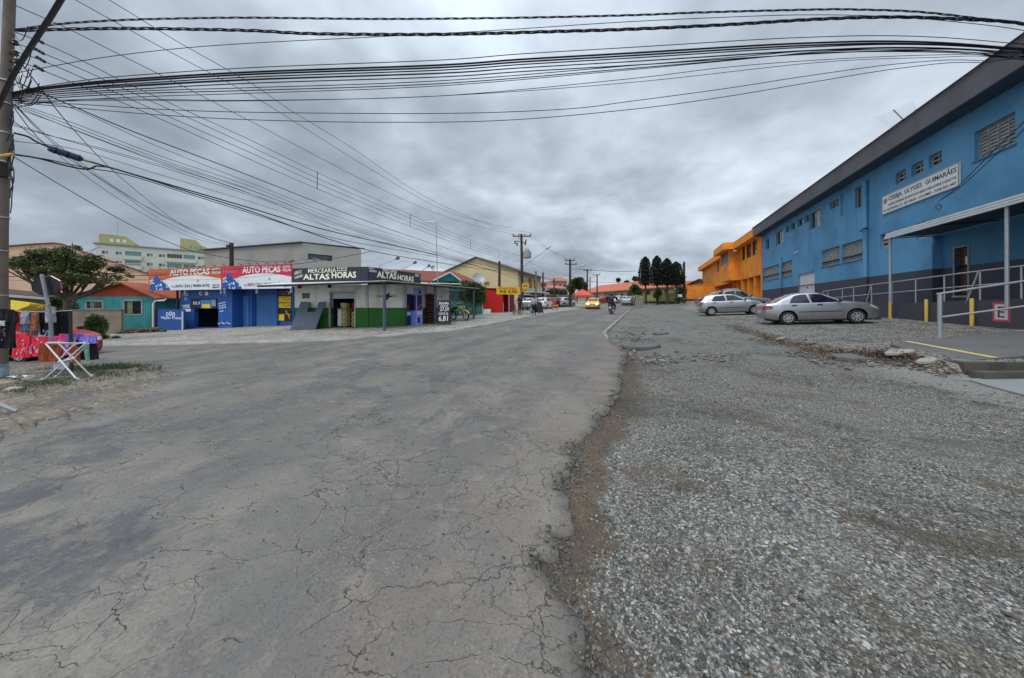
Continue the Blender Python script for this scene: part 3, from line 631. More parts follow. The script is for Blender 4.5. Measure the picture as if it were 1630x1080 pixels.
mb.add([FR.P(SREC,0,ZC),FR.P(SREC,-DR,ZC),FR.P(SREC,-DR,ZR),FR.P(SREC,0,ZR)],[(0,1,2,3)])
mb.add([FR.P(SREC,0,ZR),FR.P(SN,0,ZR),FR.P(SN,-DR,ZR),FR.P(SREC,-DR,ZR)],[(0,1,2,3)])
# end walls, back, roof deck
for s_ in (SF,SN): mb.add([FR.P(s_,0,-.3),FR.P(s_,-14,-.3),FR.P(s_,-14,ZS),FR.P(s_,0,ZS)],[(0,1,2,3)])
mb.build('wall',MBLUE,bl)
# recess wall with the brown door
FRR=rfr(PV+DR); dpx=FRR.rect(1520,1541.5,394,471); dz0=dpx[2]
mb=wall(FRR,SREC*1.0,SN,ZC,ZR,[(dpx[0],dpx[1],ZC,dpx[3])],.25); mb.build('recessed_wall',MBLUED,bl,label='blue wall set back under the canopy, shade in its colour')
mb=split(-.3,ZC,SF,SREC); wall(FRR,SREC,SN,-.3,ZC,[(dpx[0],dpx[1],dz0,ZC)],.25,mb); mb.add([FR.P(SREC,0,-.3),FR.P(SREC,-DR,-.3),FR.P(SREC,-DR,ZC),FR.P(SREC,0,ZC)],[(0,1,2,3)])
mb.build('plinth',MDARK,bl)
dd=MB().fbox(FRR,dpx[0],dpx[1],-.19,-.14,dz0,dpx[3]).build('door',pm('brown door',rgb(84,56,46),rgb(60,42,38),3,.5),bl,bevel=.006,label='brown entrance door')
m_=MB(); m_.fbox(FRR,dpx[0]-.05,dpx[0],-.25,.03,dz0,dpx[3]+.06); m_.fbox(FRR,dpx[1],dpx[1]+.05,-.25,.03,dz0,dpx[3]+.06); m_.fbox(FRR,dpx[0],dpx[1],-.25,.03,dpx[3],dpx[3]+.06); m_.fbox(FRR,dpx[0]-.05,dpx[1]+.05,-.14,.06,dz0-.08,dz0)
m_.build('frame',MGREYW,dd)
MB().lathe(FRR.P(dpx[0]+.09,-.135,dz0+1.0),(FRR.n.x,FRR.n.y,0),[(0,.012),(.05,.012),(.055,.03),(.075,.03),(.08,.0)],12).build('handle',MMET,dd)
m_=MB(); w_=dpx[1]-dpx[0]; m_.fbox(FRR,dpx[0]+w_*.42,dpx[0]+w_*.88,-.139,-.136,dz0+1.32,dz0+1.65); m_.fbox(FRR,dpx[0]+w_*.60,dpx[1]-.02,-.1355,-.133,dz0+1.12,dz0+1.36)
m_.build('notice_paper',MWH,dd,label='two white paper notices taped to the door')
# windows
def window(fr,s0,s1,z0,z1,kind,parent,d=.16,mframe=MGREYW,name='window'):
    pane=MB().fbox(fr,s0,s1,-d-.02,-d,z0,z1).build(name,{'glass':MGL,'lv':MGL,'open':MGL}.get(kind,MGLB),parent)
    m=MB(); t=.035; 
    for a in ((s0,s0+t,z0,z1),(s1-t,s1,z0,z1),(s0+t,s1-t,z0,z0+t),(s0+t,s1-t,z1-t,z1)): m.fbox(fr,a[0],a[1],-d,-d+.05,a[2],a[3])
    w=s1-s0; h=z1-z0
    nv={'blind2':3,'blind4':5,'lv':1,'glass':0,'open':1}[kind]
    for i in range(nv): x=s0+w*(i+1)/(nv+1); m.fbox(fr,x-.016,x+.016,-d,-d+.045,z0+t,z1-t)
    m.build('frame',mframe,pane)
    if kind in('blind2','blind4','lv'):
        b=MB(); n=max(5,int(h/.13)); 
        for i in range(n):
            z=z0+t+(h-2*t)*(i+.5)/n; q=(h-2*t)/n
            if kind=='lv' and i%2: continue
            b.add([fr.P(s0+t,-d+.042,z-q*.46),fr.P(s1-t,-d+.042,z-q*.46),fr.P(s1-t,-d+.008,z+q*.42),fr.P(s0+t,-d+.008,z+q*.42)],[(0,1,2,3)])
        b.build('slats',MGREYW,pane)
    if kind=='open':   # one leaf standing open, pale curtain
        MB().fbox(fr,s0+w*.5,s1-t,-d+.002,-d+.012,z0+t,z1-t).build('curtain',pm('curtain',rgb(190,186,170),rgb(150,146,130),4,.8),pane)
    return pane
for w in wins: window(FR,w[0],w[1],w[2],w[3],w[4],bl)
for w in (wins[0],wins[15],wins[16],wins[17],wins[18]):
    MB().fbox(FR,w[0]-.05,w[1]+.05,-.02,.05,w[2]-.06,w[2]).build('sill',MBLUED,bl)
# white sheet-metal garage door
g=MB().fbox(FR,door[0],door[1],-.14,-.10,door[2],door[3]).build('garage_door',pm('white sheet door',rgb(196,200,204),rgb(170,176,180),1,.55,streak=.5),bl,label='white sheet metal door')
m_=MB(); 
for a in ((door[0],door[0]+.08,door[2],door[3]),(door[1]-.08,door[1],door[2],door[3]),(door[0]+.08,door[1]-.08,door[3]-.1,door[3])): m_.fbox(FR,a[0],a[1],-.10,-.03,a[2],a[3])
m_.build('frame',MGREYW,g); MB().fbox(FR,(door[0]+door[1])/2-.1,(door[0]+door[1])/2+.06,-.1,-.07,(door[2]+door[3])/2+.1,(door[2]+door[3])/2+.2).build('handle',MBLK,g)
# fascia, soffit, roof
m_=MB(); m_.fbox(FR,SF-.4,SN,.72,.80,ZS,ZF); m_.build('fascia',MFAS,bl)
m_=MB(); m_.fbox(FR,SF-.4,SN,.80,.86,ZF+.002,ZF+.06); m_.build('roof_edge',pm('rusty flashing',rgb(62,44,46),rgb(50,40,44),4,.7),bl)
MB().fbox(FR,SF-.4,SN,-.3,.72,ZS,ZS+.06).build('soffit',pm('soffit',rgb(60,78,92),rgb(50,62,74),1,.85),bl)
m_=MB(); m_.add([FR.P(SF-.4,.72,ZF-.08),FR.P(SN,.72,ZF-.08),FR.P(SN,-14,ZF+.5),FR.P(SF-.4,-14,ZF+.5)],[(0,1,2,3)]); m_.add([FR.P(SF-.39,.72,ZS),FR.P(SF-.39,-14,ZS),FR.P(SF-.39,-14,ZF+.5),FR.P(SF-.39,.72,ZF-.08)],[(0,1,2,3)])
m_.build('roof',MFAS,bl)
# downpipes
for (px,ytop,ybot,r,lab) in ((1377.5,288,472,.10,'thick downpipe beside the sign'),(1243,409,462,.06,'thin downpipe between the ground floor windows'),(1337.5,310,343,.05,'short pipe under the eaves')):
    s_=s_at(px,FR,.1); zt=FR.pix(px,ytop,.1)[1]; zb=FR.pix(px,ybot,.1)[1]; zt=min(zt,ZS); p=FR.P(s_,.1,0)
    m=MB(); m.tube([(p.x,p.y,max(zb,ZC)),(p.x,p.y,zt)],r,12); o=m.build('downpipe',MBLUE,bl,smooth=True,label=lab)
    if zb<ZC: MB().tube([(p.x,p.y,zb-.2),(p.x,p.y,ZC)],r+.003,12).build('pipe_foot',MDARK,o,smooth=True)
# pipe brackets
# floodlight on the downpipe, camera on wall
p=FR.P(s_at(1377,FR,.3),.32,FR.pix(1377,366,.3)[1]); fl=thing('floodlight','small black floodlight clamped on the thick blue downpipe','floodlight',p)
m=MB(); m.fbox(FR,0,0,0,0,0,0) if 0 else None
q=Fr((p.x,p.y),FR.s); m.fbox(q,-.16,.16,-.04,.05,-.02+p.z,.10+p.z); m.build('housing',MBLK,fl,bevel=.01)
MB().fbox(q,-.13,.13,.03,.055,p.z-.035,p.z-.021).build('lens',pm('lamp lens',(.7,.7,.6),(.6,.6,.5),4,.3),fl); MB().tube([q.P(0,-.22,p.z+.02),q.P(0,-.04,p.z+.03)],.02).build('bracket',MBLK,fl)
MB().fbox(q,-.45,-.2,-.1,.02,p.z-.02,p.z+.05).build('side_arm',MBLK,fl)
p=FR.P(s_at(1266,FR,.2),.2,FR.pix(1266,402,.2)[1]); sc=thing('security_camera','small white security camera on the blue wall above the white door','camera',p); q=Fr((p.x,p.y),FR.s)
MB().tube([q.P(-.05,-.2,p.z+.05),q.P(0,0,p.z),],.02).build('bracket',MWH,sc); MB().tube([q.P(-.13,.04,p.z-.05),q.P(.1,-.02,p.z+.02)],.045,10).build('housing',MWH,sc); MB().lathe(q.P(0,-.19,p.z+.05),(FR.n.x,FR.n.y,0),[(0,.06),(.02,.06),(.02,0)],12).build('base',MWH,sc)
# sign board
sg=[s_at(1404.2,FR,.06),s_at(1526.5,FR,.06)]; t_=(FR.pix(1404.2,313.9,.06)[1]+FR.pix(1526.4,257.8,.06)[1])/2; b_=(FR.pix(1404.2,343.9,.06)[1]+FR.pix(1526.4,294.4,.06)[1])/2
sn=thing('school_sign','long white name board with black lettering under three small windows','sign',FR.P(sum(sg)/2,.05,b_))
MB().fbox(FR,sg[0],sg[1],.01,.055,b_,t_).build('board',pm('sign board',rgb(226,226,222),rgb(205,205,200),1,.5,streak=.3),sn)
m=MB(); t=.035
for a in ((sg[0],sg[0]+t,b_,t_),(sg[1]-t,sg[1],b_,t_),(sg[0]+t,sg[1]-t,b_,b_+t),(sg[0]+t,sg[1]-t,t_-t,t_)): m.fbox(FR,a[0],a[1],.055,.075,a[2],a[3])
m.build('frame',MMET,sn); Lw=sg[1]-sg[0]; Hh=t_-b_
MTX=pm('black lettering',(.03,.03,.04),(.05,.05,.05),4,.6)
text('CEEBJA  ULYSSES  GUIMARÃES',FR,sg[0]+Lw*.105,sg[1]-Lw*.025,b_+Hh*.56,b_+Hh*.90,.056,MTX,sn,.028)
text('CENTRO ESTADUAL DE EDUCAÇÃO BÁSICA PARA JOVENS E ADULTOS',FR,sg[0]+Lw*.10,sg[1]-Lw*.03,b_+Hh*.31,b_+Hh*.50,.056,MTX,sn,.02)
text('AV. ARGENTINA, 72 - RIO VERDE - COLOMBO - FONE:3621-4433',FR,sg[0]+Lw*.02,sg[1]-Lw*.03,b_+Hh*.09,b_+Hh*.24,.056,MTX,sn,.02)
cx=sg[0]+Lw*.055; m=MB(); cz=b_+Hh*.68
for k in range(10):
    a=2*math.pi*k/10; m.tube([FR.P(cx+math.cos(a)*.07,.058,cz+math.sin(a)*.07),FR.P(cx+math.cos(a)*.15,.058,cz+math.sin(a)*.16)],.016,5)
m.lathe(FR.P(cx,.056,cz),(FR.n.x,FR.n.y,0),[(0,.10),(.004,.10),(.006,0)],16); m.build('emblem',pm('emblem tint',rgb(170,120,110),rgb(120,120,130),9,.6),sn)
text('ESTADO DO PARANÁ',FR,cx-.22,cx+.22,b_+Hh*.38,b_+Hh*.44,.056,MTX,sn,.01) if 0 else None
# TV antenna on roof
b0=at(1437,190,16.6); tv=thing('tv_antenna','thin bare roof antenna with parallel rods above the grey fascia','antenna',(b0.x,b0.y,b0.z-1.2))
e0=at(1422,175,16.6); m=MB().tube([e0,b0,b0+(b0-e0)*.5],.028,6); m.tube([b0,(b0.x,b0.y,b0.z-1.3)],.03,6); m.build('boom',MMET,tv)
m=MB(); ax=(b0-e0)
for k in range(7):
    c=e0+ax*(.05+.16*k); m.tube([c+Vector((-.55+.05*k,.4,-.22)),c+Vector((.55-.05*k,-.4,.22))],.009,5)
m.build('rods',MMET,tv)
# ramp wall with painted E sign
RV=10.6; FW=rfr(RV); zt=1.71
def ramp_z(s): # ramp falls away from the door towards the far end
    u=-s; return float(np.interp(u,[4,15,26,31],[1.74,1.70,1.42,1.0]))
sA,sB=s_at(1306,FW),-4.0
rw=thing('ramp_wall','low dark grey retaining wall of the entrance ramp','wall',FW.P(-14,0,.6))
m=MB(); seg=np.linspace(sA,sB,16)
for i in range(15):
    a,b2=seg[i],seg[i+1]; za,zb=ramp_z(a),ramp_z(b2)
    m.hexa([FW.P(a,0,-.2),FW.P(b2,0,-.2),FW.P(b2,-.16,-.2),FW.P(a,-.16,-.2),FW.P(a,0,za),FW.P(b2,0,zb),FW.P(b2,-.16,zb),FW.P(a,-.16,za)])
m.build('wall',MDARK,rw)
m=MB()
for i in range(15):
    a,b2=seg[i],seg[i+1]; za,zb=ramp_z(a)-.06,ramp_z(b2)-.06
    m.add([FW.P(a,-.16,za),FW.P(b2,-.16,zb),FW.P(b2,-(PV+DR-RV),zb),FW.P(a,-(PV+DR-RV),za)],[(0,1,2,3)])
m.build('ramp_floor',pm('ramp floor',(.2,.2,.2),(.14,.14,.14),2,.85),rw)
e=FW.rect(1580,1608,481.5,512.5,.004); w=e[1]-e[0]; h=e[3]-e[2]
m=MB(); Mred=pm('faded red paint',rgb(190,70,78),rgb(160,80,86),6,.7); Mw2=pm('faded white paint',rgb(205,195,198),rgb(175,165,168),6,.7)
MB().fbox(FW,e[0],e[1],0,.004,e[2],e[3]).build('painted_sign',Mred,rw,label='red bordered square with letter E')
ps=MB().fbox(FW,e[0]+w*.13,e[1]-w*.13,.004,.007,e[2]+h*.11,e[3]-h*.11).build('painted_panel',Mw2,rw)
text('E',FW,e[0]+w*.32,e[1]-w*.30,e[2]+h*.22,e[3]-h*.22,.0075,MTX,rw,.0,label='black letter E')
# railing on the ramp wall
def railing(fr,n,sa,sb,posts,name,label,zf,h=1.02,braces=()):
    t=thing(name,label,'railing',fr.P(sa,n,zf(sa))); N=10; ss=np.linspace(sa,sb,N)
    MB().tube([fr.P(s,n,zf(s)+h) for s in ss],.026,8).build('top_rail',MMET,t,smooth=True); MB().tube([fr.P(s,n,zf(s)+h*.52) for s in ss],.022,8).build('mid_rail',MMET,t,smooth=True)
    for s in posts: MB().tube([fr.P(s,n,zf(s)-.04),fr.P(s,n,zf(s)+h)],.024,8).build('post',MMET,t,smooth=True)
    for (a,b) in braces: MB().tube([fr.P(a,n+.06,zf(a)-.1),fr.P(b,n+.03,zf(b)+h)],.024,8).build('brace',MMET,t,smooth=True)
    return t
posts=[s_at(x,FW,-.08) for x in (1296.5,1318,1341,1359,1387.5,1420,1457.8,1503.3,1560.3,1626)]+[-4.4]
posts[0]=max(posts[0],sA+.1)
railing(FW,-.08,sA+.1,-4.4,posts,'ramp_railing','long galvanised two-bar railing on top of the dark ramp wall',ramp_z,1.02,[(s_at(1376.5,FW,0),s_at(1384.5,FW,0)),(s_at(1536.5,FW,0),s_at(1554.5,FW,0))])
# foreground handrail
pb=G(1496,541); FH=Fr((pb.x,pb.y),(UY,-UX))
hr=thing('handrail','short galvanised handrail standing on the concrete apron, sloping up','railing',pb); hz=pb.z
m=MB().tube([FH.P(0,0,hz-.05),FH.P(0,0,hz+1.27)],.045,12).build('post',MMET,hr,smooth=True)
MB().tube([FH.P(-.06,0,hz+1.28),FH.P(0.0,0,hz+1.285),FH.P(3.2,0,hz+1.285+.66)],.028,10).build('top_rail',MMET,hr,smooth=True); MB().tube([FH.P(.03,0,hz+.63),FH.P(3.2,0,hz+.63+.66)],.026,10).build('mid_rail',MMET,hr,smooth=True)
MB().tube([FH.P(3.15,0,hz),FH.P(3.15,0,hz+1.93)],.03,10).build('post',MMET,hr,smooth=True)
MB().lathe((pb.x,pb.y,hz),(0,0,1),[(0,.09),(.02,.09),(.02,.05)],12).build('base_plate',MMET,hr)
# canopy over entrance
cn=thing('entrance_canopy','thin white metal canopy on two slim posts over the entrance ramp','canopy',FW.P(-9,.3,.7))
nC=.28; s0=s_at(1408,FW,nC); s1=-4.2; zc=FW.pix(1417,380,nC)[1]
MC=pm('white sheet metal',rgb(205,208,210),rgb(180,184,186),1.5,.5,streak=.4)
m=MB()
for k in range(3): m.fbox(FW,s0,s1,nC-.06-.02*k,nC+.02-.02*k,zc+.02+.095*k,zc+.095+.095*k)
m.build('fascia_rail',MC,cn,bevel=.01); MB().fbox(FW,s0+.02,s1,-(PV-RV)+.01,nC-.12,zc+.10,zc+.13).build('roof',pm('shaded canopy underside',rgb(44,62,78),rgb(34,50,64),2,.8),cn)  # roof slab coloured dark so its underside reads as shaded
for k in range(7): x=s0+.05+(s1-s0-.1)*k/6; MB().tube([FW.P(x,nC-.1,zc+.05),FW.P(x,-(PV-RV)+.02,zc+.05)],.022,6).build('beam',MBLK,cn)
for px in (1417,1603):
    s_=s_at(px,FW,nC-.1); p=FW.P(s_,nC-.1,0); gz_=float(H(p.x,p.y)); o=MB().tube([(p.x,p.y,1.66 if px<1500 else 1.40),(p.x,p.y,zc+.03)],.045,10).build('post',MMET,cn,smooth=True)
    if px<1500: MB().tube([(p.x,p.y,gz_-.1),(p.x,p.y,1.66)],.052,10).build('post_foot',MYEL,o,smooth=True,label='yellow painted lower end of the post')
for i,(px,lab) in enumerate(((1474.5,'yellow guard post against the ramp wall nearest the sedan'),(1547,'yellow guard post on the ramp wall beside the painted letter E'))):
    s_=s_at(px,FW,.08); p=FW.P(s_,.08,0); gz_=float(H(p.x,p.y)); o=MB().tube([(p.x,p.y,gz_-.1),(p.x,p.y,1.72),(p.x,p.y,1.735)],[.048,.048,.036],12).build('guard_post',MYEL,None,smooth=True); tagp(o,lab,'post','yellow guard posts')
p=G(1395,508.5); o=MB().box(p.x-.14,p.x+.14,p.y-.1,p.y+.1,p.z-.05,p.z+.14).build('wheel_stop',MDARK,None,bevel=.02); tagp(o,'small dark block on the gravel by the sedan nose','block')
# ---------------- orange building ----------------
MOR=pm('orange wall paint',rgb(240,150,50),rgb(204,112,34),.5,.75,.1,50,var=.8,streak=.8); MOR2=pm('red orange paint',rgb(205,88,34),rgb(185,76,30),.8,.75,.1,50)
MORF=pm('orange fascia',rgb(240,148,40),rgb(214,118,28),.8,.7,streak=.6)
ob=thing('orange_building','two-storey orange building with stepped fascia beyond the blue one','building',FR.P(SF-8,0,.9))
SE=s_at(1118,FR,0); b0,b1=s_at(1146.7,FR,1.2),s_at(1160,FR,1.2); ZB=5.0
upw=[]
for (x0,x1,y0,y1) in ((1181,1186,389,414),(1188,1195.5,386,412),(1197.5,1204.5,385,405)): upw.append(FR.rect(x0,x1,y0,y1))
z0=sum(w[2] for w in upw)/3; z1=sum(w[3] for w in upw)/3; upw=[(w[0],w[1],z0,z1) for w in upw]
s_far=[(b0-3.2,b0-2.0,z0,z1),(b0-6,b0-4.6,z0,z1),(b0-9,b0-7.4,z0,z1)]
sM=SF-.02
m=wall(FR,SE,sM,ZB,ZS,upw+s_far,.2)
for s_ in (SE,): m.add([FR.P(s_,0,-.1),FR.P(s_,-12,-.1),FR.P(s_,-12,ZS),FR.P(s_,0,ZS)],[(0,1,2,3)])
m.fbox(FR,sM-.35,sM-.02,-.1,.06,-.1,ZS-.02)
m.build('wall',MOR,ob)
for w in upw: window(FR,*w,'glass',ob,.14,MBLK)
for w in s_far: window(FR,*w,'blind2',ob,.14,MBLK)
# ground floor set back behind piers
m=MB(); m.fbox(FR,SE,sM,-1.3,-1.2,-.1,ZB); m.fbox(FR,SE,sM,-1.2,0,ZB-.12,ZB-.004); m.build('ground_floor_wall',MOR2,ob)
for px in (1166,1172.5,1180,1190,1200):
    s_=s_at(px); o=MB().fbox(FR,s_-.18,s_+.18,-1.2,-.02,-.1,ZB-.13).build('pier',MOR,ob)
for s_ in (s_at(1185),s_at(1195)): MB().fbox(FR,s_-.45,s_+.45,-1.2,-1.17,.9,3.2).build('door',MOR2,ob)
# bay
m=MB(); A,B_=b0,b1; N_=1.2; bz0=FR.pix(1153,440,1.2)[1]; bz0=5.0
by=[(A+.35,B_-.35,z0,z1)]
F2=rfr(PV-N_); wall(F2,A,B_,bz0,ZS,by,.15,m)
for s_ in (A,B_): m.add([FR.P(s_,0,bz0),FR.P(s_,N_,bz0),FR.P(s_,N_,ZS),FR.P(s_,0,ZS)],[(0,1,2,3)])
m.add([FR.P(A,0,bz0),FR.P(B_,0,bz0),FR.P(B_,N_,bz0),FR.P(A,N_,bz0)],[(0,1,2,3)]); m.build('bay',MOR,ob,label='projecting upper bay'); window(F2,*by[0],'blind2',ob,.12,MBLK)
m=MB(); m.fbox(FR,SE-.5,A-.8,-.3,.8,ZS-.0,ZF-.05); m.fbox(FR,A-.8,B_+.8,-.3,N_+.8,ZS+.002,ZF); m.fbox(FR,B_+.8,sM+.02,-.3,.8,ZS,ZF-.03); m.build('fascia',MORF,ob)
m=MB(); m.add([FR.P(SE-.5,-.3,ZF-.1),FR.P(sM,-.3,ZF-.1),FR.P(sM,-12,ZF+.3),FR.P(SE-.5,-12,ZF+.3)],[(0,1,2,3)]); m.build('roof',MORF,ob)
m=MB(); c=s_at(1172,FR,.5); m.fbox(FR,c-.25,c+.25,.5,.8,8.85,9.1); m.build('wall_lamp',MWH,ob)
# low orange yard wall
p=G(1087.5,480); q_=at(1087.5,454.2,p.y); F3=Fr((p.x,p.y),(UY,-UX)); Lm=uv(p.x,p.y); 
yw=thing('yard_wall','low orange yard wall closing off the end of the car park','wall',p)
m=MB(); m.fbox(F3,0,6.5,-.2,0,p.z+.45,q_.z-.12); m.build('wall',MOR,yw); MB().fbox(F3,-.05,6.5,-.26,.06,q_.z-.118,q_.z).build('coping',MORF,yw); MB().fbox(F3,-.02,6.5,-.22,.02,p.z-.3,p.z+.448).build('plinth',pm('stained plinth',rgb(84,60,48),rgb(60,50,44),3,.9),yw)
F4=Fr(F3.P(6.5,0,0).xy,(-UX,-UY)); MB().fbox(F4,0,14,-.2,0,0.5,q_.z+.15).build('side_wall',MOR,yw)
# ---------------- shops (left) ----------------
def lh(x,y): return float(H(x,y))+SWH
def place(px,Y): return Vector(((px-CX)/F*Y,Y))
MSH=pm('shop white wall',rgb(216,216,210),rgb(166,162,150),1.0,.8,.15,50,var=.75,streak=.9); MGRN=pm('green dado paint',rgb(38,104,30),rgb(34,74,30),1.5,.7,.1,50,var=.8,streak=.8)
MNAVY=pm('dark sign board',rgb(46,50,62),rgb(38,42,52),1.2,.7,streak=.3); MCREAM=pm('cream lettering',rgb(228,226,196),rgb(205,202,172),6,.6)
MPOST=pm('grey blue post paint',rgb(84,90,106),rgb(70,74,88),4,.55)
MIN=pm('dark interior',(.012,.012,.018),(.02,.02,.026),3,.9)
A=G(469,524.4,SWH); B=G(585,521,SWH); C=G(645,519.7,SWH)
gm=thing('grocery_shop','low white corner grocery with green lower walls and dark hand-lettered signs','shop',(B.x,B.y,B.z))
f1=Fr(A.xy,(B-A).xy); L1=(B-A).xy.length; f2=Fr(B.xy,(C-B).xy); L2=(C-B).xy.length; f3=Fr(C.xy,(UX,UY)); L3=f3.pix(714,486)[0]
ZG=f2.pix(610,490.3)[1]; ZT=2.60; z00=-.5
d1=f1.rect(526,564.3,465.9,519.5); d1=(d1[0],d1[1],B.z-.02,d1[3]); v1=f1.rect(480.8,493.5,466.7,475.5); d3=f3.rect(646.5,674,468.5,518); d3=(d3[0],d3[1],C.z-.05,d3[3])
def two(fr,s0,s1,holes):
    up=[(h[0],h[1],max(h[2],ZG),h[3]) for h in holes]; lo=[(h[0],h[1],h[2],ZG) for h in holes if h[2]<ZG]
    wall(fr,s0,s1,ZG,ZT,up,.2,mw); wall(fr,s0,s1,z00,ZG,lo,.2,mg)
mw,mg=MB(),MB()
two(f1,0,L1,[d1,v1]); two(f2,0,L2,[]); two(f3,0,L3,[d3])
fe=Fr(f3.P(L3,0,0).xy,(-UY,UX)); two(fe,0,6,[])
fl_=Fr(f1.P(0,-6,0).xy,f1.n*1.0); 
mw.add([f1.P(0,0,ZT),f1.P(L1,0,ZT),f2.P(L2,0,ZT),f3.P(L3,0,ZT),fe.P(6,0,ZT),f1.P(0,-5,ZT)],[(0,1,2,3,4,5)])
mw.build('wall',MSH,gm); mg.build('painted_base',MGRN,gm,label='green painted lower wall')
m=MB()
for fr,s in ((f1,L1),(f3,.0),(f3,d3[0]-.12),(f3,d3[1]+.18)): m.fbox(fr,s-.09,s+.07,-.05,.035,ZG,ZT-.01)
m.build('pilasters',pm('dirty white pilaster',rgb(180,180,178),rgb(140,140,138),2,.8),gm)
m=MB()
for fr,s in ((f1,L1),(f3,.0),(f3,d3[0]-.12),(f3,d3[1]+.18)): m.fbox(fr,s-.09,s+.07,-.05,.036,z00,ZG)
m.build('pilaster_base',MGRN,gm)
# dark interior rooms behind the doorways
for fr,d in ((f1,d1),(f3,d3)):
    a,b,c,e=d; m=MB(); P=fr.P; dp=-1.8
    m.add([P(a-.02,-.2,c),P(b+.3,-.2,c),P(b+.3,dp,c),P(a-.02,dp,c),P(a-.02,-.2,e+.1),P(b+.3,-.2,e+.1),P(b+.3,dp,e+.1),P(a-.02,dp,e+.1)],[(0,1,2,3),(4,5,6,7),(3,2,6,7),(0,3,7,4),(1,2,6,5)])
    m.build('interior',MIN,gm)
m=MB()
for a in ((d1[0]-.09,d1[0],d1[2],d1[3]+.09),(d1[1],d1[1]+.06,d1[2],d1[3]+.09),(d1[0],d1[1],d1[3],d1[3]+.09)): m.fbox(f1,a[0],a[1],-.1,.02,a[2],a[3])
m.build('door_frame',MMET,gm)
m=MB()
for i in range(7): z=d1[3]-.02-.045*i; m.fbox(f1,d1[0]+.01,d1[1]-.01,-.12,-.09-.01*(i%2),z-.04,z)
m.build('rolled_shutter',MMET,gm)
w=MB().fbox(f1,v1[0],v1[1],-.16,-.14,v1[2],v1[3]).build('vent_window',MGL,gm); m=MB()
for i in range(4): z=v1[2]+(v1[3]-v1[2])*(i+.5)/4; m.fbox(f1,v1[0],v1[1],-.13,-.02,z-.015,z+.015)
for s in (v1[0],v1[1]-.03,(v1[0]+v1[1])/2): m.fbox(f1,s,s+.03,-.13,.01,v1[2],v1[3])
m.build('frame',MGREYW,w)
# painted bull-like emblem with two mugs
ex0,ex1,ez0,ez1=f2.rect(597.7,633,465.5,478); cx,cz=(ex0+ex1)/2,(ez0+ez1)/2; w=(ex1-ex0)/2; h=(ez1-ez0)/2
def flat(fr,pts,n0,t,mat,name,par,label=None):
    m=MB(); q=fr.n*t; m.prism([fr.P(s,n0,z) for s,z in pts],(q.x,q.y,0)); return m.build(name,mat,par,label=label)
flat(f2,[(cx-w*.62,cz+h*.1),(cx-w*.30,cz+h*.15),(cx-w*.36,cz+h),(cx-w*.16,cz+h*.62),(cx+w*.05,cz+h*.55),(cx+w*.30,cz+h),(cx+w*.26,cz+h*.15),(cx+w*.62,cz+h*.15),(cx+w*.60,cz-h*.1),(cx+w*.25,cz-h*.35),(cx+w*.05,cz-h),(cx-w*.12,cz-h*.6),(cx-w*.30,cz-h*.5),(cx-w*.35,cz-h*.15),(cx-w*.62,cz-h*.15)],0.001,.004,MBLK,'wall_painting',gm,'black winged emblem between two golden mugs')
MG_=pm('golden mug',rgb(196,168,70),rgb(160,130,50),8,.6)
for sgn in (-1,1): flat(f2,[(cx+sgn*w*.66,cz-h*.45),(cx+sgn*w*.92,cz-h*.4),(cx+sgn*w*.97,cz+h*.35),(cx+sgn*w*.66,cz+h*.45)],.001,.005,MG_,'painted_mug',gm)
# signs
fs1=Fr((f1.P(0,.12,0)).xy,f1.s); s0=fs1.pix(465.5,486)[0]; s1=fs1.pix(586,486)[0]
zt=(fs1.pix(466,430)[1]+fs1.pix(585,422.6)[1])/2; zb=(fs1.pix(466,453.3)[1]+fs1.pix(585,448)[1])/2
sA_=thing('front_shop_sign','dark fascia sign in cream letters facing the side street above the grocery','sign',fs1.P((s0+s1)/2,0,zb))
MB().fbox(fs1,s0,s1,-.08,.03,zb,zt).build('board',MNAVY,sA_); 
def px2(fr,x0,x1,y0,y1,n=.03): return fr.rect(x0,x1,y0,y1,n)
def tx(s,fr,x0,x1,y0,y1,mat,par,n=.032,**k):
    r=fr.rect(x0,x1,y0,y1,n); return text(s,fr,r[0],r[1],r[2],r[3],n,mat,par,**k)
tx('ALTAS',fs1,482.5,524.5,436.3,445.5,MCREAM,sA_,bold=.05); tx('HORAS',fs1,528,567,432.8,443,MCREAM,sA_,bold=.05)
tx('MERCEARIA',fs1,490.5,535,427.5,434.5,MCREAM,sA_,bold=.01); tx('LANCHES E',fs1,536.5,554,426.0,428.2,MCREAM,sA_) if 0 else None
for (x0,x1,y0,y1) in ((536.5,553,426.3,428.4),(536.5,553.5,429.9,432)):
    r=fs1.rect(x0,x1,y0,y1,.03); m=MB(); n=5
    for i in range(n): a=r[0]+(r[1]-r[0])*i/n; m.fbox(fs1,a,a+(r[1]-r[0])/n*.6,.03,.034,r[2]+.02*(i%2),r[3])
    m.build('small_lettering',MCREAM,sA_)
tx('GELO',fs1,468.5,480,433,438,MCREAM,sA_,bold=.02,tilt=.12); tx('CARVÃO',fs1,469,482,439.5,444.5,MCREAM,sA_,bold=.02,tilt=.12)
fs2=Fr(fs1.P(s1,0,0).xy,(UX,UY)); e1=fs2.pix(669,486)[0]
zt2=(fs2.pix(587,423)[1]+fs2.pix(668,437.6)[1])/2
sB_=thing('side_shop_sign','dark fascia sign in cream letters facing the main road above the canopy','sign',fs2.P(e1/2,0,zb))
MB().fbox(fs2,.035,e1,-.08,.03,zb-.12,zt2).build('board',MNAVY,sB_)
tx('ALTAS',fs2,600,631,433.5,443.5,MCREAM,sB_,bold=.05); tx('HORAS',fs2,633,658.5,438.8,448,MCREAM,sB_,bold=.05)
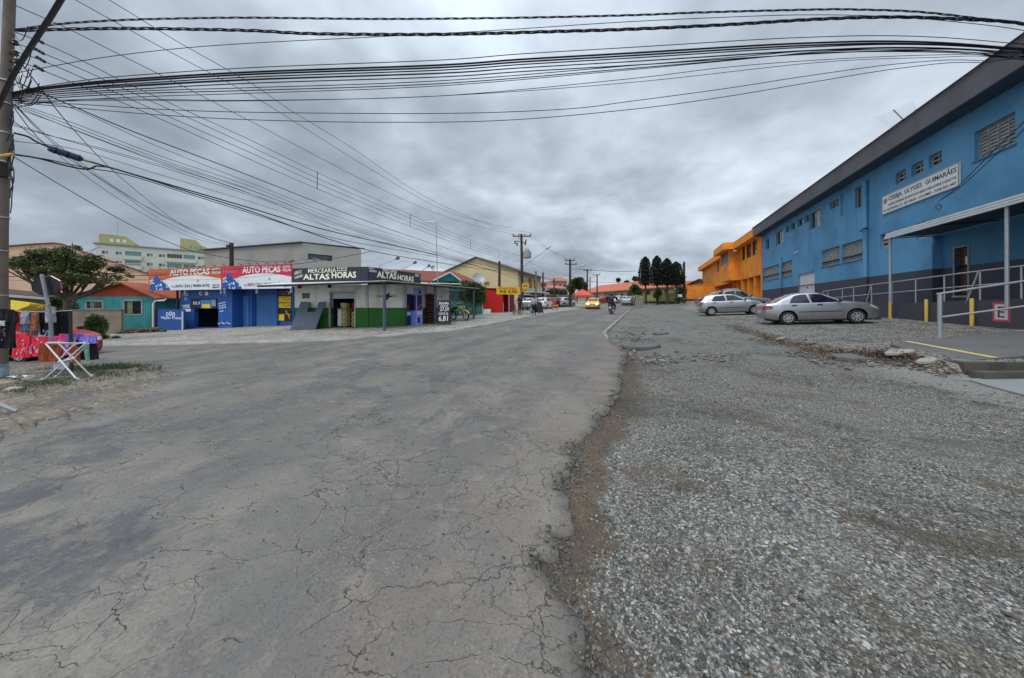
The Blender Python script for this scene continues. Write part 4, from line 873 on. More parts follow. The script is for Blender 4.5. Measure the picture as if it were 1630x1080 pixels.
tx('MERCEARIA',fs2,609.5,632,428.8,433.8,MCREAM,sB_,bold=.01); tx('GELO',fs2,586.5,595,424.6,428.2,MCREAM,sB_,bold=.02); tx('CARVÃO',fs2,587.5,599.5,429,433.5,MCREAM,sB_,bold=.02); tx('GELO',fs2,660.5,667,436.5,440.5,MCREAM,sB_,bold=.02)
flat(fs2,[(0.6,zb+.30),(2.6,zb+.30),(2.6,zb+.22),(0.3,zb+.22)],.03,.012,pm('dull red strip',rgb(96,44,44),rgb(70,36,36),5,.8),'red_strip',sB_)
# parapet behind signs so they stand on something
m=MB(); m.fbox(fs1,s0+.05,s1-.1,-.30,-.081,2.7,zt-.1); m.build('parapet',MSH,gm)
m=MB(); m.fbox(fs2,.1,e1-.05,-.30,-.081,2.7,zt2-.1); m.build('parapet',MSH,gm)
# canopy
P1=G(612,527,SWH); P2=G(692.5,516,SWH); P3=G(754,508,SWH)
zc=2.55; fC=Fr(P1.xy,(UX,UY)); 
can=thing('shop_canopy','long white sheet canopy on blue-grey posts wrapping the grocery corner','canopy',P1)
Lc=fC.pix(758,486)[0]; ML=pm('white canopy sheet',rgb(214,217,218),rgb(188,192,194),1.5,.5,streak=.5)
def top(p,z): return (p.x,p.y,z)
c0=fC.P(-.15,.25,zc+.02); c1=fC.P(Lc,.25,zc+.10); w1=fs2.P(0.0,0.04,zc+.2); w2=fs2.P(e1,.04,zc+.3); w3=fC.P(Lc,-2.2,zc+.30)
la=f1.P(-1.1,1.15,0); lb=f1.P(-1.0,.13,zc+.18); la=Vector((la.x,la.y,zc-.0))
w1b=fs1.P(s1,.04,zc+.2); 
m=MB(); t=Vector((0,0,.04))
for quad in ([la,c0,w1b,lb],[c0,c1,w3,w1b]):
    m.prism(quad,(0,0,.035))
m.build('sheet_roof',ML,can)
m=MB(); m.tube([la-Vector((0,0,.04)),c0-Vector((0,0,.04)),c1-Vector((0,0,.04))],.055,6); m.build('edge_beam',MBLK,can)
m=MB()
for k in range(9):
    a=c0.lerp(c1,(k+.5)/9); b=w1b.lerp(w3,(k+.5)/9); m.tube([a-Vector((0,0,.05)),b-Vector((0,0,.05))],.035,5)
for k in range(6):
    a=la.lerp(c0,(k+.5)/6); b=lb.lerp(w1b,(k+.5)/6); m.tube([a-Vector((0,0,.05)),b-Vector((0,0,.05))],.035,5)
m.tube([fC.P(1.5,-1.6,zc+.12),fC.P(Lc,-1.6,zc+.2)],.05,6); m.build('purlins',MBLK,can)
for i,(P_,r) in enumerate(((P1,.075),(P2,.07),(P3,.07))): MB().tube([(P_.x,P_.y,P_.z-.1),(P_.x,P_.y,zc+.03)],r,10).build('post',MPOST,can,smooth=True)
pb_=fC.P(fC.pix(713,486,-1.2)[0],-1.2,0); MB().tube([(pb_.x,pb_.y,.3),(pb_.x,pb_.y,zc+.15)],.07,8).build('post',MSH,can,smooth=True); 
m=MB(); 
for px in (479,526): 
    s=f1.pix(px,486)[0]; m.fbox(f1,s-.05,s+.05,0,.15,zc-.1,zc+.12)
m.build('brackets',MBLK,can)
# floor lamps on roof (three long-arm floodlights on sign + antenna)
for i,(x0,y0,x1,y1,Y) in enumerate(((604,423,630.5,412.5,18.5),(640,429,658.5,419.5,20.5),(668,434,681,424.8,22.5))):
    a=at(x0,y0,Y); b=at(x1,y1,Y-.6); t=thing('sign_lamp',['long-armed sign floodlight nearest the corner of the grocery','middle of the three sign floodlights over the road-side sign','sign floodlight farthest along the road-side sign'][i],'lamp',a,group='sign floodlights on the grocery roof')
    MB().tube([a-Vector((0,0,.35)),a,b],.022,6).build('arm',MMET,t); d=(b-a).normalized(); MB().tube([b-d*.02,b+d*.12,b+d*.2],[.05,.09,.1],8).build('lamp_head',MPOST,t)
a=at(480,421,18.6); 
for i,(x0,y0,x1,y1) in enumerate(((522,424,500,411.5),(500,427,466,414),(486,428,461.5,416))):
    a=at(x0,y0,18.4); b=at(x1,y1,18.0); t=thing('sign_lamp',['right of the three bent floodlight arms above the front sign','middle bent floodlight arm above the front sign','leftmost bent floodlight arm, above the pink banner end'][i],'lamp',a,group='bent floodlight arms over the front sign')
    MB().tube([a-Vector((0,0,.3)),a,a.lerp(b,.5)+Vector((0,0,.12)),b],.02,6).build('arm',MMET,t); MB().lathe(b,(0,0,-1),[(-.05,.03),(0,.06),(.1,.1),(.12,.0)],10).build('lamp_head',MPOST,t)
# tall antenna mast with short side arm
p=at(697,425,23.0); tz=at(694,352.5,23.0); t=thing('antenna_mast','tall thin mast with a short side arm behind the grocery','mast',(p.x,p.y,2.5))
MB().tube([(p.x,p.y,2.2),(tz.x,tz.y,tz.z)],.035,6).build('mast',MMET,t); MB().tube([(tz.x,tz.y,tz.z),at(674,354.5,23.0)],.03,6).build('side_arm',MMET,t)
# leaning grey steel sheet with a notch
lp=[(477.8,480.5),(493,481),(491.5,497),(505,496.6),(506.5,481),(517.7,480.5),(511.5,525),(472,525.6)]
s_=[f1.pix(x,y,.25) for x,y in lp]; m=MB(); nn=Vector((f1.n.x,f1.n.y,0))
def lean(s,z,zb=A.z): k=max(0,1-(z-zb)/1.9); return .08+.55*k
m.prism([f1.P(s,lean(s,z),max(z,lh(*f1.P(s,.5,0).xy)+.01)) for s,z in s_],nn*.035); o=m.build('steel_sheet',pm('grey sheet steel',rgb(80,88,104),rgb(66,74,90),2,.5,var=.8),None); tagp(o,'big notched grey steel sheet leaning on the green and white wall','metal sheet')
# crates inside doorway
MCR=pm('tan crate',rgb(196,176,112),rgb(150,130,80),6,.6); MCR2=pm('red crate',rgb(128,40,36),rgb(100,34,32),6,.6)
def crate(fr,s,n,z,w,d,h,mat,lab,name='bottle_crate',group='stacked bottle crates in the doorway'):
    t=thing(name,lab,'crate',fr.P(s+w/2,n,z),group=group); m=MB(); k=.022
    for (a,b) in ((s,s+k),(s+w-k,s+w)): m.fbox(fr,a,b,n-d,n,z+.01,z+h)
    for (a,b) in ((n-d,n-d+k),(n-k,n)):
        m.fbox(fr,s,s+w*.18,a,b,z+.01,z+h); m.fbox(fr,s+w*.41,s+w*.59,a,b,z+.01,z+h); m.fbox(fr,s+w*.82,s+w,a,b,z+.01,z+h); m.fbox(fr,s,s+w,a,b,z+.01,z+h*.3); m.fbox(fr,s,s+w,a,b,z+h*.75,z+h)
    m.build('shell',mat,t); MB().fbox(fr,s+k,s+w-k,n-d+k,n-k,z+.01,z+.03).build('bottom',mat,t)
za=d1[2]+.02
names=['bottom','second','third','fourth','top']
for (px,mat,nst,col,nf) in ((543,MCR,5,'tan',-.30),(552.5,MCR,4,'tan',-.62),(559,MCR2,5,'red',-.34)):
    s=f1.pix(px,486,-.3)[0]
    for k in range(nst):
        crate(f1,min(s,d1[1]-.42),nf,za+k*.262,.36,.26,.255,mat if not(col=='red' and k<3) else MCR,f"{names[k]} {'red' if col=='red' and k>=3 else 'tan'} bottle crate of the "+{543:'front left',552.5:'back',559:'right-hand'}[px]+' stack in the grocery doorway')
fz=thing('chest_freezer','small white cabinet just inside the grocery doorway','cabinet',f1.P(d1[0]+.35,-.6,za)); MB().fbox(f1,d1[0]+.1,d1[0]+.55,-.95,-.4,za,za+.95).build('body',MWH,fz,bevel=.02); MB().fbox(f1,d1[0]+.1,d1[0]+.55,-.95,-.39,za+.96,za+1.0).build('lid',MGREYW,fz)
MB().fbox(f1,d1[0]+.35,d1[0]+.75,-.37,-.36,za+1.05,za+1.3).build('price_card',MWH,fz)
# two claw machines in the road-side doorway
def claw(s0,s1,n,z,h,body,label,k):
    t=thing('claw_machine',label,'arcade machine',f3.P((s0+s1)/2,n,z),group='claw machines in the side doorway'); d=.62; w=s1-s0
    m=MB(); m.fbox(f3,s0,s1,n-d,n,z+.02,z+h*.42); m.build('cabinet',body,t,bevel=.015)
    m=MB()
    for a in (s0,s1-.05):
        for b in (n-d,n-.05): m.fbox(f3,a,a+.05,b,b+.05,z+h*.42,z+h*.84)
    m.build('corner_posts',body,t); MB().fbox(f3,s0,s1,n-d,n,z+h*.84,z+h).build('top_box',body,t,bevel=.03)
    MB().fbox(f3,s0+.05,s1-.05,n-.03,n-.02,z+h*.42,z+h*.84).build('glass_front',glass('display glass',(.05,.03,.05),.1),t)
    MB().fbox(f3,s0+.05,s1-.05,n-d+.02,n-d+.04,z+h*.42,z+h*.84).build('back_panel',pm('violet panel',rgb(60,46,110),rgb(50,40,90),5,.6),t)
    m=MB(); 
    for i in range(26): m.blob(f3.P(random.uniform(s0+.09,s1-.09),n-random.uniform(.06,.09),z+h*(.44+.18*random.random())),.06,7,5)
    m.build('toys',pm('plush toys',rgb(196,110,60),rgb(150,40,50),9,.8,var=1),t,smooth=True)
    MB().fbox(f3,s0+.06,s1-.06,n,n+.03,z+h*.30,z+h*.40).build('control_panel',pm('panel pale',rgb(190,196,235),rgb(150,160,220),5,.5),t); MB().fbox(f3,s0+.1,s0+w*.55,n,n+.012,z+h*.08,z+h*.24).build('prize_door',MBLK,t)
    MB().lathe(f3.P((s0+s1)/2,n-.005,z+h*.92),(f3.n.x,f3.n.y,0),[(0,.11),(.01,.11),(.012,0)],20).build('badge',pm('badge',rgb(50,60,150),rgb(40,50,120),6,.5),t)
cz=d3[2]+.02
xa,xb,xc=f3.pix(647.5,0,-.1)[0],f3.pix(660.5,0,.1)[0],f3.pix(674.0,0,.25)[0]
claw(xa,xb-.03,-.15,cz,1.95,pm('dark blue cabinet',rgb(44,44,120),rgb(34,34,90),4,.5),'dark blue claw machine full of toys, left in the doorway',0)
claw(xb,xc,.20,cz,2.0,pm('lilac cabinet',rgb(150,160,232),rgb(120,130,215),4,.45),'pale lilac claw machine with rounded top, right in the doorway',1)
# stack of dark red sacks
MSK=pm('dark red sack',rgb(86,34,34),rgb(54,26,28),8,.75,.5,30,var=1)
s0_,s1_=f3.pix(681,0,.35)[0],f3.pix(694,0,.35)[0]; zb_=lh(*f3.P(s0_,.3,0).xy)
for k in range(11):
    z=zb_+.075+.155*k; m=MB(); m.blob(f3.P((s0_+s1_)/2+random.uniform(-.04,.04),.3+random.uniform(-.03,.03),z),((s1_-s0_)*.52,.26,.10),14,8,.05,Matrix.Rotation(math.atan2(UY,UX),3,'Z'))
    o=m.build('charcoal_sack',MSK,None,smooth=True); tagp(o,f"dark red paper sack, {['lowest','second','third','fourth','fifth','sixth','seventh','eighth','ninth','tenth','topmost'][k]} of the pile by the claw machines",'sack','pile of dark red charcoal sacks')
o=thing('wire_rack','thin black wire rack frame standing beside the sacks','rack',f3.P(s1_+.25,.3,zb_)); m=MB(); s=s1_+.1
for a in (s,s+.5): m.tube([f3.P(a,.3,zb_),f3.P(a,.3,zb_+1.62)],.015,5)
for z in (.5,1.0,1.6): m.tube([f3.P(s,.3,zb_+z),f3.P(s+.5,.3,zb_+z)],.012,5)
m.build('frame',MBLK,o)
# A-boards
def aboard(pc,w,h,lines,label,fr,name='chalk_board'):
    t=thing(name,label,'sign',pc,group='folding chalk boards on the sidewalk'); z=pc.z
    for sg in (1,-1):
        m=MB(); P=fr.P; a=.03*0
        tp=[P(-w/2,sg*.02,z+h),P(w/2,sg*.02,z+h)]; bt=[P(-w/2,sg*.33,z+.1),P(w/2,sg*.33,z+.1)]
        n=Vector((fr.n.x,fr.n.y,0))*.012*sg
        m.prism([bt[0],bt[1],tp[1],tp[0]],n); b=m.build('panel',pm('chalkboard',rgb(34,34,44),rgb(26,26,34),4,.7),t)
        m=MB(); 
        for q in (-w/2,w/2): m.tube([P(q,sg*.36,z),P(q,sg*.01,z+h+.02)],.02,5)
        m.tube([P(-w/2,sg*.01,z+h+.02),P(w/2,sg*.01,z+h+.02)],.02,5); m.tube([P(-w/2,sg*.33,z+.1),P(w/2,sg*.33,z+.1)],.018,5); m.build('frame',MBLK,t)
    return t
class LeanFr:  # frame on the sloping front panel of a board
    def __init__(f,fr,z,h): f.fr=fr; f.z=z; f.h=h
    def P(f,s,n,z): k=(z-f.z-.1)/(f.h-.1); return f.fr.P(s,.33-(.31)*k+.016+n,z)
pa=G(707,517.5,SWH); fa=Fr(pa.xy,(.98,.12)); t=aboard(pa,.64,1.3,0,'black chalk board with white prices beside the last canopy posts',fa); lf=LeanFr(fa,pa.z,1.3)
for s_t,x0,x1,z0,z1 in (('BRAHMA',-.26,.26,1.10,1.24),('269ml',-.2,.2,.98,1.08),('27,59',-.2,.26,.72,.95),('COCA 2L',-.27,.24,.55,.68),('6,81',-.26,.22,.18,.50)): text(s_t,lf,x0,x1,pa.z+z0,pa.z+z1,0,MWH,t,.02)
pa=G(857.5,499.5,SWH); fa=Fr(pa.xy,(.9,.45)); t=aboard(pa,.55,.95,0,'dark chalk board behind the woman with the green bag',fa); lf=LeanFr(fa,pa.z,.95)
for i,z in enumerate((.95,.78,.6,.42)): text(['PRATO','DO DIA','R$ 15','MARMITA'][i],lf,-.3,.3,pa.z+z,pa.z+z+.11,0,MGREYW,t,.01) if 0 else None
# ---------------- auto parts shop ----------------
MBS=pm('shop blue paint',rgb(34,84,156),rgb(30,68,124),1.2,.65,.1,50,var=.7,streak=.5); MBS2=pm('light shop blue',rgb(76,128,182),rgb(60,106,158),2,.55,streak=.3)
g0=place(465,19.5); g1=place(236,22.7); fa=Fr(g1,(g0-g1)); fw=Fr(fa.P(0,-.45,0).xy,fa.s); 
X=lambda px,n=0: fw.pix(px,486,n)[0]
ap=thing('auto_parts_shop','low deep blue auto parts shop under two wide banners','shop',fw.P(X(370),0,-.3))
zT=2.75
dA=fw.rect(309,347.5,492,521.6); zfl=fw.pix(330,522)[1]; dA=(dA[0],dA[1],zfl,fw.pix(328,491.4)[1])
cor=X(369.5); xl=X(287)
m=wall(fw,xl,cor,-1.2,zT,[dA],.25)
rs=-.75 # right half set back
fw2=Fr(fw.P(0,rs,0).xy,fw.s); X2=lambda px: fw2.pix(px,486)[0]
dB=fw2.rect(405.6,441,469.4,523); dB=(dB[0],dB[1],fw2.pix(423,523.5)[1],dB[3])
xr=X2(468); m.add([fw.P(cor,0,-1.2),fw.P(cor,rs,-1.2),fw.P(cor,rs,zT),fw.P(cor,0,zT)],[(0,1,2,3)])
wall(fw2,cor,xr,-1.2,zT,[dB],.18,m)
m.add([fw.P(xl,0,-1.2),fw.P(xl,-7,-1.2),fw.P(xl,-7,zT),fw.P(xl,0,zT)],[(0,1,2,3)]); m.add([fw.P(xl,0,zT),fw.P(xr,0,zT),fw.P(xr,-8,zT),fw.P(xl,-7,zT)],[(0,1,2,3)])
m.build('wall',MBS,ap)
m=MB(); a,b,c,e=dA; P=fw.P; dp=-2.6; m.add([P(a-.3,-.25,c),P(b+.3,-.25,c),P(b+.3,dp,c),P(a-.3,dp,c),P(a-.3,-.25,e+.2),P(b+.3,-.25,e+.2),P(b+.3,dp,e+.2),P(a-.3,dp,e+.2)],[(0,1,2,3),(4,5,6,7),(3,2,6,7),(0,3,7,4),(1,2,6,5)]); m.build('interior',MIN,ap)
m=MB(); n=34
for i in range(n): z0=dB[2]+(dB[3]-dB[2])*i/n; z1=dB[2]+(dB[3]-dB[2])*(i+1)/n; m.add([fw2.P(dB[0],-.12,z0),fw2.P(dB[1],-.12,z0),fw2.P(dB[1],-.085,(z0+z1)/2),fw2.P(dB[0],-.085,(z0+z1)/2),fw2.P(dB[1],-.12,z1),fw2.P(dB[0],-.12,z1)],[(0,1,2,3),(3,2,4,5)])
m.build('roller_door',MBS2,ap,label='light blue closed roller door')
for a_,b_ in ((397,404),(441.5,444)): MB().fbox(fw2,X2(a_),X2(b_),0,.1,-.6,zT-.1).build('pier',MBS,ap)
pf=fw2.rect(379.5,396,478,523.5); MB().fbox(fw2,pf[0],pf[1],0,.06,pf[2]-.3,pf[3]+.3).build('panel',MBS2,ap,label='lighter blue panel with faded marks')
m=MB()
for k in range(5): a=fw2.rect(385.5,391.5,486+6.5*k,490+6.5*k,.06); m.lathe(fw2.P((a[0]+a[1])/2,.061,(a[2]+a[3])/2),(fw2.n.x,fw2.n.y,0),[(0,.14),(.004,.14),(.004,.10),(0,.10)],14)
m.build('wheel_marks',MBS,ap)
MWL=pm('white lettering',rgb(225,228,230),rgb(200,204,208),6,.6); MRL=pm('red lettering',rgb(190,34,34),rgb(160,30,30),6,.6); MYL=pm('yellow sheet',rgb(232,200,40),rgb(214,180,36),5,.6)
# sign over doorway
r=fw.rect(305,345.5,475.5,491.3); o=MB().fbox(fw,r[0],r[1],.0,.05,r[2],r[3]).build('door_sign',pm('door sign dark',rgb(28,34,52),rgb(22,28,44),4,.6),ap); 
r2=fw.rect(320,337,478,491,.05); MB().fbox(fw,r2[0],r2[1],.05,.056,r2[2],r2[3]).build('sign_patch',MBS2,o); r2=fw.rect(322,334,484.5,490.5,.056); MB().fbox(fw,r2[0],r2[1],.056,.06,r2[2],r2[3]).build('sign_patch',MYL,o); r2=fw.rect(335,343.5,477.5,488,.05); MB().fbox(fw,r2[0],r2[1],.05,.056,r2[2],r2[3]).build('sign_patch',MGREYW,o)
tx('22,5',fw,307,318.5,480.5,485.5,MWL,o,n=.052,bold=.03); tx('PNEUS',fw,307,319,486.8,488.6,MWL,o,n=.052) if 0 else None
tx('C',fw,317,321,464.5,470.5,MWL,ap,n=.003,bold=.06); tx('I',fw,323.2,325.8,464.5,470.5,MRL,ap,n=.003,bold=.09); tx('B',fw,327,331.5,464.5,470.5,MWL,ap,n=.003,bold=.06)
r=fw.rect(290,304.5,484,496.5); nb=MB().fbox(fw,r[0],r[1],.0,.03,r[2],r[3]).build('brand_panel',MBS,ap); tx('NGK',fw,290.8,302.5,485.2,490.3,MWL,nb,n=.032,bold=.05)
r=fw.rect(291.5,304.5,492,496.3); MB().fbox(fw,r[0],r[1],.03,.034,r[2],r[3]).build('sub_panel',MWL,nb)
for (x0,x1,y0,y1,mt) in ((291,300,466.5,471.5,MGREYW),(293.5,298.5,473.5,478.5,MGREYW),(356,361.5,469,472,MBS2)):
    r=fw.rect(x0,x1,y0,y1); MB().fbox(fw,r[0],r[1],0,.02,r[2],r[3]).build('wall_plate',mt,ap)
for k,(x0,x1,y) in enumerate(((348.5,359,484),(349,360,488),(349,360.5,491.5),(350,356,496.5))):
    r=fw.rect(x0,x1,y-1.3,y+.7); m=MB(); nn=max(2,int((x1-x0)/2))
    for i in range(nn): a=r[0]+(r[1]-r[0])*i/nn; m.fbox(fw,a,a+(r[1]-r[0])/nn*.62,0,.003,r[2]+.02*(i%2)+.02*i,r[3]+.02*i)
    m.build('painted_lines',MWL,ap)
m=MB(); prev=None; pts=[]
for k in range(13): s,z=fw.pix(347+1.75*k,515+1.2*math.sin(k*1.3)); pts.append(fw.P(s,.012,z))
m.tube(pts,.02,4); m.build('wavy_line',MWL,ap)
r=fw.rect(327,346,493.5,499); MB().fbox(fw,a:=r[0]-1.0,r[1],-2.4,-2.38,r[2],r[3]+.1).build('inner_sign',MWL,ap); r=fw.rect(315,324,493.5,499); 
# posters right
def poster(x0,x1,y0,y1,rows,par,dz=.0):
    r=fw2.rect(x0,x1,y0,y1,.02); b=MB().fbox(fw2,r[0],r[1],.0,.02,r[2],r[3]).build('poster',rows[0],par)
    for (mat,u0,u1,v0,v1,txt) in rows[1:]:
        a0=r[0]+(r[1]-r[0])*u0; a1=r[0]+(r[1]-r[0])*u1; b0_=r[2]+(r[3]-r[2])*v0; b1_=r[2]+(r[3]-r[2])*v1
        if txt: text(txt,fw2,a0,a1,b0_,b1_,.0245,mat,b,.03)
        else: MB().fbox(fw2,a0,a1,.02,.0235,b0_,b1_).build('poster_field',mat,b)
    return b
poster(441.3,463.5,461.5,493,[MBLK,(MYL,.03,.97,.08,.66,0),(MRL,.42,.95,.42,.56,'93,00'),(MRL,.42,.95,.12,.25,'75,00'),(MBLK,.08,.95,.58,.65,'KIT REVISAO') if 0 else (MBLK,.08,.9,.30,.37,'MOTUL') if 0 else (MBLK,.1,.9,.31,.36,0),(MBLK,.1,.9,.60,.635,0),(MGREYW,.05,.7,.86,.93,'TROCA'),(MGREYW,.05,.7,.74,.81,'DE OLEO'),(MYL,.72,.98,.72,.95,'V')],ap)
po=poster(442,464.8,493.6,511.8,[MBLK,(MYL,.04,.46,.06,.62,0)],ap); r=fw2.rect(442,464.8,493.6,511.8,.02)
m=MB(); m.tube([fw2.P(r[0]+(r[1]-r[0])*x,.026,r[2]+(r[3]-r[2])*z) for x,z in ((.55,.8),(.62,.95),(.66,.75),(.78,.5),(.85,.2))],.025,5); m.tube([fw2.P(r[0]+(r[1]-r[0])*x,.026,r[2]+(r[3]-r[2])*z) for x,z in ((.5,.62),(.64,.7),(.9,.55))],.018,5); m.build('poster_figure',MYL,po)
# low blue wall with name
g2=place(251,22.3); g3=place(291,21.3); fl2=Fr(g2,(g3-g2)); Lf=(g3-g2).length
zt=fl2.pix(270,493)[1]; lw=thing('low_blue_wall','low blue wall with white painted name left of the shop','wall',fl2.P(1,0,-.4))
MB().fbox(fl2,0,Lf,-.15,0,-1.3,zt).build('wall',MBS,lw); MB().fbox(fl2,-.55,-.01,-.2,.02,-1.3,zt+.02).build('end_pier',pm('dark end pier',rgb(30,30,44),rgb(24,24,34),3,.7),lw)
r=fl2.rect(256.5,288.5,504,509.5); text('Hipper Freios',fl2,r[0],r[1],r[2],r[3],.002,MWL,lw,.03)
m=MB()
for k,px in enumerate((266.5,271.5,276.5)): s,z=fl2.pix(px,501-(1.5 if k==1 else 0)); m.lathe(fl2.P(s,.002,z),(fl2.n.x,fl2.n.y,0),[(0,.16),(.006,.16),(.006,.09),(0,.09)],16)
m.build('painted_emblem',MWL,lw)
s=fl2.pix(291.6,486,.05)[0]; o=MB().tube([fl2.P(s,.08,fl2.pix(291,523)[1]-.1),fl2.P(s,.08,fl2.pix(291,496)[1])],.045,8).build('white_pipe',MWH,ap)
# banners
def banner(x0,x1,base,label,wavy,yellow):
    s0,s1=fa.pix(x0,486)[0],fa.pix(x1,486)[0]; z0,z1=2.57,4.13; t=thing('shop_banner',label,'banner',fa.P((s0+s1)/2,0,z0),group='wide printed banners over the auto parts shop')
    w=s1-s0; h=z1-z0; P=lambda u,v: (s0+w*u,z0+h*v)
    MB().fbox(fa,s0,s1,-.05,0,z0,z1).build('cloth',base,t)
    top=[P(u,.42+.22*math.sin(max(0,min(1,(u-.12)/.9))*3.0)-.12*(u<.3)*(0.3-u)*3) for u in np.linspace(.17,1,24)]
    flat(fa,[P(.1,0),P(1,0)]+top[::-1]+[P(.14,.36)],.001,.004,MWL,'white_wave',t)
    if yellow:
        pts=[(P(u,.66-.9*(u-.62)**2*1.6)) for u in np.linspace(.55,.92,12)]; m=MB()
        for a,b in zip(pts[:-1],pts[1:]): m.add([fa.P(a[0],.007,a[1]-.03),fa.P(b[0],.007,b[1]-.05),fa.P(b[0],.007,b[1]),fa.P(a[0],.007,a[1])],[(0,1,2,3)])
        m.build('yellow_streak',MYL,t)
    mo=[(0,.0),(.02,.30),(.06,.42),(.075,.62),(.10,.74),(.125,.66),(.15,.56),(.18,.52),(.22,.34),(.27,.22),(.31,.04),(.30,0)]
    if x0<240: mo=[(0.02,0)]+[(a+.012,b) for a,b in mo[1:]]
    mt=flat(fa,[P(*q) for q in mo],.005,.004,pm('mountain blue',rgb(38,92,168),rgb(16,52,120),8,.6,var=1),'mountain_print',t)
    r=random.Random(3); m=MB()
    for k in range(26):
        u=r.uniform(.02,.27); v=r.uniform(.03,.72-2.0*abs(u-.1)) if abs(u-.1)<.3 else .1
        if v<.03: continue
        a=[P(u,v),P(u+.03*r.uniform(.4,1.2),v-.12*r.uniform(.3,1)),P(u+.012,v-.02-.1*r.random()),P(u-.008,v-.08)]; a=[(x,max(z,z0+.01)) for x,z in a]
        m.add([fa.P(x,.0105,z) for x,z in a],[(0,1,2,3)])
    m.build('snow_print',pm('snow print',rgb(205,220,235),rgb(170,195,225),8,.6),t)
    def T(s,u0,u1,v0,v1,mat,b=.03): text(s,fa,s0+w*u0,s0+w*u1,z0+h*v0,z0+h*v1,.0125,mat,t,b)
    T('EVEREST',.02,.27,.70,.88,pm('pale lettering',rgb(190,120,90),rgb(170,105,80),6,.6) if yellow else pm('pink lettering',rgb(225,120,130),rgb(210,105,115),6,.6),.0)
    T('AUTO PEÇAS',.315,.855,.60,.94,MWL,.06)
    T('AUTO',.885,.985,.82,.93,MWL,.04); T('PEÇAS',.885,.995,.67,.79,MWL,.04)
    T('(41)',.34,.39,.10,.20,MTX,.0); T('3675-1224 | 98484-8192',.395,.855,.08,.25,MTX,.02); T('3675-1224',.89,.98,.16,.23,MTX,0); T('98484-8192',.89,.98,.06,.13,MTX,0)
    MB().lathe(fa.P(s0+w*.70,.006,z0+h*.40),(fa.n.x,fa.n.y,0),[(0,.09),(.006,.09),(.006,.05),(0,.05)],16).build('phone_mark',pm('teal mark',rgb(30,130,120),rgb(20,110,100),8,.6),t)
    m=MB()
    for k in range(8): x=s0+w*(k+.3)/8; m.tube([fa.P(x,-.06,z1-.05),fa.P(x,-.06,z1+.08),fa.P(x,.10,z1+.12)],.02,5)
    m.build('lamp_brackets',MBLK,t)
    m=MB(); 
    for x in (s0+.15,s1-.15,(s0+s1)/2): m.fbox(fa,x-.04,x+.04,-.16,-.06,z0-.3,z1-.02)
    m.build('support_frame',MMET,t)
banner(236,352,pm('orange banner',rgb(192,98,58),rgb(172,86,52),1.5,.7),'orange auto parts banner with mountain print, the left one of two',1,True)
banner(352.5,464,pm('crimson banner',rgb(206,50,72),rgb(188,44,64),1.5,.7),'crimson auto parts banner with mountain print, the right one of two',1,False)
s=fa.pix(281,486,-.1)[0]; MB().fbox(fa,s-.05,s+.05,-.2,-.1,-1.2,4.0).build('banner_post',MBLK,ap)
s=fa.pix(240,486,-.1)[0]; MB().fbox(fa,s-.05,s+.05,-.2,-.1,-1.2,4.0).build('banner_post',MBLK,ap)
# ---------------- warehouse behind ----------------
MWR=pm('grey render',rgb(152,149,138),rgb(134,131,120),.4,.85,.15,20,var=.8,streak=.6); MWR2=pm('pale grey render',rgb(174,171,160),rgb(152,150,139),.4,.85,.15,20,var=.8,streak=.6)
k0=place(325,27.3); k1=place(482,24.0); k2=place(575,26.6); wh=thing('warehouse','tall windowless grey warehouse rising behind the banners','building',(k1.x,k1.y,0))
zA=at(325,399,27.3).z; zB=at(482,387,24).z; zC_=at(575,396.4,26.6).z; q3=k0+(k2-k1)
m=MB(); m.add([(k0.x,k0.y,-.5),(k1.x,k1.y,-.5),(k1.x,k1.y,zB),(k0.x,k0.y,zA)],[(0,1,2,3)]); m.add([(k0.x,k0.y,-.5),(q3.x,q3.y,-.5),(q3.x,q3.y,zA),(k0.x,k0.y,zA)],[(0,1,2,3)]); m.build('front_wall',MWR,wh)
fk=Fr(k1,(k2-k1)); Lk=(k2-k1).length; sl_=fk.rect(490,529,405.5,414.5); m=MB()
m=wall(fk,0,Lk,-.5,zC_-.05,[(sl_[0],sl_[1],sl_[2],sl_[3])],.3); m.add([fk.P(0,0,zC_-.05),fk.P(Lk,0,zC_-.05),fk.P(0,0,zB)],[(0,1,2)]); m.build('side_wall',MWR2,wh); MB().fbox(fk,sl_[0],sl_[1],-.32,-.3,sl_[2],sl_[3]).build('window',MGL,wh)
MRF=pm('fibre cement roof',rgb(112,108,100),rgb(84,82,76),2,.9,.3,20); m=MB(); d=(k0-k1).normalized(); e=(k2-k1).normalized(); n=60
e0=k0+d*.6-e*.25; e1_=k1-e*.25-d*.1; 
R0=[];R1=[]
for i in range(n*4+1):
    t=i/(n*4); a=e0.lerp(e1_,t); z=zA+.02+(zB-zA)*t+.04*math.sin(i*math.pi/2); R0.append((a.x,a.y,z+.05)); b=a+e*Lk*1.12; R1.append((b.x,b.y,z+.05+(zC_-zB)))
k=len(R0); m.add(R0+R1+[(a[0],a[1],a[2]-.03) for a in R0],[(i,i+1,k+i+1,k+i) for i in range(k-1)]+[(i,i+1,2*k+i+1,2*k+i) for i in range(k-1)]); m.build('roof',MRF,wh)
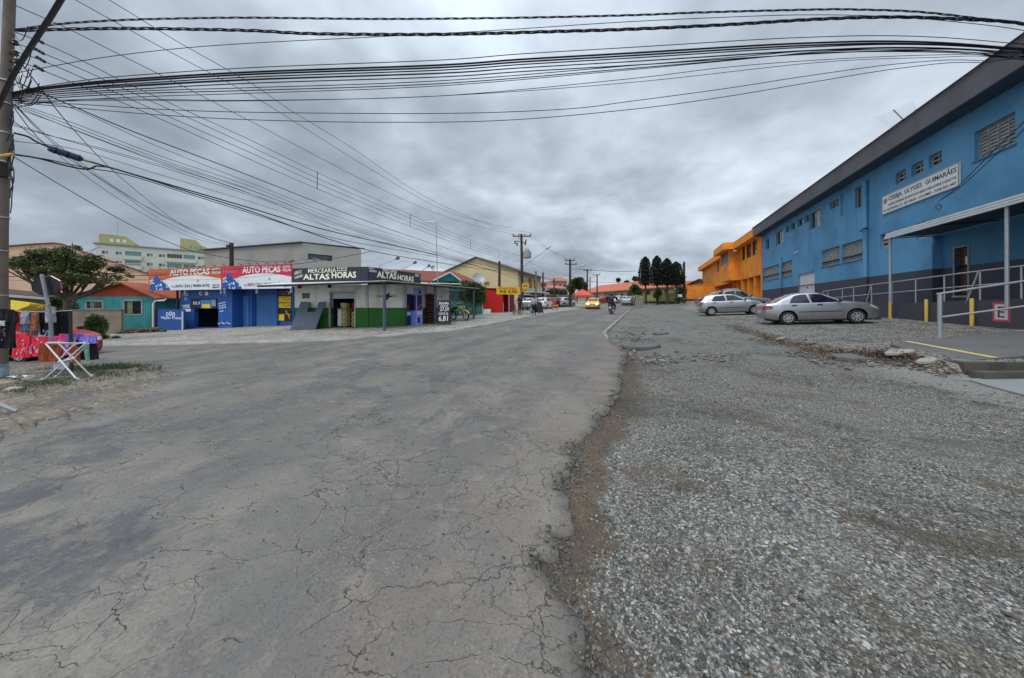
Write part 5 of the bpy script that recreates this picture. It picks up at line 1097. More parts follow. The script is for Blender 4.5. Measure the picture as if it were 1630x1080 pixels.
# ---------------- apartment block ----------------
MAP=pm('apartment render',rgb(202,203,190),rgb(182,182,168),.3,.85,var=.6,streak=.5); MAY=pm('yellow green tower paint',rgb(178,172,116),rgb(158,152,100),.3,.85,var=.6); MTL=glass('teal balcony glass',(.10,.30,.29),.2)
fA=Fr.at_px(None,152.0,75,325,87.6) if 0 else None
def frpx(x0,Y0,x1,Y1): a,b=place(x0,Y0),place(x1,Y1); f=Fr(a,b-a); f.L=(b-a).length; return f
fA=frpx(152,75,345,89); ab=thing('apartment_block','pale five-storey apartment block with teal balconies in the left distance','building',fA.P(9,0,0)); zt=16.4
hA=[]
cols=[((162,172),'w'),((184,194),'w'),((234,243),'w'),((253,263),'w'),((315,325),'w')]; rows=[(399.8,404.5),(414.5,419.5),(428,433)]
slope=lambda px:(px-162)*.085
bal=[(199,225),(266,290),(292,311)]
H_=[]
for (c,_) in cols:
    for (y0,y1) in rows: H_.append(fA.rect(c[0],c[1],y0+slope(c[0])*.72,y1+slope(c[0])*.68))
BH=[]
for c in bal:
    for (y0,y1) in rows: BH.append(fA.rect(c[0],c[1],y0-1.2+slope(c[0])*.72,y1+1.4+slope(c[0])*.68))
m=wall(fA,0,fA.L,-1,zt,H_+BH,.4); 
for s in (0,fA.L): m.add([fA.P(s,0,-1),fA.P(s,-12,-1),fA.P(s,-12,zt),fA.P(s,0,zt)],[(0,1,2,3)])
m.build('wall',MAP,ab)
m=MB(); m.fbox(fA,-.3,fA.L+.3,-12,.3,zt,zt+.35); m.build('cornice',pm('cornice',rgb(130,134,122),rgb(112,116,104),1,.8),ab)
for h in H_:
    o=MB().fbox(fA,h[0],h[1],-.3,-.25,h[2],h[3]).build('window',MGLB,ab); MB().fbox(fA,(h[0]+h[1])/2-.05,(h[0]+h[1])/2+.05,-.25,-.18,h[2],h[3]).build('frame',MWH,o); MB().fbox(fA,(h[0]+h[1])/2+.05,h[1],-.24,-.2,h[2],h[3]).build('shutter',MGREYW,o)
for i,h in enumerate(BH):
    gl=(MTL if i not in (3,8) else MGL); o=MB().fbox(fA,h[0],h[1],-.35,-.3,h[2],h[3]).build('balcony_glazing',gl,ab,label='teal glazed balcony' if gl is MTL else 'open dark balcony'); m=MB()
    for k in range(1,5): x=h[0]+(h[1]-h[0])*k/5; m.fbox(fA,x-.04,x+.04,-.3,-.2,h[2],h[3])
    m.build('mullions',MGREYW,o)
    MB().fbox(fA,h[0]-.2,h[1]+.2,.0,.6,h[2]-1.0,h[2]).build('parapet',MAP,ab,bevel=.04)
for (x0,x1,y1,lab) in ((157.5,214,371.8,0),(286.7,331,379,1)):
    s0,s1=fA.pix(x0,0,-2)[0],fA.pix(x1,0,-2)[0]; z1=fA.pix(x0,y1,-2)[1]; m=MB(); cut=(s1-s0)*.16
    pts=[(s0,zt+.36),(s1,zt+.36),(s1,z1-1.6 if not lab else z1-2.2),(s1-cut*1.5,z1-.2 if not lab else z1-1.6),(s0+(s1-s0)*.55,z1-.1 if not lab else z1-.2),(s0,z1)]
    q=fA.n*-5; m.prism([fA.P(s,-2,z) for s,z in pts],(q.x,q.y,0)); o=m.build('roof_tower',MAY,ab)
    m=MB(); 
    for k in range(3): x=s0+(s1-s0)*(.3+.18*k); m.fbox(fA,x,x+.6,-2,-1.96,zt+1.1,zt+1.9)
    m.build('tower_window',MTL if lab else MWH,o); MB().fbox(fA,s0-.2,s1+.1,-2.2,-1.8,z1+.0,z1+.12).build('tower_cap',MGREYW,o) if 0 else None
p=fA.P(fA.pix(187,0,-3)[0],-3,0); o=MB().tube([(p.x,p.y,zt+3),(p.x,p.y,zt+6.5)],.06,5).build('aerial',MMET,ab)
# ---------------- peach gabled building (left far) ----------------
MPE=pm('peach render',rgb(196,160,134),rgb(178,146,122),.3,.85,.1,20,var=.7,streak=.6)
Yp=44; pe=thing('peach_building','large blank peach building with a low gable behind the tree','building',at(120,500,Yp))
pts=[(-160,410),(11,393),(60,389.3),(89,387.9),(104,390),(140,403),(240,437),(240,560),(-160,560)]
dv=Vector((-20,12,0)); m=MB(); m.prism([at(x,y,Yp) for x,y in pts],dv); m.build('wall',MPE,pe)
m=MB(); rp=[at(x,y,Yp)+Vector((0,-.25,.12)) for x,y in pts[:7]]
for a,b in zip(rp[:-1],rp[1:]): m.hexa([a-Vector((0,0,.14)),b-Vector((0,0,.14)),b+dv-Vector((0,0,.14)),a+dv-Vector((0,0,.14)),a,b,b+dv,a+dv])
m.build('roof',pm('roof edge red',rgb(120,66,50),rgb(90,58,48),2,.9),pe)
m=MB(); a=at(120,420,Yp-.2); m.fbox(Fr((a.x,a.y),(1,0)),-6,10,.0,.06,a.z-.06,a.z+.02); m.build('ledge',MPE,pe)
# low brown-tiled house behind the stall
fr_=frpx(5,21,118,24); hh=thing('brown_tiled_house','low house with brown tiles and white bargeboard behind the clothes stall','house',fr_.P(3,0,0))
MB().fbox(fr_,-4,fr_.L-.3,-5,-.4,-1.2,fr_.pix(60,470,-.4)[1]-.15).build('wall',pm('tan wall',rgb(150,132,104),rgb(130,114,90),1,.85),hh)
zl,zr=fr_.pix(16,465)[1],fr_.pix(110,478)[1]; zp=at(16,457,21.3).z
mt_=tilemat('brown tiles',rgb(112,74,58),rgb(84,60,50),rgb(60,48,42),fr_); m=MB()
m.prism([fr_.P(-4,0,zl+.25),fr_.P(fr_.L,0,zr),fr_.P(fr_.L,-3,zr+.5),fr_.P(-4,-4,zl+1.0)],(0,0,.08)); m.build('roof',mt_,hh)
m=MB(); m.hexa([fr_.P(-4,.06,zl+.1),fr_.P(fr_.L,.06,zr-.14),fr_.P(fr_.L,.0,zr-.14),fr_.P(-4,.0,zl+.1),fr_.P(-4,.06,zl+.28),fr_.P(fr_.L,.06,zr+.04),fr_.P(fr_.L,0,zr+.04),fr_.P(-4,0,zl+.28)]); m.build('bargeboard',MWH,hh)
# ---------------- teal wooden house ----------------
MTE=pm('teal boards',rgb(70,156,152),rgb(52,122,120),1.5,.75,var=.7,streak=.6)
a0=G(118,533,SWH); ft=Fr((a0.x,a0.y),(.985,.17)) if 0 else frpx(118,22.0,246,22.6)
xr_=ft.L; th_=thing('teal_house','turquoise wooden house with orange tiled roof and red gable','house',ft.P(xr_/2,0,-.7))
zE=(ft.pix(120,473)[1]+ft.pix(244,472)[1])/2; zP=ft.pix(200,451.5)[1]; sP=ft.pix(200,486)[0]
hw=[ft.rect(137,165,479,492.5),ft.rect(197,227,478,501.5)]
m=wall(ft,0,xr_,-1.4,zE,hw,.12)
nb_=46
for s in (0,xr_): m.add([ft.P(s,0,-1.4),ft.P(s,-9,-1.4),ft.P(s,-9,zE),ft.P(s,0,zE)],[(0,1,2,3)])
m.build('wall',MTE,th_)
m=MB()
for i in range(nb_):
    s=xr_*(i+.5)/nb_; zz=[( -1.3,zE)]
    for h in hw:
        if h[0]-.03<s<h[1]+.03: zz=[(-1.3,h[2]),(h[3],zE)]
    for z0,z1 in zz: m.fbox(ft,s-.02,s+.02,0,.018,z0,z1-.002)
m.build('board_battens',MTE,th_)
m=MB(); m.prism([ft.P(0,.02,zE),ft.P(xr_,.02,zE),ft.P(sP,.02,zP-.05)],(0,.05,0)); m.build('gable',pm('red brown gable',rgb(150,62,44),rgb(120,52,40),2,.8),th_)
mt_=tilemat('orange tiles',rgb(205,112,76),rgb(186,92,62),rgb(140,72,52),Fr((0,0),(0,1)))
m=MB(); o_=.35
lft,rgt,pk=(-.45,zE-.22),(xr_+.4,zE-.18),(sP,zP)
bk=9.5
for (a,b) in ((lft,pk),(pk,rgt)):
    m.hexa([ft.P(a[0],o_,a[1]),ft.P(b[0],o_,b[1]),ft.P(b[0],-bk,b[1]),ft.P(a[0],-bk,a[1]),ft.P(a[0],o_,a[1]+.1),ft.P(b[0],o_,b[1]+.1),ft.P(b[0],-bk,b[1]+.1),ft.P(a[0],-bk,a[1]+.1)])
# wing roof to the right seen as an orange slope
e=place(293,24.2); f5=Fr(ft.P(xr_,-1.5,0).xy,(e-ft.P(xr_,-1.5,0).xy)); L5=(e-ft.P(xr_,-1.5,0).xy).length
m.hexa([f5.P(-2,0,zE-.1),f5.P(L5,0,zE-.15),f5.P(L5,-5,zP-.1),f5.P(-5.0,-5,zP-.1),f5.P(-2,0,zE),f5.P(L5,0,zE-.05),f5.P(L5,-5,zP),f5.P(-5.0,-5,zP)])
m.build('roof',mt_,th_)
MB().fbox(f5,.1,L5,-1.5,-1.3,-1.3,zE-.2).build('porch_wall',pm('teal porch',rgb(30,96,90),rgb(26,80,76),2,.8),th_); MB().fbox(f5,.7,2.2,-1.3,-1.26,.3,1.75).build('porch_window',MGL,th_)
for i,h in enumerate(hw):
    o=MB().fbox(ft,h[0],h[1],-.1,-.08,h[2],h[3]).build('window',MGL,th_); m=MB(); t=.07
    for a in ((h[0]-.04,h[0]+t,h[2],h[3]),(h[1]-t,h[1]+.04,h[2],h[3]),(h[0],h[1],h[3]-t,h[3]+.04),(h[0],h[1],h[2]-.04,h[2]+t)): m.fbox(ft,a[0],a[1],-.08,.04,a[2],a[3])
    m.build('frame',MGREYW,o); m=MB(); n=8
    for k in range(1,n): x=h[0]+(h[1]-h[0])*k/n; m.tube([ft.P(x,.03,h[2]+.02),ft.P(x,.03,h[3]-.02)],.012,5)
    m.tube([ft.P(h[0],.03,h[2]+(h[3]-h[2])*.35),ft.P(h[1],.03,h[2]+(h[3]-h[2])*.35)],.012,5)
    m.build('bars',MBLK,o); MB().fbox(ft,h[0]+.15,h[0]+(h[1]-h[0])*.4,-.08,-.06,h[2]+.1,h[3]-.1).build('curtain',pm('pale curtain',rgb(150,170,120),rgb(120,140,100),5,.8),o)
m=MB(); s=xr_+.2; m.tube([ft.P(s+.7,.15,zE-.15),ft.P(s+.6,.2,zE-.28),ft.P(s+.1,.25,zE-.3),ft.P(s,.3,zE-.5),ft.P(s,.3,-1.0)],.06,8); m.build('gutter_pipe',MWH,th_,smooth=True)
# unplastered yard wall before it + rubble stone wall
fy=frpx(114,20.0,193,20.4); yw2=thing('render_wall','bare grey-brown rendered yard wall before the turquoise house','wall',fy.P(1.5,0,-.6)); zy=fy.pix(150,494)[1]
MB().fbox(fy,0,fy.L,-.15,0,-1.6,zy).build('wall',pm('bare render',rgb(134,122,106),rgb(108,98,86),1,.95,.3,15,var=1,streak=.5),yw2); MB().fbox(fy,-.04,fy.L+.04,-.2,.04,zy,zy+.05).build('coping',pm('bare render2',rgb(120,110,96),rgb(98,90,80),1,.95),yw2)
m=MB(); p0=fy.P(fy.L+.1,.2,0)
for k in range(60):
    x=p0.x+random.random()*2.9; r=.11+.06*random.random(); m.blob((x,p0.y+random.uniform(-.1,.15),lh(x,p0.y)-.15+.12*(k%4)),(r*1.3,r,r*.8),7,5,.15)
o=m.build('stone_footing',pm('dark field stone',rgb(92,84,72),rgb(64,60,54),5,.9,.4,20,var=1),None); tagp(o,'rough dark stone footing under the turquoise house window','stone wall')
# ---------------- middle distance, left of the road ----------------
# house with clay roof and small teal gable behind the grocery
f6=frpx(672,27.0,740,28.5); h6=thing('clay_roof_house','clay-tiled house with a small teal gable behind the grocery canopy','house',f6.P(2,0,.3))
mt_=tilemat('old clay tiles',rgb(160,84,58),rgb(128,66,50),rgb(74,46,40),f6,.25)
zl=f6.pix(700,449)[1]; zr=f6.pix(700,430.5,-4)[1]; XR=f6.pix(764,486)[0]; m=MB()
m.hexa([f6.P(-3,.3,zl-.1),f6.P(XR,.3,zl-.1),f6.P(XR-1.2,-5,zr-.1),f6.P(-3,-5,zr-.1),f6.P(-3,.3,zl),f6.P(XR,.3,zl),f6.P(XR-1.2,-5,zr),f6.P(-3,-5,zr)]); m.build('roof',mt_,h6)
MB().fbox(f6,-3,XR-.6,-5,-.5,-.2,zl-.15).build('wall',pm('teal wall',rgb(34,120,126),rgb(30,100,106),1,.8),h6)
g0_,g1_,gp=f6.pix(691.5,448,.9),f6.pix(731.5,448,.9),f6.pix(715.9,435.2,.9); m=MB(); m.prism([f6.P(g0_[0],.9,g0_[1]),f6.P(g1_[0],.9,g1_[1]),f6.P(gp[0],.9,gp[1])],(f6.n*-2).to_3d()); m.build('gable',pm('teal gable',rgb(30,112,122),rgb(28,96,104),1.5,.8),h6)
m=MB()
for a,b in ((g0_,gp),(gp,g1_)): m.hexa([f6.P(a[0]-.1*(a is g0_),1.0,a[1]),f6.P(b[0]+.1*(b is g1_),1.0,b[1]),f6.P(b[0]+.1*(b is g1_),.86,b[1]),f6.P(a[0]-.1*(a is g0_),.86,a[1]),f6.P(a[0]-.1*(a is g0_),1.0,a[1]+.14),f6.P(b[0]+.1*(b is g1_),1.0,b[1]+.14),f6.P(b[0]+.1*(b is g1_),.86,b[1]+.14),f6.P(a[0]-.1*(a is g0_),.86,a[1]+.14)])
m.build('bargeboard',MWH,h6)
m=MB()
for a,b in ((g0_,gp),(gp,g1_)): m.hexa([f6.P(a[0],.86,a[1]+.05),f6.P(b[0],.86,b[1]+.05),f6.P(b[0],-3,b[1]+.05),f6.P(a[0],-3,a[1]+.05),f6.P(a[0],.86,a[1]+.13),f6.P(b[0],.86,b[1]+.13),f6.P(b[0],-3,b[1]+.13),f6.P(a[0],-3,a[1]+.13)])
m.build('gable_roof',mt_,h6)
def dish(px,py,Y,r,label,down=.8):
    p=at(px,py,Y); t=thing('satellite_dish',label,'satellite dish',p-Vector((0,0,down))); d=Vector((.35,-.8,.45)).normalized(); MB().lathe(p,d,[(-.02,0),(0,r*.4),(.05,r*.75),(.13,r),(.14,r),(.07,r*.73),(.02,r*.38),(.0,0)],20).build('reflector',MMET,t,smooth=True)
    m=MB(); m.tube([p-Vector((0,0,down)),p],.03,6); m.tube([p-d*.02+Vector((0,0,-r)),p+d*.5],.012,5); m.build('mast',MMET,t)
dish(761,444.5,28,.55,'large grey satellite dish above the shrub next to the kiosk'); dish(689,428,27.5,.22,'small satellite dish on the clay tiled ridge',.5)
# teal yard wall with glass screen
w0=G(712,505,SWH); w1_=place(768,27.6); f7=Fr(w0.xy,(w1_-w0.xy)); L7=(w1_-w0.xy).length
tw=thing('teal_yard_wall','faded teal yard wall with painted yellow patches behind the motorcycle','wall',f7.P(2,0,.4)); z1=f7.pix(725,478.5)[1]
MB().fbox(f7,0,L7,-.15,0,-.2,z1).build('wall',pm('faded teal',rgb(74,138,136),rgb(56,116,118),1.2,.8,var=.8,streak=.7),tw)
m=MB(); 
for (x0,x1,y0,y1) in ((726,738,480.5,484),(745,751,490,495)):
    r=f7.rect(x0,x1,y0,y1); m.fbox(f7,r[0],r[1],0,.005,r[2],r[3])
m.build('painted_patch',pm('ochre patch',rgb(170,160,90),rgb(120,140,110),9,.8,var=1),tw)
z2=f7.pix(722,463)[1]; MB().fbox(f7,.05,L7*.45,-.1,-.06,z1,z2).build('screen',pm('dusty screen',rgb(84,104,98),rgb(58,76,70),2,.35,var=1),tw); m=MB(); m.fbox(f7,0,L7*.45,-.12,.0,z2,z2+.06); m.fbox(f7,L7*.45,L7*.45+.06,-.12,0,z1,z2+.06); m.build('frame',MGREYW,tw)
# shrub
def crown_pts(blobs,n,seed,noise=.25):
    r=np.random.default_rng(seed); out=[]; tot=sum(b[3]*b[4]*b[5] for b in blobs)
    for (x,y,z,a,b,c) in blobs:
        k=int(n*a*b*c/tot); d=r.normal(size=(k,3)); d/=np.linalg.norm(d,axis=1)[:,None]; q=r.random(k)**.45
        q=q*(1+noise*(fbm(d[:,0]*3+x,d[:,1]*3+d[:,2]*2+seed,3)-.5)*2); out.append(np.stack([x+d[:,0]*a*q,y+d[:,1]*b*q,z+d[:,2]*c*q],1))
    return np.concatenate(out)
LM1=leafmat('shrub leaves',(.028,.055,.02),(.10,.17,.055)); LM2=leafmat('tree leaves',(.030,.046,.015),(.115,.14,.04)); LM3=leafmat('cypress leaves',(.007,.014,.010),(.028,.044,.026)); LM4=leafmat('far leaves',(.022,.036,.024),(.06,.085,.045))
MTR=pm('bark',(.085,.07,.055),(.05,.042,.035),5,.95,.5,25)
def shrub(name,label,cat,px,py,blobs_px,n,size,mat,seed,extra=0,group=None,Yd=None):
    p=G(px,py,extra) if Yd is None else at(px,py,Yd); Y=p.y; t=thing(name,label,cat,p,group=group); bl=[]
    for (bx,by,rx,ry) in blobs_px:
        q=at(bx,by,Y); k=Y/F; bl.append((q.x,q.y+random.uniform(-.2,.2),q.z,rx*k,rx*k*.9,ry*k))
    o=leaves('crown',crown_pts(bl,n,seed),size,mat,t,.55,seed=seed)
    m=MB(); top=Vector((bl[0][0],bl[0][1],bl[0][2])); m.tube([(p.x,p.y,p.z-.1),Vector(p).lerp(top,.5)+Vector((.05,0,0)),top],[.02+.012*Y/10,.015+.008*Y/10,.01],6)
    for b in bl[1:]: m.tube([Vector(p).lerp(top,.35),Vector((b[0],b[1],b[2]))],[.02,.01],5)
    m.build('trunk',MTR,t); return t
shrub('shrub','dense green shrub bulging over the teal yard wall','shrub',757,500,[(755,466,19,17),(745,457,12,10),(762,474,14,14),(768,462,8,8),(740,450,7,5),(775,452,5,4)],9000,.13,LM1,3,Yd=25.2)
shrub('bush','dark bush before the bare rendered wall','bush',146,538,[(146,517,13,16),(138,524,8,9),(155,524,8,9)],3500,.10,LM1,5,SWH)
shrub('bush','weedy bush at the foot of the rendered wall','bush',168,540,[(166,536,10,4),(158,538,6,3),(181,538,6,3)],1200,.08,LM1,6,SWH)
shrub('bush','leafy bush under the tree behind the stall','bush',118,535,[(112,500,9,26),(104,520,9,16),(122,520,7,15)],3800,.11,LM1,7,SWH)
shrub('bush','pale green bush on the tiled roof side behind the octagonal sign','bush',92,520,[(90,480,10,8),(100,476,8,8),(86,488,8,6)],1800,.11,LM1,8,Yd=17)
# flat spreading street tree
LM5=leafmat('olive leaves',(.035,.052,.018),(.17,.205,.06))
def street_tree():
    Y=15.0; base=at(104,541,Y); base.z=lh(base.x,base.y); t=thing('spreading_tree','flat-crowned spreading tree with dark limbs before the turquoise house','tree',base)
    r=random.Random(4); C=[]; tips=[]
    blobs=[(102,437,34,14),(60,420,24,10),(36,425,20,8),(76,406,22,9),(120,405,18,9),(146,418,22,11),(172,432,18,9),(188,440,13,6),(96,420,28,12),(150,440,24,10),(50,436,18,6),(128,397,9,5),(20,418,10,5),(112,452,22,6),(180,448,16,4),(70,440,20,6)]
    k=Y/F; bl=[]
    for (x,y,rx,ry) in blobs: q=at(x,y,Y); bl.append((q.x,q.y+r.uniform(-.4,.4),q.z,rx*k*.94,rx*k*.6,ry*k*1.1))
    P=crown_pts(bl,46000,9,.5); keep=fbm(P[:,0]*2.8,P[:,2]*3.6+P[:,1]*1.1,4)>.42; P=P[keep]
    P[:,2]-=.0; leaves('crown',P,.12,LM5,t,.42,1.5,seed=2)
    m=MB(); fork=at(107,478,Y); m.tube([base-Vector((0,0,.2)),base.lerp(fork,.5)+Vector((.06,0,0)),fork],[.17,.13,.12],10)
    for b in bl:
        e=Vector((b[0],b[1],b[2]-b[5]*.2)); mid=fork.lerp(e,.5)+Vector((r.uniform(-.15,.15),r.uniform(-.2,.2),-.12)); m.tube([fork,fork.lerp(mid,.5)+Vector((0,0,-.03)),mid,e],[.085,.06,.045,.015],6)
        for q in range(4): m.tube([mid,mid.lerp(e,.6)+Vector((r.uniform(-.3,.3),r.uniform(-.4,.4),r.uniform(0,.3))),e+Vector((r.uniform(-.8,.8),r.uniform(-.8,.8),r.uniform(-.1,.3)))],[.03,.02,.006],5)
    m.build('trunk',MTR,t,smooth=True)
street_tree()
# red kiosk
c=G(799,498,SWH); fk1=Fr(c.xy+Vector((-.918*2.03,.397*2.03)),(UY,-UX)); fk2=Fr(c.xy,(UX,UY)); zt=3.12; kz=-.2+c.z
MRD=pm('kiosk red',rgb(196,30,24),rgb(168,26,22),1.2,.65,var=.7,streak=.3); MRD2=pm('kiosk dark red',rgb(120,24,34),rgb(96,22,30),1.5,.6)
ki=thing('snack_kiosk','bright red snack kiosk with yellow banner and open door','kiosk',(c.x,c.y,c.z)); dk=fk2.rect(801,809.5,469,498); dk=(dk[0],dk[1],c.z,dk[3])
m=wall(fk1,0,2.03,kz,zt); wall(fk2,0,2.95,kz,zt-.25,[dk],.12,m); m.add([fk2.P(2.95,0,kz),fk2.P(2.95,-2.03,kz),fk2.P(2.95,-2.03,zt-.25),fk2.P(2.95,0,zt-.25)],[(0,1,2,3)]); m.build('wall',MRD,ki)
MB().hexa([fk2.P(-.1,.12,zt-.22),fk2.P(3.05,.12,zt-.22),fk2.P(3.05,-2.1,zt-.12),fk2.P(-.1,-2.1,zt-.0),fk2.P(-.1,.12,zt-.12),fk2.P(3.05,.12,zt-.14),fk2.P(3.05,-2.1,zt-.04),fk2.P(-.1,-2.1,zt+.08)]).build('roof',pm('kiosk roof',rgb(70,24,30),rgb(50,22,26),3,.8),ki)
MB().fbox(fk2,dk[0],dk[1],-1.2,-1.15,dk[2],dk[3]).build('interior',MIN,ki); MB().fbox(fk2,dk[1]+.02,dk[1]+.1,-.05,.05,dk[2],dk[3]).build('door_post',MWH,ki); MB().fbox(fk2,dk[1]+.2,2.9,0,.03,dk[2],dk[3]).build('side_panel',MRD2,ki)
MB().fbox(fk2,dk[0],dk[0]+.3,-.5,-.1,c.z,c.z+.95).build('counter',MWH,ki)
b0=at(790.5,457,25.8); fb_=Fr((b0.x,b0.y+.0),(.88,.47)); zb0,zb1=fb_.pix(808,469)[1],fb_.pix(808,457)[1]; sb=fb_.pix(828,486)[0]
kb=thing('yellow_banner','yellow banner with black price hanging on the red kiosk','banner',(b0.x,b0.y,zb0)); MB().fbox(fb_,0,sb,-.02,0,zb0,zb1).build('cloth',pm('banner yellow',rgb(236,190,44),rgb(222,172,38),3,.6),kb)
text('R$ 5,00',fb_,sb*.14,sb*.88,zb0+.09,zb0+(zb1-zb0)*.55,.002,MTX,kb,.05); text('PASTEL',fb_,sb*.08,sb*.85,zb0+(zb1-zb0)*.62,zb1-.05,.002,pm('orange lettering',rgb(214,80,30),rgb(200,70,26),5,.6),kb,.04,shear=.3)
p=at(831,466,27.2); f8=Fr((p.x,p.y),(.9,.3)); ys=thing('yellow_sign','small stepped yellow price sign fixed beside the transformer pole','sign',p); zz=[at(0,y,27.2).z for y in (451.5,459,464.5)]
MB().fbox(f8,0,.66,-.03,0,zz[1],zz[0]).build('board',pm('sign yellow',rgb(232,178,40),rgb(214,160,34),5,.6),ys); MB().fbox(f8,.05,.5,-.03,0,zz[2],zz[1]-.004).build('lower_board',pm('sign orange',rgb(228,160,40),rgb(214,146,34),5,.6),ys); text('COXINHA',f8,.06,.6,zz[1]+.1,zz[0]-.1,.002,MTX,ys,.0) if 0 else None; text('5,00',f8,.1,.45,zz[2]+.06,zz[1]-.07,.002,MTX,ys,.02); text('R$',f8,.12,.5,zz[1]+.08,zz[0]-.1,.002,MTX,ys,.02)
MB().tube([f8.P(-.15,-.1,zz[2]-.3),f8.P(.3,-.05,zz[0])],.02).build('bracket',MMET,ys)
p=G(775,501,SWH); f9=Fr((p.x,p.y),(.97,.2)); o=MB().hexa([f9.P(-.35,0,p.z),f9.P(.3,0,p.z),f9.P(.3,-.05,p.z),f9.P(-.35,-.05,p.z),f9.P(-.27,-.25,p.z+.45),f9.P(.36,-.25,p.z+.45),f9.P(.36,-.3,p.z+.45),f9.P(-.27,-.3,p.z+.45)]).build('white_board',MWH,None); tagp(o,'small white board leaning at the foot of the red kiosk','board')
# beige gabled building
MBG=pm('beige render',rgb(196,178,138),rgb(180,162,124),.4,.85,.1,20,var=.6,streak=.4); c8=place(825,40); fg=Fr(c8+Vector((-.918,.397))*12.4,(UY,-UX)); fs8=Fr(c8,(UX,UY)); Ls=fs8.pix(861,486)[0]; ze=5.9; zp=8.05
bg=thing('beige_building','beige two-storey building with a wide gable behind the transformer pole','building',(c8.x,c8.y,.9))
bw=[fs8.rect(841,847,443.5,460.5),fs8.rect(849.5,853.5,445,461)]; z0_=sum(h[2] for h in bw)/2; z1_=min(ze-.4,sum(h[3] for h in bw)/2); bw=[(h[0],h[1],z0_,z1_) for h in bw]
m=MB(); m.add([fg.P(0,0,-.2),fg.P(12.4,0,-.2),fg.P(12.4,0,ze),fg.P(6.2,0,zp),fg.P(0,0,ze)],[(0,1,2,3,4)]); wall(fs8,0,Ls,-.2,ze,bw,.2,m); m.add([fs8.P(Ls,0,-.2),fs8.P(Ls,-12.4,-.2),fs8.P(Ls,-12.4,ze),fs8.P(Ls,-6.2,zp),fs8.P(Ls,0,ze)],[(0,1,2,3,4)]); m.build('wall',MBG,bg)
for h in bw: MB().fbox(fs8,h[0],h[1],-.15,-.1,h[2],h[3]).build('shutter',pm('tan shutter',rgb(150,112,84),rgb(128,94,72),3,.7),bg)
m=MB(); 
for (a,za,b,zb2) in ((-.5,ze-.15,6.2,zp),(6.2,zp,13.1,ze-.22)): m.hexa([fg.P(a,.35,za),fg.P(b,.35,zb2),fg.P(b,-Ls-.3,zb2),fg.P(a,-Ls-.3,za),fg.P(a,.35,za+.12),fg.P(b,.35,zb2+.12),fg.P(b,-Ls-.3,zb2+.12),fg.P(a,-Ls-.3,za+.12)])
m.build('roof',pm('grey roof edge',rgb(92,90,88),rgb(74,72,70),2,.8),bg)
r=fs8.rect(834,857,468.5,492); MB().fbox(fs8,r[0],r[1],.02,1.8,3.2,3.4).build('carport_roof',MWH,bg); MB().fbox(fs8,.2,Ls-.2,.0,.06,1.0,2.6).build('shopfront',pm('white shopfront',rgb(190,200,206),rgb(140,160,176),1.3,.5,var=1),bg); MB().fbox(fs8,.2,Ls-.2,.0,.05,2.62,3.15).build('dark_opening',MIN,bg)
m=MB(); z=z0_-.1
m.fbox(fs8,.2,Ls-.2,0,.9,z-.9,z-.8); 
for k in range(16): m.fbox(fs8,.2+(Ls-.4)*k/15-.02,.2+(Ls-.4)*k/15+.02,.85,.9,z-.8,z)
m.fbox(fs8,.2,Ls-.2,.84,.91,z,z+.06); m.build('balcony',MWH,bg)
# shops further on
def farbox(x0,Y0,x1,Y1,yt,yb,wallc,name,label,roof=None,roofh=0,sign=None,wins=0,depth=8,cat='building',group=None):
    f=frpx(x0,Y0,x1,Y1); zt=f.pix((x0+x1)/2,yt)[1]; zb=f.pix((x0+x1)/2,yb)[1]; t=thing(name,label,cat,f.P(f.L/2,0,zb),group=group)
    n=int(wins); hs=[(f.L*(i+.25)/n,f.L*(i+.7)/n,zb+(zt-zb)*.38,zb+(zt-zb)*.78) for i in range(n)]
    m=wall(f,0,f.L,zb-.8,zt,hs,.15)
    for s in (0,f.L): m.add([f.P(s,0,zb-.8),f.P(s,-depth,zb-.8),f.P(s,-depth,zt),f.P(s,0,zt)],[(0,1,2,3)])
    m.build('wall',wallc,t)
    for h in hs: o=MB().fbox(f,h[0],h[1],-.14,-.1,h[2],h[3]).build('window',MGL,t)
    if roof:
        m=MB(); m.hexa([f.P(-.4,.5,zt-.1),f.P(f.L+.4,.5,zt-.1),f.P(f.L+.4,-depth*.5,zt+roofh-.1),f.P(-.4,-depth*.5,zt+roofh-.1),f.P(-.4,.5,zt+.05),f.P(f.L+.4,.5,zt+.05),f.P(f.L+.4,-depth*.5,zt+roofh+.05),f.P(-.4,-depth*.5,zt+roofh+.05)]); m.build('roof',roof,t)
    else: MB().fbox(f,-.1,f.L+.1,-depth,.1,zt,zt+.15).build('roof',MGREYW,t)
    if sign: a=f.rect(*sign[:4]); MB().fbox(f,a[0],a[1],.05,.2,a[2],a[3]).build('shop_sign',sign[4],t)
    return t,f,zb,zt
MRS=pm('red shop sign',rgb(176,34,44),rgb(150,30,38),2,.6); MOT=pm('orange clay roof',rgb(184,104,78),rgb(164,88,64),.6,.85,.3,10,var=.8)
MWF=pm('far white wall',rgb(196,196,192),rgb(176,176,170),.5,.8)
farbox(855,70,871,71,453,482,MWF,'white_shop','white shop with a red signboard behind the parked cars','' or None,0,(857,868.5,450,456.5,MRS),2)
farbox(873,76,905,80,459.5,482,MWF,'low_white_shop','long low white shop with an orange roof behind the parked cars',MOT,1.0,None,4)
farbox(880,100,903,102,448,470,pm('dusky wall',rgb(150,140,130),rgb(130,120,112),.5,.8),'hill_house','small pale house above the far shops, between the second and third thin poles',MOT,1.4,None,3)
farbox(858,60,889,66,470,486,pm('olive wall',rgb(96,92,66),rgb(80,76,58),1,.9),'boundary_wall','long olive boundary wall behind the parked cars',None,0,None,0,.3,'wall')
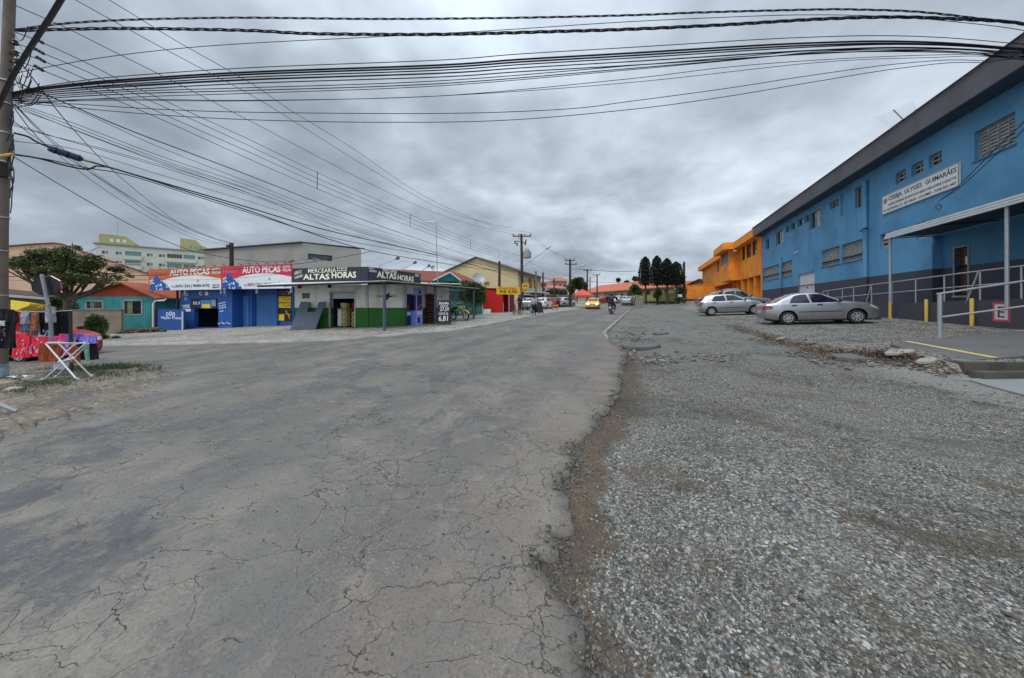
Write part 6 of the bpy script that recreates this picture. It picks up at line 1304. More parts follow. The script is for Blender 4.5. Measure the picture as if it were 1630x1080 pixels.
farbox(889,60,912,63,471,484,pm('tan rendered wall',rgb(150,134,100),rgb(128,112,86),1,.9),'boundary_wall','tan boundary wall by the second crossarm pole',None,0,None,0,.3,'wall')
shrub('garden_tree','rounded green tree above the olive boundary wall','tree',880,484,[(872,468,10,5),(884,466,12,6),(896,466,8,5),(866,470,6,4)],3000,.4,LM4,12,Yd=68)
shrub('garden_tree','dark round tree left of the school roof, behind the second crossarm pole','tree',919,484,[(918,452,12,9),(927,456,9,9),(910,458,8,7),(922,446,8,5)],6000,.32,LM2,13,Yd=58)
shrub('garden_tree','thin reddish-trunked tree over the red market tent','tree',909,490,[(910,462,5,8),(906,458,4,4)],900,.25,LM2,14,Yd=44)
# long school with orange roof at the end of the road
f10=frpx(938,92,1090,58); ms=pm('school cream wall',rgb(176,166,130),rgb(156,146,116),.8,.85); zt=f10.pix(980,461.5)[1]
zt=5.2; hs=[]
for (x0,x1,y0,y1) in ((944,950,469,477),(961,975,467.5,474),(978.5,983.5,466,473),(998,1004,464,472),(1027,1035,462,470),(1046,1052,461,470),(1058,1062,461,471),(1070,1078,459,468)): hs.append(f10.rect(x0,x1,y0,y1))
z0=sorted(h[2] for h in hs)[len(hs)//2]; z1=sorted(h[3] for h in hs)[len(hs)//2]; hs=[(min(h[0],h[1]),max(h[0],h[1]),z0,min(z1,zt-.3)) for h in hs]; dr=f10.rect(987,991.5,466,481); hs.append((dr[0],dr[1],2.0,4.4))
ls=thing('long_school','long low cream building with an orange tiled roof at the end of the road','building',f10.P(20,0,2.2)); XE=f10.pix(1074,486)[0]; hs=[h for h in hs if h[1]<XE]; m=wall(f10,-8,XE,0.5,zt,hs,.2); m.build('wall',ms,ls)
for h in hs: MB().fbox(f10,h[0],h[1],-.19,-.12,h[2],h[3]).build('window' if h[2]>2.1 else 'door',MGL if h[2]>2.1 else pm('dark brown door',rgb(70,48,40),rgb(58,42,36),3,.7),ls)
m=MB(); zr=zt+2.5; m.hexa([f10.P(-9,.7,zt-.15),f10.P(XE+1,.7,zt-.15),f10.P(XE-3,-6,zr-.1),f10.P(-4,-6,zr-.1),f10.P(-9,.7,zt),f10.P(XE+1,.7,zt),f10.P(XE-3,-6,zr),f10.P(-4,-6,zr)]); m.build('roof',MOT,ls)
m=MB(); m.fbox(f10,-9,XE+1,.62,.72,zt-.32,zt-.16); m.build('eaves_board',pm('dark eaves',rgb(92,62,48),rgb(70,52,44),2,.8),ls)
# gabled house right of cypresses
f11=frpx(1082,74,1118,70); gh=thing('gabled_house','brown-roofed gabled house behind the low orange yard wall','house',f11.P(2,0,2.3)); p0=f11.pix(1092,456); pk=f11.pix(1114,444.5); p1=(f11.L+.8,f11.pix(1120,452)[1]); zt_=p0[1]-.2
m=MB(); m.prism([f11.P(p0[0],0,1.8),f11.P(p1[0],0,1.8),f11.P(p1[0],0,p1[1]-.3),f11.P(pk[0],0,pk[1]-.2),f11.P(p0[0],0,zt_)],(f11.n*-8).to_3d()); m.build('wall',pm('dusky beige',rgb(140,128,104),rgb(120,108,88),1,.85),gh)
m=MB(); 
for a,b in (((p0[0]-.4,p0[1]),pk),(pk,(p1[0]+.3,p1[1]))): m.hexa([f11.P(a[0],.5,a[1]-.1),f11.P(b[0],.5,b[1]-.1),f11.P(b[0],-8,b[1]-.1),f11.P(a[0],-8,a[1]-.1),f11.P(a[0],.5,a[1]+.12),f11.P(b[0],.5,b[1]+.12),f11.P(b[0],-8,b[1]+.12),f11.P(a[0],-8,a[1]+.12)])
m.hexa([f11.P(-3,-.5,zt_),f11.P(pk[0],-.5,zt_),f11.P(pk[0],-5,pk[1]),f11.P(-1,-5,pk[1]),f11.P(-3,-.5,zt_+.15),f11.P(pk[0],-.5,zt_+.15),f11.P(pk[0],-5,pk[1]+.1),f11.P(-1,-5,pk[1]+.1)])
m.build('roof',pm('brown red roof',rgb(168,92,66),rgb(140,76,58),.8,.85,.3,10),gh)
m=MB(); 
for k in range(3): m.fbox(f11,pk[0]-1.6+1.2*k,pk[0]-1.5+1.2*k,0,.1,3,pk[1]-.6)
m.build('gable_posts',MBLK,gh)
# low olive school wall in front of cypresses
f12=frpx(1020,58,1076,50); lw2=thing('olive_wall','low yellow-green wall beneath the four cypresses','wall',f12.P(3,0,1.7)); z1=f12.pix(1045,469.2)[1]; MB().fbox(f12,0,f12.L,-.2,0,0.8,z1).build('wall',pm('olive yellow wall',rgb(150,148,84),rgb(124,124,70),1,.85,streak=.6),lw2); MB().fbox(f12,-.05,f12.L+.05,-.24,.04,z1,z1+.08).build('coping',pm('olive coping',rgb(134,130,84),rgb(112,110,70),1,.85),lw2)
r=np.random.default_rng(9); pts=[]
for k in range(5000):
    x=r.uniform(1012,1082); p=at(x,479+r.uniform(-1.2,1.0),f12.o.y-1.0-(x-1020)/56*8-.3*r.random()); pts.append((p.x,p.y,float(H(p.x,p.y))+.1+.25*r.random()))
o=leaves('roadside_grass',np.array(pts),.28,leafmat('verge grass',(.05,.07,.02),(.12,.14,.05)),None,.2,3,4); tagp(o,'strip of long grass below the low yellow-green wall','grass',kind='stuff')
# cypresses
for i,(x,yt,w,lab) in enumerate(((1027,409,9.6,'leftmost'),(1045.5,407.5,9.4,'second, tallest'),(1061.5,411.5,9.4,'third'),(1076,417,9.2,'rightmost, broad-based'))):
    Y=51-.8*i; k=Y/F; base=at(x,476.5,Y); base.z=float(H(base.x,base.y)); t=thing('cypress',f'{lab} of the four dark cypresses by the road end','tree',base,group='row of four dark cypresses')
    zt=at(x,yt,Y).z; zb=at(x,455,Y).z; n=5200; r=np.random.default_rng(30+i); h=r.random(n)**.9; hh=zb+(zt-zb)*h
    prof=np.interp(h,[0,.06,.22,.5,.75,.9,1],[.65,1.0,1.12,1.05,.86,.60,.12])*(w*k*(1.0 if i<3 else 1.15)); a=r.uniform(0,6.28,n); q=(.72+.28*r.random(n))*(1+.16*(fbm(a*2.2+i*7,h*9,3)-.5)*2)
    P=np.stack([base.x+np.cos(a)*prof*q,base.y+np.sin(a)*prof*q,hh],1)
    if i==3: ex=crown_pts([(at(1082,446,Y).x,base.y,at(1082,446,Y).z,8*k,8*k,9*k)],1200,77); P=np.concatenate([P,ex])
    leaves('crown',P,.20,LM3,t,.5,2,seed=40+i)
    # dark inner mass of twigs
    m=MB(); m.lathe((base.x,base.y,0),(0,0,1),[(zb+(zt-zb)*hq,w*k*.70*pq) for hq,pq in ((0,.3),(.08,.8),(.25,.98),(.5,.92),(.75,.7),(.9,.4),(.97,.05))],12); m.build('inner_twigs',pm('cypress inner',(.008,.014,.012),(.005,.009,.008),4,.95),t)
    m=MB(); m.tube([(base.x,base.y,base.z-.2),(base.x+.05,base.y,zb+.4)],[.16,.12],8); m.tube([(base.x+.3,base.y,base.z-.2),(base.x+.1,base.y,zb+.3)],[.09,.07],6); m.build('trunk',MTR,t)
shrub('small_tree','small leafy tree standing before the long school, by the concrete stub','tree',1012,487,[(1011,462,9,8),(1004,466,6,5),(1018,465,7,6),(1010,456,6,4)],3000,.2,LM1,15,Yd=44)
shrub('hedge_bush','low green bush before the third cypress','bush',1052,478,[(1048,466,6,8),(1044,470,4,5)],1500,.2,LM1,16,Yd=49.5)
shrub('hedge_bush','low green bush by the foot of the orange yard wall','bush',1080,481,[(1080,477,9,3.5),(1090,478,5,2.5)],1500,.16,LM1,17,Yd=45)
shrub('distant_tree','small round tree on the skyline above the school roof','tree',984,452,[(984,446,3.5,3.5)],300,.6,LM4,18,Yd=120); shrub('distant_tree','ragged dark tree on the skyline left of the cypresses','tree',1012,455,[(1012,444,6,4),(1018,448,5,4)],500,.6,LM4,19,Yd=115)
shrub('distant_tree','low skyline tree left of the round one above the school roof','tree',1000,454,[(998,449,4,2.5)],200,.6,LM4,20,Yd=120)
shrub('hedge_bush','dark hedge filling the gap between cypresses and orange yard wall','bush',1084,478,[(1082,466,7,11),(1088,464,6,10),(1078,468,5,9)],4000,.2,LM1,22,Yd=55)
# concrete stub posts at the road edge
for i,(x,yb,yt,w,lab) in enumerate(((1016,491,478.5,9,'broad concrete block standing at the far road edge'),(1021,487,475.5,5.5,'narrower concrete block behind the broad one at the road edge'),(1016,483,470.5,3,'thin concrete stub farthest from the camera at the road edge'),(1069,481,473.5,6,'concrete block near the silver car under the cypresses'))):
    p=G(x,yb); k=p.y/F; o=MB().box(p.x-w*k/2,p.x+w*k/2,p.y-.12,p.y+.2,p.z-.1,p.z+(yb-yt)*k).build('concrete_block',pm('old concrete',rgb(140,138,130),rgb(112,110,104),2,.9,.4,20),None,bevel=.03); tagp(o,lab,'concrete block','concrete blocks along the far road edge')
# red market tent
p=G(926,491); Y=44; c=at(927,461.5,Y); zE_=at(927,470.5,Y).z; mt=thing('market_tent','orange red pyramid-roofed market tent beside the far sidewalk','tent',(c.x,c.y,1.2)); w=1.3; m=MB(); a=[(c.x-w,c.y-w,zE_),(c.x+w,c.y-w,zE_),(c.x+w,c.y+w,zE_),(c.x-w,c.y+w,zE_)]
m.add(a+[(c.x,c.y,c.z+.1)]+[(x,y,zE_-.25) for x,y,_ in a],[(0,1,4),(1,2,4),(2,3,4),(3,0,4)]+[(i,(i+1)%4,5+(i+1)%4,5+i) for i in range(4)]); m.build('canopy',pm('tent red',rgb(206,84,66),rgb(186,72,58),1,.7),mt)
for (x,y,_) in a: MB().tube([(x,y,float(H(x,y))),(x,y,zE_)],.03,6).build('leg',MMET,mt)
# distant hills
m=MB(); xs_=np.linspace(-700,900,60); top_=[34+10*float(fbm(x*.006+5,x*0+2,4))+(12*math.exp(-((x-90)/160)**2)) for x in xs_]
m.add([(x,760,-40) for x in xs_]+[(x,760,z-19) for x,z in zip(xs_,top_)]+[(x,1100,-40) for x in xs_],[(i,i+1,61+i,60+i) for i in range(59)]+[(60+i,61+i,121+i,120+i) for i in range(59)]); o=m.build('hills',pm('hazy hill',rgb(86,96,92),rgb(70,82,76),.01,.95),None,smooth=True); tagp(o,'low blue-green wooded hills on the skyline',kind='structure')
# ---------------- utility poles and cables ----------------
MPOLE=pm('concrete pole',rgb(120,108,98),rgb(88,78,70),1.5,.9,.4,25,var=.8,streak=.6); MWOOD=pm('dark wooden pole',rgb(70,58,50),rgb(50,42,38),2,.9,.3,25,streak=.5); MCB=pm('black cable',(.012,.012,.014),(.02,.02,.022),5,.55); MINS=pm('insulator brown',(.05,.03,.025),(.03,.02,.02),5,.3)
PL=G(-1,612); PLY=PL.y
def leftpole():
    t=thing('utility_pole','massive leaning street pole crowded with cables at the left edge','utility pole',PL); k=PLY/F
    def c(py): return at(np.interp(py,[-140,0,360,612],[19,15.5,1.5,-2]),py,PLY)
    pts=[c(y) for y in (625,560,480,360,200,80,0,-60,-140)]; MB().tube(pts,[.112,.108,.10,.092,.086,.08,.075,.072,.07],20).build('pole',MPOLE,t,smooth=True)
    m=MB()
    for y in (346,399,470,130,165,212,258,282,560):
        p=c(y); m.lathe(p-Vector((0,0,.02)),(0,0,1),[(-.0,.085),(0,.106),(.03,.106),(.03,.085)],20)
    m.build('steel_bands',MMET,t)
    m=MB()   # secondary rack with spool insulators and dead ends
    for (x,y) in ((24,68),(25,85),(26,98),(25,112)):
        p=at(x,y,PLY-.05); q=c(y); m.tube([q,p],.02,5); m.lathe(p+Vector((0,0,-.05)),(0,0,1),[(0,.035),(.02,.05),(.05,.03),(.08,.05),(.1,.035)],8)
    m.build('insulator_rack',MINS,t)
    m=MB(); r=random.Random(2)
    for (x,y) in ((67,68),(68,85),(70,98),(67,112)):
        p=at(x,y,PLY); 
        for j in range(3): m.blob(at(x-10+j*5,y-6+3*j,PLY),.035,6,5)
    m.build('strain_insulators',MINS,t)
    m=MB()
    for j in range(12):   # hanging jumper loops
        x0,y0=r.uniform(20,30),r.uniform(48,150); x1,y1=r.uniform(34,66),y0+r.uniform(-12,16); s=r.uniform(18,44)
        m.tube([at(x0+(x1-x0)*q,y0+(y1-y0)*q+s*4*q*(1-q)*.6,PLY-.1-.2*r.random()*0-.15*q) for q in np.linspace(0,1,9)],.007,4)
    for j in range(16):
        x0,y0=r.uniform(10,18),r.uniform(140,260); x1,y1=r.uniform(10,18),y0+r.uniform(20,90)
        m.tube([at(x0+(x1-x0)*q+r.uniform(2,9)*math.sin(q*math.pi),y0+(y1-y0)*q,PLY-.18) for q in np.linspace(0,1,7)],.009,4)
    m.build('jumper_wires',MCB,t)
    MB().fbox(Fr((at(18,275,PLY).x,PLY-.2),(1,0)),-.06,.10,-.1,.05,at(0,287,PLY).z,at(0,263,PLY).z).build('junction_box',MWOOD,t,bevel=.01)
    p=at(15,246,PLY-.2); MB().tube([at(2,249,PLY-.2),at(20,246,PLY-.25)],.03,6).build('yellow_clamp',MYEL,t)
    m=MB(); p=c(555); m.lathe((p.x,p.y,at(0,600,PLY).z),(0,0,1),[(0,.1135),(.28,.1115)],20); m.build('poster_remains',pm('torn posters',rgb(150,170,180),rgb(70,110,130),14,.8,var=1),t)
    m=MB(); p=at(12,-90,PLY); q=Fr((p.x,p.y),(.95,.3)); m.fbox(q,-1.1,1.3,-.05,.05,p.z-.06,p.z+.06); m.build('crossarm',MWOOD,t)
    return t
leftpole()
def pole(px,py,ytop,r,mat,label,arms=(),name='utility_pole',xt=None,extra=SWH,Y=None,group='utility poles along the left sidewalk'):
    p=G(px,py,extra) if Y is None else at(px,py,Y); 
    if Y: p.z=float(H(p.x,p.y))+extra
    Y=p.y; tp=at(xt if xt else px,ytop,Y); t=thing(name,label,'utility pole',p,group=group)
    MB().tube([p-Vector((0,0,.2)),p.lerp(tp,.5),tp],[r*1.2,r*1.05,r*.85],12).build('pole',mat,t,smooth=True)
    for (x0,x1,y,n) in arms:
        f=Fr((at(x0,y,Y).x,Y),(1,.0)); w=(x1-x0)*Y/F; z=at(0,y,Y).z; o=MB().fbox(f,0,w,.05,.17,z-.07,z+.05).build('crossarm',MWOOD,t)
        for i in range(n): q=f.P(w*(i+.15)/(n-.7),.11,z+.05); MB().lathe(q,(0,0,1),[(0,.03),(.06,.03),(.08,.07),(.16,.075),(.2,.05),(.26,.045),(.28,.0)],8).build('insulator',MINS,t)
    return t,p,tp
t,pm_,ptop=pole(831.5,492.5,372.6,.17,MWOOD,'tall pole with crossarm and transformer behind the red kiosk',((815.7,845.6,376.5,4),),xt=830)
YM=pm_.y; MB().lathe(at(839,400,YM)-Vector((0,.1,.0))-Vector((0,0,.9)),(0,0,1),[(0,0),(0,.46),(.05,.52),(.8,.52),(.86,.46),(.9,.1),(.9,0)],20).build('transformer',pm('transformer grey',rgb(150,150,148),rgb(124,124,122),4,.5),t,smooth=True)
m=MB(); 
for k in (-.2,0,.2): m.lathe(at(839,400,YM)+Vector((k,-.1,0)),(0,0,1),[(0,.04),(.1,.06),(.2,.04),(.3,.03)],8)
m.build('bushings',MINS,t)
m=MB(); m.tube([at(833,425,YM),at(842,418,YM-.3),at(858,406,YM-1.0),at(872,395.5,YM-1.5)],.035,6); o=m.build('lamp_arm',MMET,t); MB().tube([at(869,397.5,YM-1.4),at(871,395.8,YM-1.5),at(877,392,YM-1.7)],[.06,.13,.07],8).build('lamp_head',MMET,o)
m=MB(); m.tube([at(822,384,YM),at(838,388,YM)],.05,5); m.tube([at(825,378,YM),at(833,386,YM)],.03,5)
for (x,y) in ((820,386),(823,389),(836,388),(837,384)): m.lathe(at(x,y,YM),(0,0,1),[(-.2,.05),(-.1,.12),(0,.05),(.1,.12),(.2,.05)],8)
m.build('fuse_cutouts',MINS,t)
t,p2,_=pole(907.5,490,414,.17,MWOOD,'second crossarm pole with street lamp past the parked cars',((899.5,914.5,415,3),(899,918,421,3)),extra=0)
o=MB().tube([at(908,440,p2.y),at(920,430,p2.y-.5),at(930,422.5,p2.y-1)],.04,6).build('lamp_arm',MMET,t); MB().tube([at(927,424,p2.y-.9),at(933,420.5,p2.y-1.1)],.12,6).build('lamp_head',MMET,o)
t,p3,_=pole(934.8,482,430,.17,MWOOD,'third crossarm pole rising above the red market tent',((928.5,941.5,430.5,3),),Y=66,extra=0)
t,p4,_=pole(950.5,479,437.5,.17,MWOOD,'farthest crossarm pole before the orange school roof',((944,955.5,438,3),),Y=78,extra=0); MB().tube([at(951,440,78),at(955,433.5,77)],.05,5).build('lamp_arm',MMET,t)
pole(939.2,481,441,.12,MPOLE,'thin plain pole between the third and farthest crossarm poles',Y=64,extra=0)
pole(795,495,416,.13,MWOOD,'bare dark post rising directly behind the red kiosk',Y=31); pole(853,490,432,.13,pm('pale concrete pole',rgb(120,120,104),rgb(100,100,90),2,.85),'pale bare post between the silver and white parked cars',Y=40.5); pole(864.3,486,434,.13,MWOOD,'thin dark post behind the white parked hatchback',Y=45.5); pole(882,486,443,.12,MWOOD,'thin dark post behind the black parked car',Y=52,extra=0)
pole(1089,481,417,.17,MWOOD,'lone dark pole beside the cypresses and the orange yard wall',((1085,1088,424,1),),Y=49,extra=.1,group=None)
# cables: traced through their real spans, hung between the poles
CN=[0]
def cable(pts,Ya,Yb,r,label,group,twist=0,name='overhead_cable'):
    pts=[Vector((float(a),float(b))) for a,b in pts]; out=[]
    P=[pts[0]*2-pts[1]]+pts+[pts[-1]*2-pts[-2]]
    for i in range(1,len(P)-2):
        a,b,c,d=P[i-1],P[i],P[i+1],P[i+2]; n=max(3,int((c-b).length/22))
        for k in range(n):
            t=k/n; out.append(.5*((2*b)+(c-a)*t+(2*a-5*b+4*c-d)*t*t+(3*b-a-3*c+d)*t**3))
    out.append(pts[-1]); x0,x1=out[0].x,out[-1].x; T=[0]
    for a,b in zip(out[:-1],out[1:]): T.append(T[-1]+(b-a).length)
    W3=[]
    for q,l in zip(out,T):
        t=l/T[-1]; Y=1/((1-t)/Ya+t/Yb); W3.append(at(q.x,q.y,Y))
    r*=(.95 if twist else 1.42)
    if twist:
        o=None; mb=MB()
        dense=[]
        for a,b in zip(W3[:-1],W3[1:]):
            for k in range(3): dense.append(a.lerp(b,k/3))
        dense.append(W3[-1])
        for s in range(3):
            L=0;q=[]
            for i,p in enumerate(dense):
                if i: L+=(p-dense[i-1]).length
                an=L*5.5+s*2.094; q.append(p+Vector((0,math.cos(an)*r*1.15,math.sin(an)*r*1.15)))
            mb.tube(q,r*.8,4)
        o=mb.build(name,MCB,None)
    else: o=MB().tube(W3,r,4).build(name,MCB,None)
    tagp(o,label,'cable',group); return o
Y0=PLY-.15
gA='cables crossing the whole sky'; e_=lambda y:[(1720,y),(2300,y+260)]
cable([(24,48),(100,38),(200,32),(300,29.5),(400,28.5),(600,30.5),(800,29),(1000,24.7),(1120,20),(1300,15.5),(1360,15.5),(1460,19),(1560,30),(1630,38)]+e_(62),Y0,7,.012,'topmost twisted black cable crossing the whole sky',gA,1)
cable([(25,49),(150,46),(250,46),(400,49),(500,54),(700,55),(900,50),(1000,47),(1150,40),(1300,31),(1420,27.5),(1530,31),(1630,38.5)]+e_(66),Y0,7.1,.018,'thickest twisted black cable, second from the top of the sky',gA,1)
cable([(28,116),(150,94),(270,79),(400,69),(600,59),(800,48),(1000,35),(1200,26),(1300,24),(1400,26),(1500,33),(1630,49)]+e_(76),Y0,7.1,.006,'thin wire weaving between the two twisted cables',gA)
base=[(20,148),(70,140),(130,133),(200,127),(400,115),(700,104),(828,95),(1020,84),(1200,73),(1300,68.5),(1400,66),(1500,68.5),(1600,76),(1640,81)]
def off(b,l,r,mid=0): n=len(b)-1; return [(x,y+l*(1-i/n)+r*i/n+mid*math.sin(math.pi*i/n)) for i,(x,y) in enumerate(b)]
names_=['upper edge wire of the black cable bundle','thick main strand of the black cable bundle','second thick strand under the main strand of the bundle','third strand of the black cable bundle','fourth strand of the bundle, slightly sagging','lower strand of the black cable bundle','lowest edge strand of the black cable bundle']
for i,(l,r_,md,rad) in enumerate(((-1,-7,-5,.007),(0,0,0,.016),(2,2,2,.014),(5,1,5,.010),(7,4,8,.009),(3,6,9,.008),(9,8,11,.009))): cable(off(base,l,r_,md)+e_(112+r_),Y0,7.3+.05*i,rad,names_[i],'black cable bundle over the road')
base2=[(22,160),(80,156),(150,151),(260,146),(400,142),(700,131),(1000,107),(1200,90),(1300,82),(1450,80.5),(1580,88)]
for i,(l,r_,md,rad) in enumerate(((-2,0,-1,.007),(0,2,1.5,.008),(6,-4,5,.006))): cable(off(base2,l,r_,md)+e_(122+r_),Y0,7.6+.05*i,rad,['upper of three wires just below the bundle','middle of three wires just below the bundle','lower of three wires just below the bundle'][i],'wires just below the bundle')
cable([(24,161),(200,158),(400,160),(700,153),(1000,126),(1150,108),(1300,96),(1480,88),(1590,90)]+e_(120),Y0,7.8,.0055,'upper wire of the widely spaced lower group',gA)
cable([(24,163),(200,160),(400,161),(700,153),(1000,132),(1300,100),(1480,92),(1590,92)]+e_(122),Y0,7.8,.005,'second wire of the widely spaced lower group',gA)
cable([(20,161),(120,166),(250,174),(400,179),(700,181),(900,174),(1000,162),(1150,142),(1300,119),(1440,101),(1560,97)]+e_(122),Y0,8,.006,'upper of the two lowest arcing wires',gA)
cable([(22,163),(120,172),(250,183),(400,191),(600,195),(800,192),(1000,175),(1150,155),(1300,130),(1440,108),(1560,100)]+e_(122),Y0,8,.006,'lowest arcing wire across the sky',gA)
gP='high voltage lines to the transformer pole'
cable([(-6,-8),(27,10),(100,42),(180,82),(280,132),(400,194),(594,295),(711,346),(820,374.5)],Y0,YM,.007,'lowest of the three primary lines running to the crossarm',gP)
cable([(20,-56),(120,0),(250,72),(400,152),(497,212),(594,272),(711,336.5),(838,369.5)],Y0,YM,.007,'middle of the three primary lines running to the crossarm',gP)
cable([(60,-62),(173,0),(280,65),(400,133),(458,173),(556,233),(672,311),(789,362),(843,370)],Y0,YM,.007,'highest of the three primary lines running to the crossarm',gP)
gS='four parallel low voltage wires'
S4=[[(67,68),(133,98),(200,132),(300,178),(400,224),(505,275),(653,342),(749,382.5),(794,398),(829,408)],[(68,85),(133,112),(200,143),(300,188),(400,234),(505,284),(653,348),(749,387),(794,402),(829,411)],[(70,98),(133,125),(220,164),(300,200),(400,244),(505,292),(653,354.5),(749,391.5),(794,406),(829,414)],[(67,112),(133,139),(233,180),(400,255),(505,301),(653,361),(749,396),(794,410),(829,417)]]
for i,s in enumerate(S4): cable([(25,(68,85,98,112)[i]-16)]+s,Y0,YM,.0065,['uppermost','second','third','lowest'][i]+' of the four parallel low voltage wires',gS)
Yof=lambda x:1/((1-(x-22)/(829-22))/Y0+((x-22)/(829-22))/YM)
for x,a,b in ((505,274,302),(653,341,362),(749,382,397),(794,397,411)):
    Y=Yof(x); o=MB().tube([at(x,a,Y),at(x,b,Y)],.014,5).build('wire_spacer',MCB,None); tagp(o,f"upright bar holding the four parallel wires apart, {dict([(505,'nearest the camera'),(653,'second from the camera'),(749,'third from the camera'),(794,'closest to the transformer pole')])[x]}",'spacer','wire spacers')
gT='telephone and data cables'
cable([(26,131),(80,154),(200,205),(300,243),(400,281),(556,342),(696,391),(769,412),(829,429)],Y0,YM,.010,'single thick black cable running below the four parallel wires',gT)
cable([(22,212),(45,218),(60,227),(110,247),(165,264),(300,303),(400,332),(517,366),(711,410),(829,446)],Y0,YM,.014,'thick sagging data cable carrying the blue splice case',gT)
cable([(20,246),(60,252),(105,264),(140,270),(170,266),(300,306),(400,337),(517,379),(594,400.5),(680,415.5),(759,427.5),(829,433)],Y0,YM,.013,'heavy cable sagging lowest from the left pole to the roof corner',gT)
cable([(20,245),(80,255),(140,268),(200,278),(300,309),(400,340),(517,376),(620,396),(711,413),(829,441)],Y0,YM,.008,'thin companion beside the heaviest sagging cable',gT)
for i,(a,b,c,d) in enumerate(((190,297.5,358,402.6),(195,303,364,407),(200,309,373,410),(168,292,352,399))): cable([(24,165+i*2),(100,a),(250,(a+b)/2+3),(400,b),(556,c),(711,d),(829,440-i*3)],Y0,YM,.005,['second','third','lowest','uppermost'][i]+' of the four fine lines between thick cable and splice cable','fine lines above the splice cable')
cable([(20,197),(100,222),(243,262),(400,312),(556,366),(711,408),(829,436)],Y0,YM,.005,'fine line starting low on the left pole, crossing over the splice case',gT)
for i,q in enumerate(([(22,172),(90,196),(240,252),(400,304),(556,361),(711,405),(829,434)],[(21,200),(70,214),(160,236),(300,276),(420,316),(560,364),(829,439)],[(22,225),(120,238),(260,280),(400,322),(560,372),(829,442)])): cable(q,Y0,YM,.0045,['extra fine line just above the splice cable group','fine line rising over the splice case from the pole middle','fine line leaving the pole beside the splice cable'][i],'fine lines above the splice cable')
WP=place(368.5,23.5); Yw=23.3
gH='service drops to the warehouse pole'
for i,q in enumerate(([(23,167),(67,213),(133,267),(200,313),(260,352),(327,381),(368.5,389)],[(21,170),(60,219),(133,278),(200,324),(260,358),(320,383),(368.5,391)],[(25,168),(72,214),(140,268),(212,317),(280,355),(330,377),(368.5,388)],[(20,83),(60,135),(100,187),(167,260),(233,317),(287,357),(330,376),(368.5,387)],[(18,190),(60,222),(140,272),(220,322),(300,362),(368.5,390)])): cable(q,Y0,Yw,.006 if i!=3 else .008,['upper close-set drop wire bending down to the warehouse pole','lower close-set drop wire bending down to the warehouse pole','outer drop wire running to the top of the warehouse pole','steep thick drop wire crossing all the other cables','slack drop wire starting below the others on the left pole'][i],gH)
cable([(22,250),(100,297),(207,358),(287,393),(330,405),(420,417),(520,411)],Y0,20,.007,'lone low drop wire passing before the apartment block',gT)
cable([(-40,441),(120,440),(235,438.5),(352,430),(450,423),(530,412),(591,400.8)],14,19,.012,'dark cable strung across the shop banners','cables over the shop fronts')
cable([(-40,446),(120,447),(235,446),(352,445),(450,436),(530,427)],16,19.0,.006,'thin second wire across the orange banner','cables over the shop fronts')
gR='lines beyond the transformer pole'
for i,(q,r_) in enumerate((([(843,370),(858,383),(876,397),(905,414)],.008),([(838,371),(850,384),(876,401),(901,415)],.008),([(846,377),(880,401),(911,414)],.008),([(829,411),(850,421),(875,431),(907,440)],.01),([(829,446),(850,448),(880,448),(907,444)],.012),([(829,433),(850,440),(880,446),(907,436)],.01))): cable(q,YM,p2.y,r_,'line '+['from the right end of the crossarm to the second pole, upper','from the crossarm middle to the second pole','from the right end of the crossarm to the second pole, lower','of low voltage between transformer pole and second pole','sagging deepest between transformer pole and second pole','dipping slightly between transformer pole and second pole'][i],gR)
cable([(907,428),(940,430),(980,432.5),(1018,431.5),(1050,428),(1089,421)],p2.y,49,.02,'dark cable crossing from the second pole to the lone pole','lines beyond the second pole')
cable([(907,421),(934,432),(950,440)],p2.y,78,.012,'line stepping from the second pole down to the farthest pole','lines beyond the second pole'); cable([(907,440),(934,447),(950,449),(1000,450),(1085,448)],p2.y,50,.015,'low cable sagging before the orange school roof','lines beyond the second pole')
cable([(260,-290),(180,-150),(97,0),(60,58),(23,117),(-10,185)],3.2,5.2,.02,'thick dark stay cable cutting across the top left corner','stay cables')
# splice case
a,b=at(77,236,Yof(77)),at(131,254,Yof(131)); t=thing('splice_case','blue cylindrical cable splice case hanging on the sagging cable','splice case',a); d=(b-a).normalized(); L=(b-a).length
MB().lathe(a,d,[(0,0),(0,.06),(.05,.075),(L-.05,.075),(L,.05),(L,0)],12).build('case',pm('splice blue',rgb(52,66,110),rgb(42,52,88),5,.5),t,smooth=True); MB().lathe(a+d*L,d,[(0,.03),(.1,.03),(.1,.0)],8).build('end_plug',MYEL,t); m=MB()
for k in (.15,.5,.85): m.lathe(a+d*L*k,d,[(0,.079),(.03,.079)],12)
m.build('clamps',MCB,t)
# warehouse service pole
t=thing('service_pole','short wooden service pole rising before the grey warehouse','utility pole',(WP.x,WP.y,-.3)); MB().tube([(WP.x,WP.y,-.5),(WP.x,WP.y,at(0,387,23.5).z)],[.16,.13],10).build('pole',MWOOD,t,smooth=True); z=at(0,393,23.5).z; MB().box(WP.x-.25,WP.x-.02,WP.y-.2,WP.y-.1,z-.1,z+.12).build('insulator_rack',MINS,t)
# cables in front of blue building
for i,q in enumerate(([(1660,150),(1630,194),(1589,233),(1525,297),(1494,321)],[(1664,160),(1630,206),(1589,243),(1530,297),(1494,321)])): cable(q,8.0,12.2,.010,['upper of two black cables dropping to the canopy corner','lower of two black cables dropping to the canopy corner'][i],'cables dropping to the entrance')
m=MB(); p=at(1494,330,11.6); 
for r_ in (.13,.09): m.tube([p+Vector((math.cos(a)*r_,0,math.sin(a)*r_*.9)) for a in np.linspace(0,6.28,14)],.008,4)
o=m.build('cable_coil',MCB,None); tagp(o,'small coil of black cable at the canopy corner','cable')
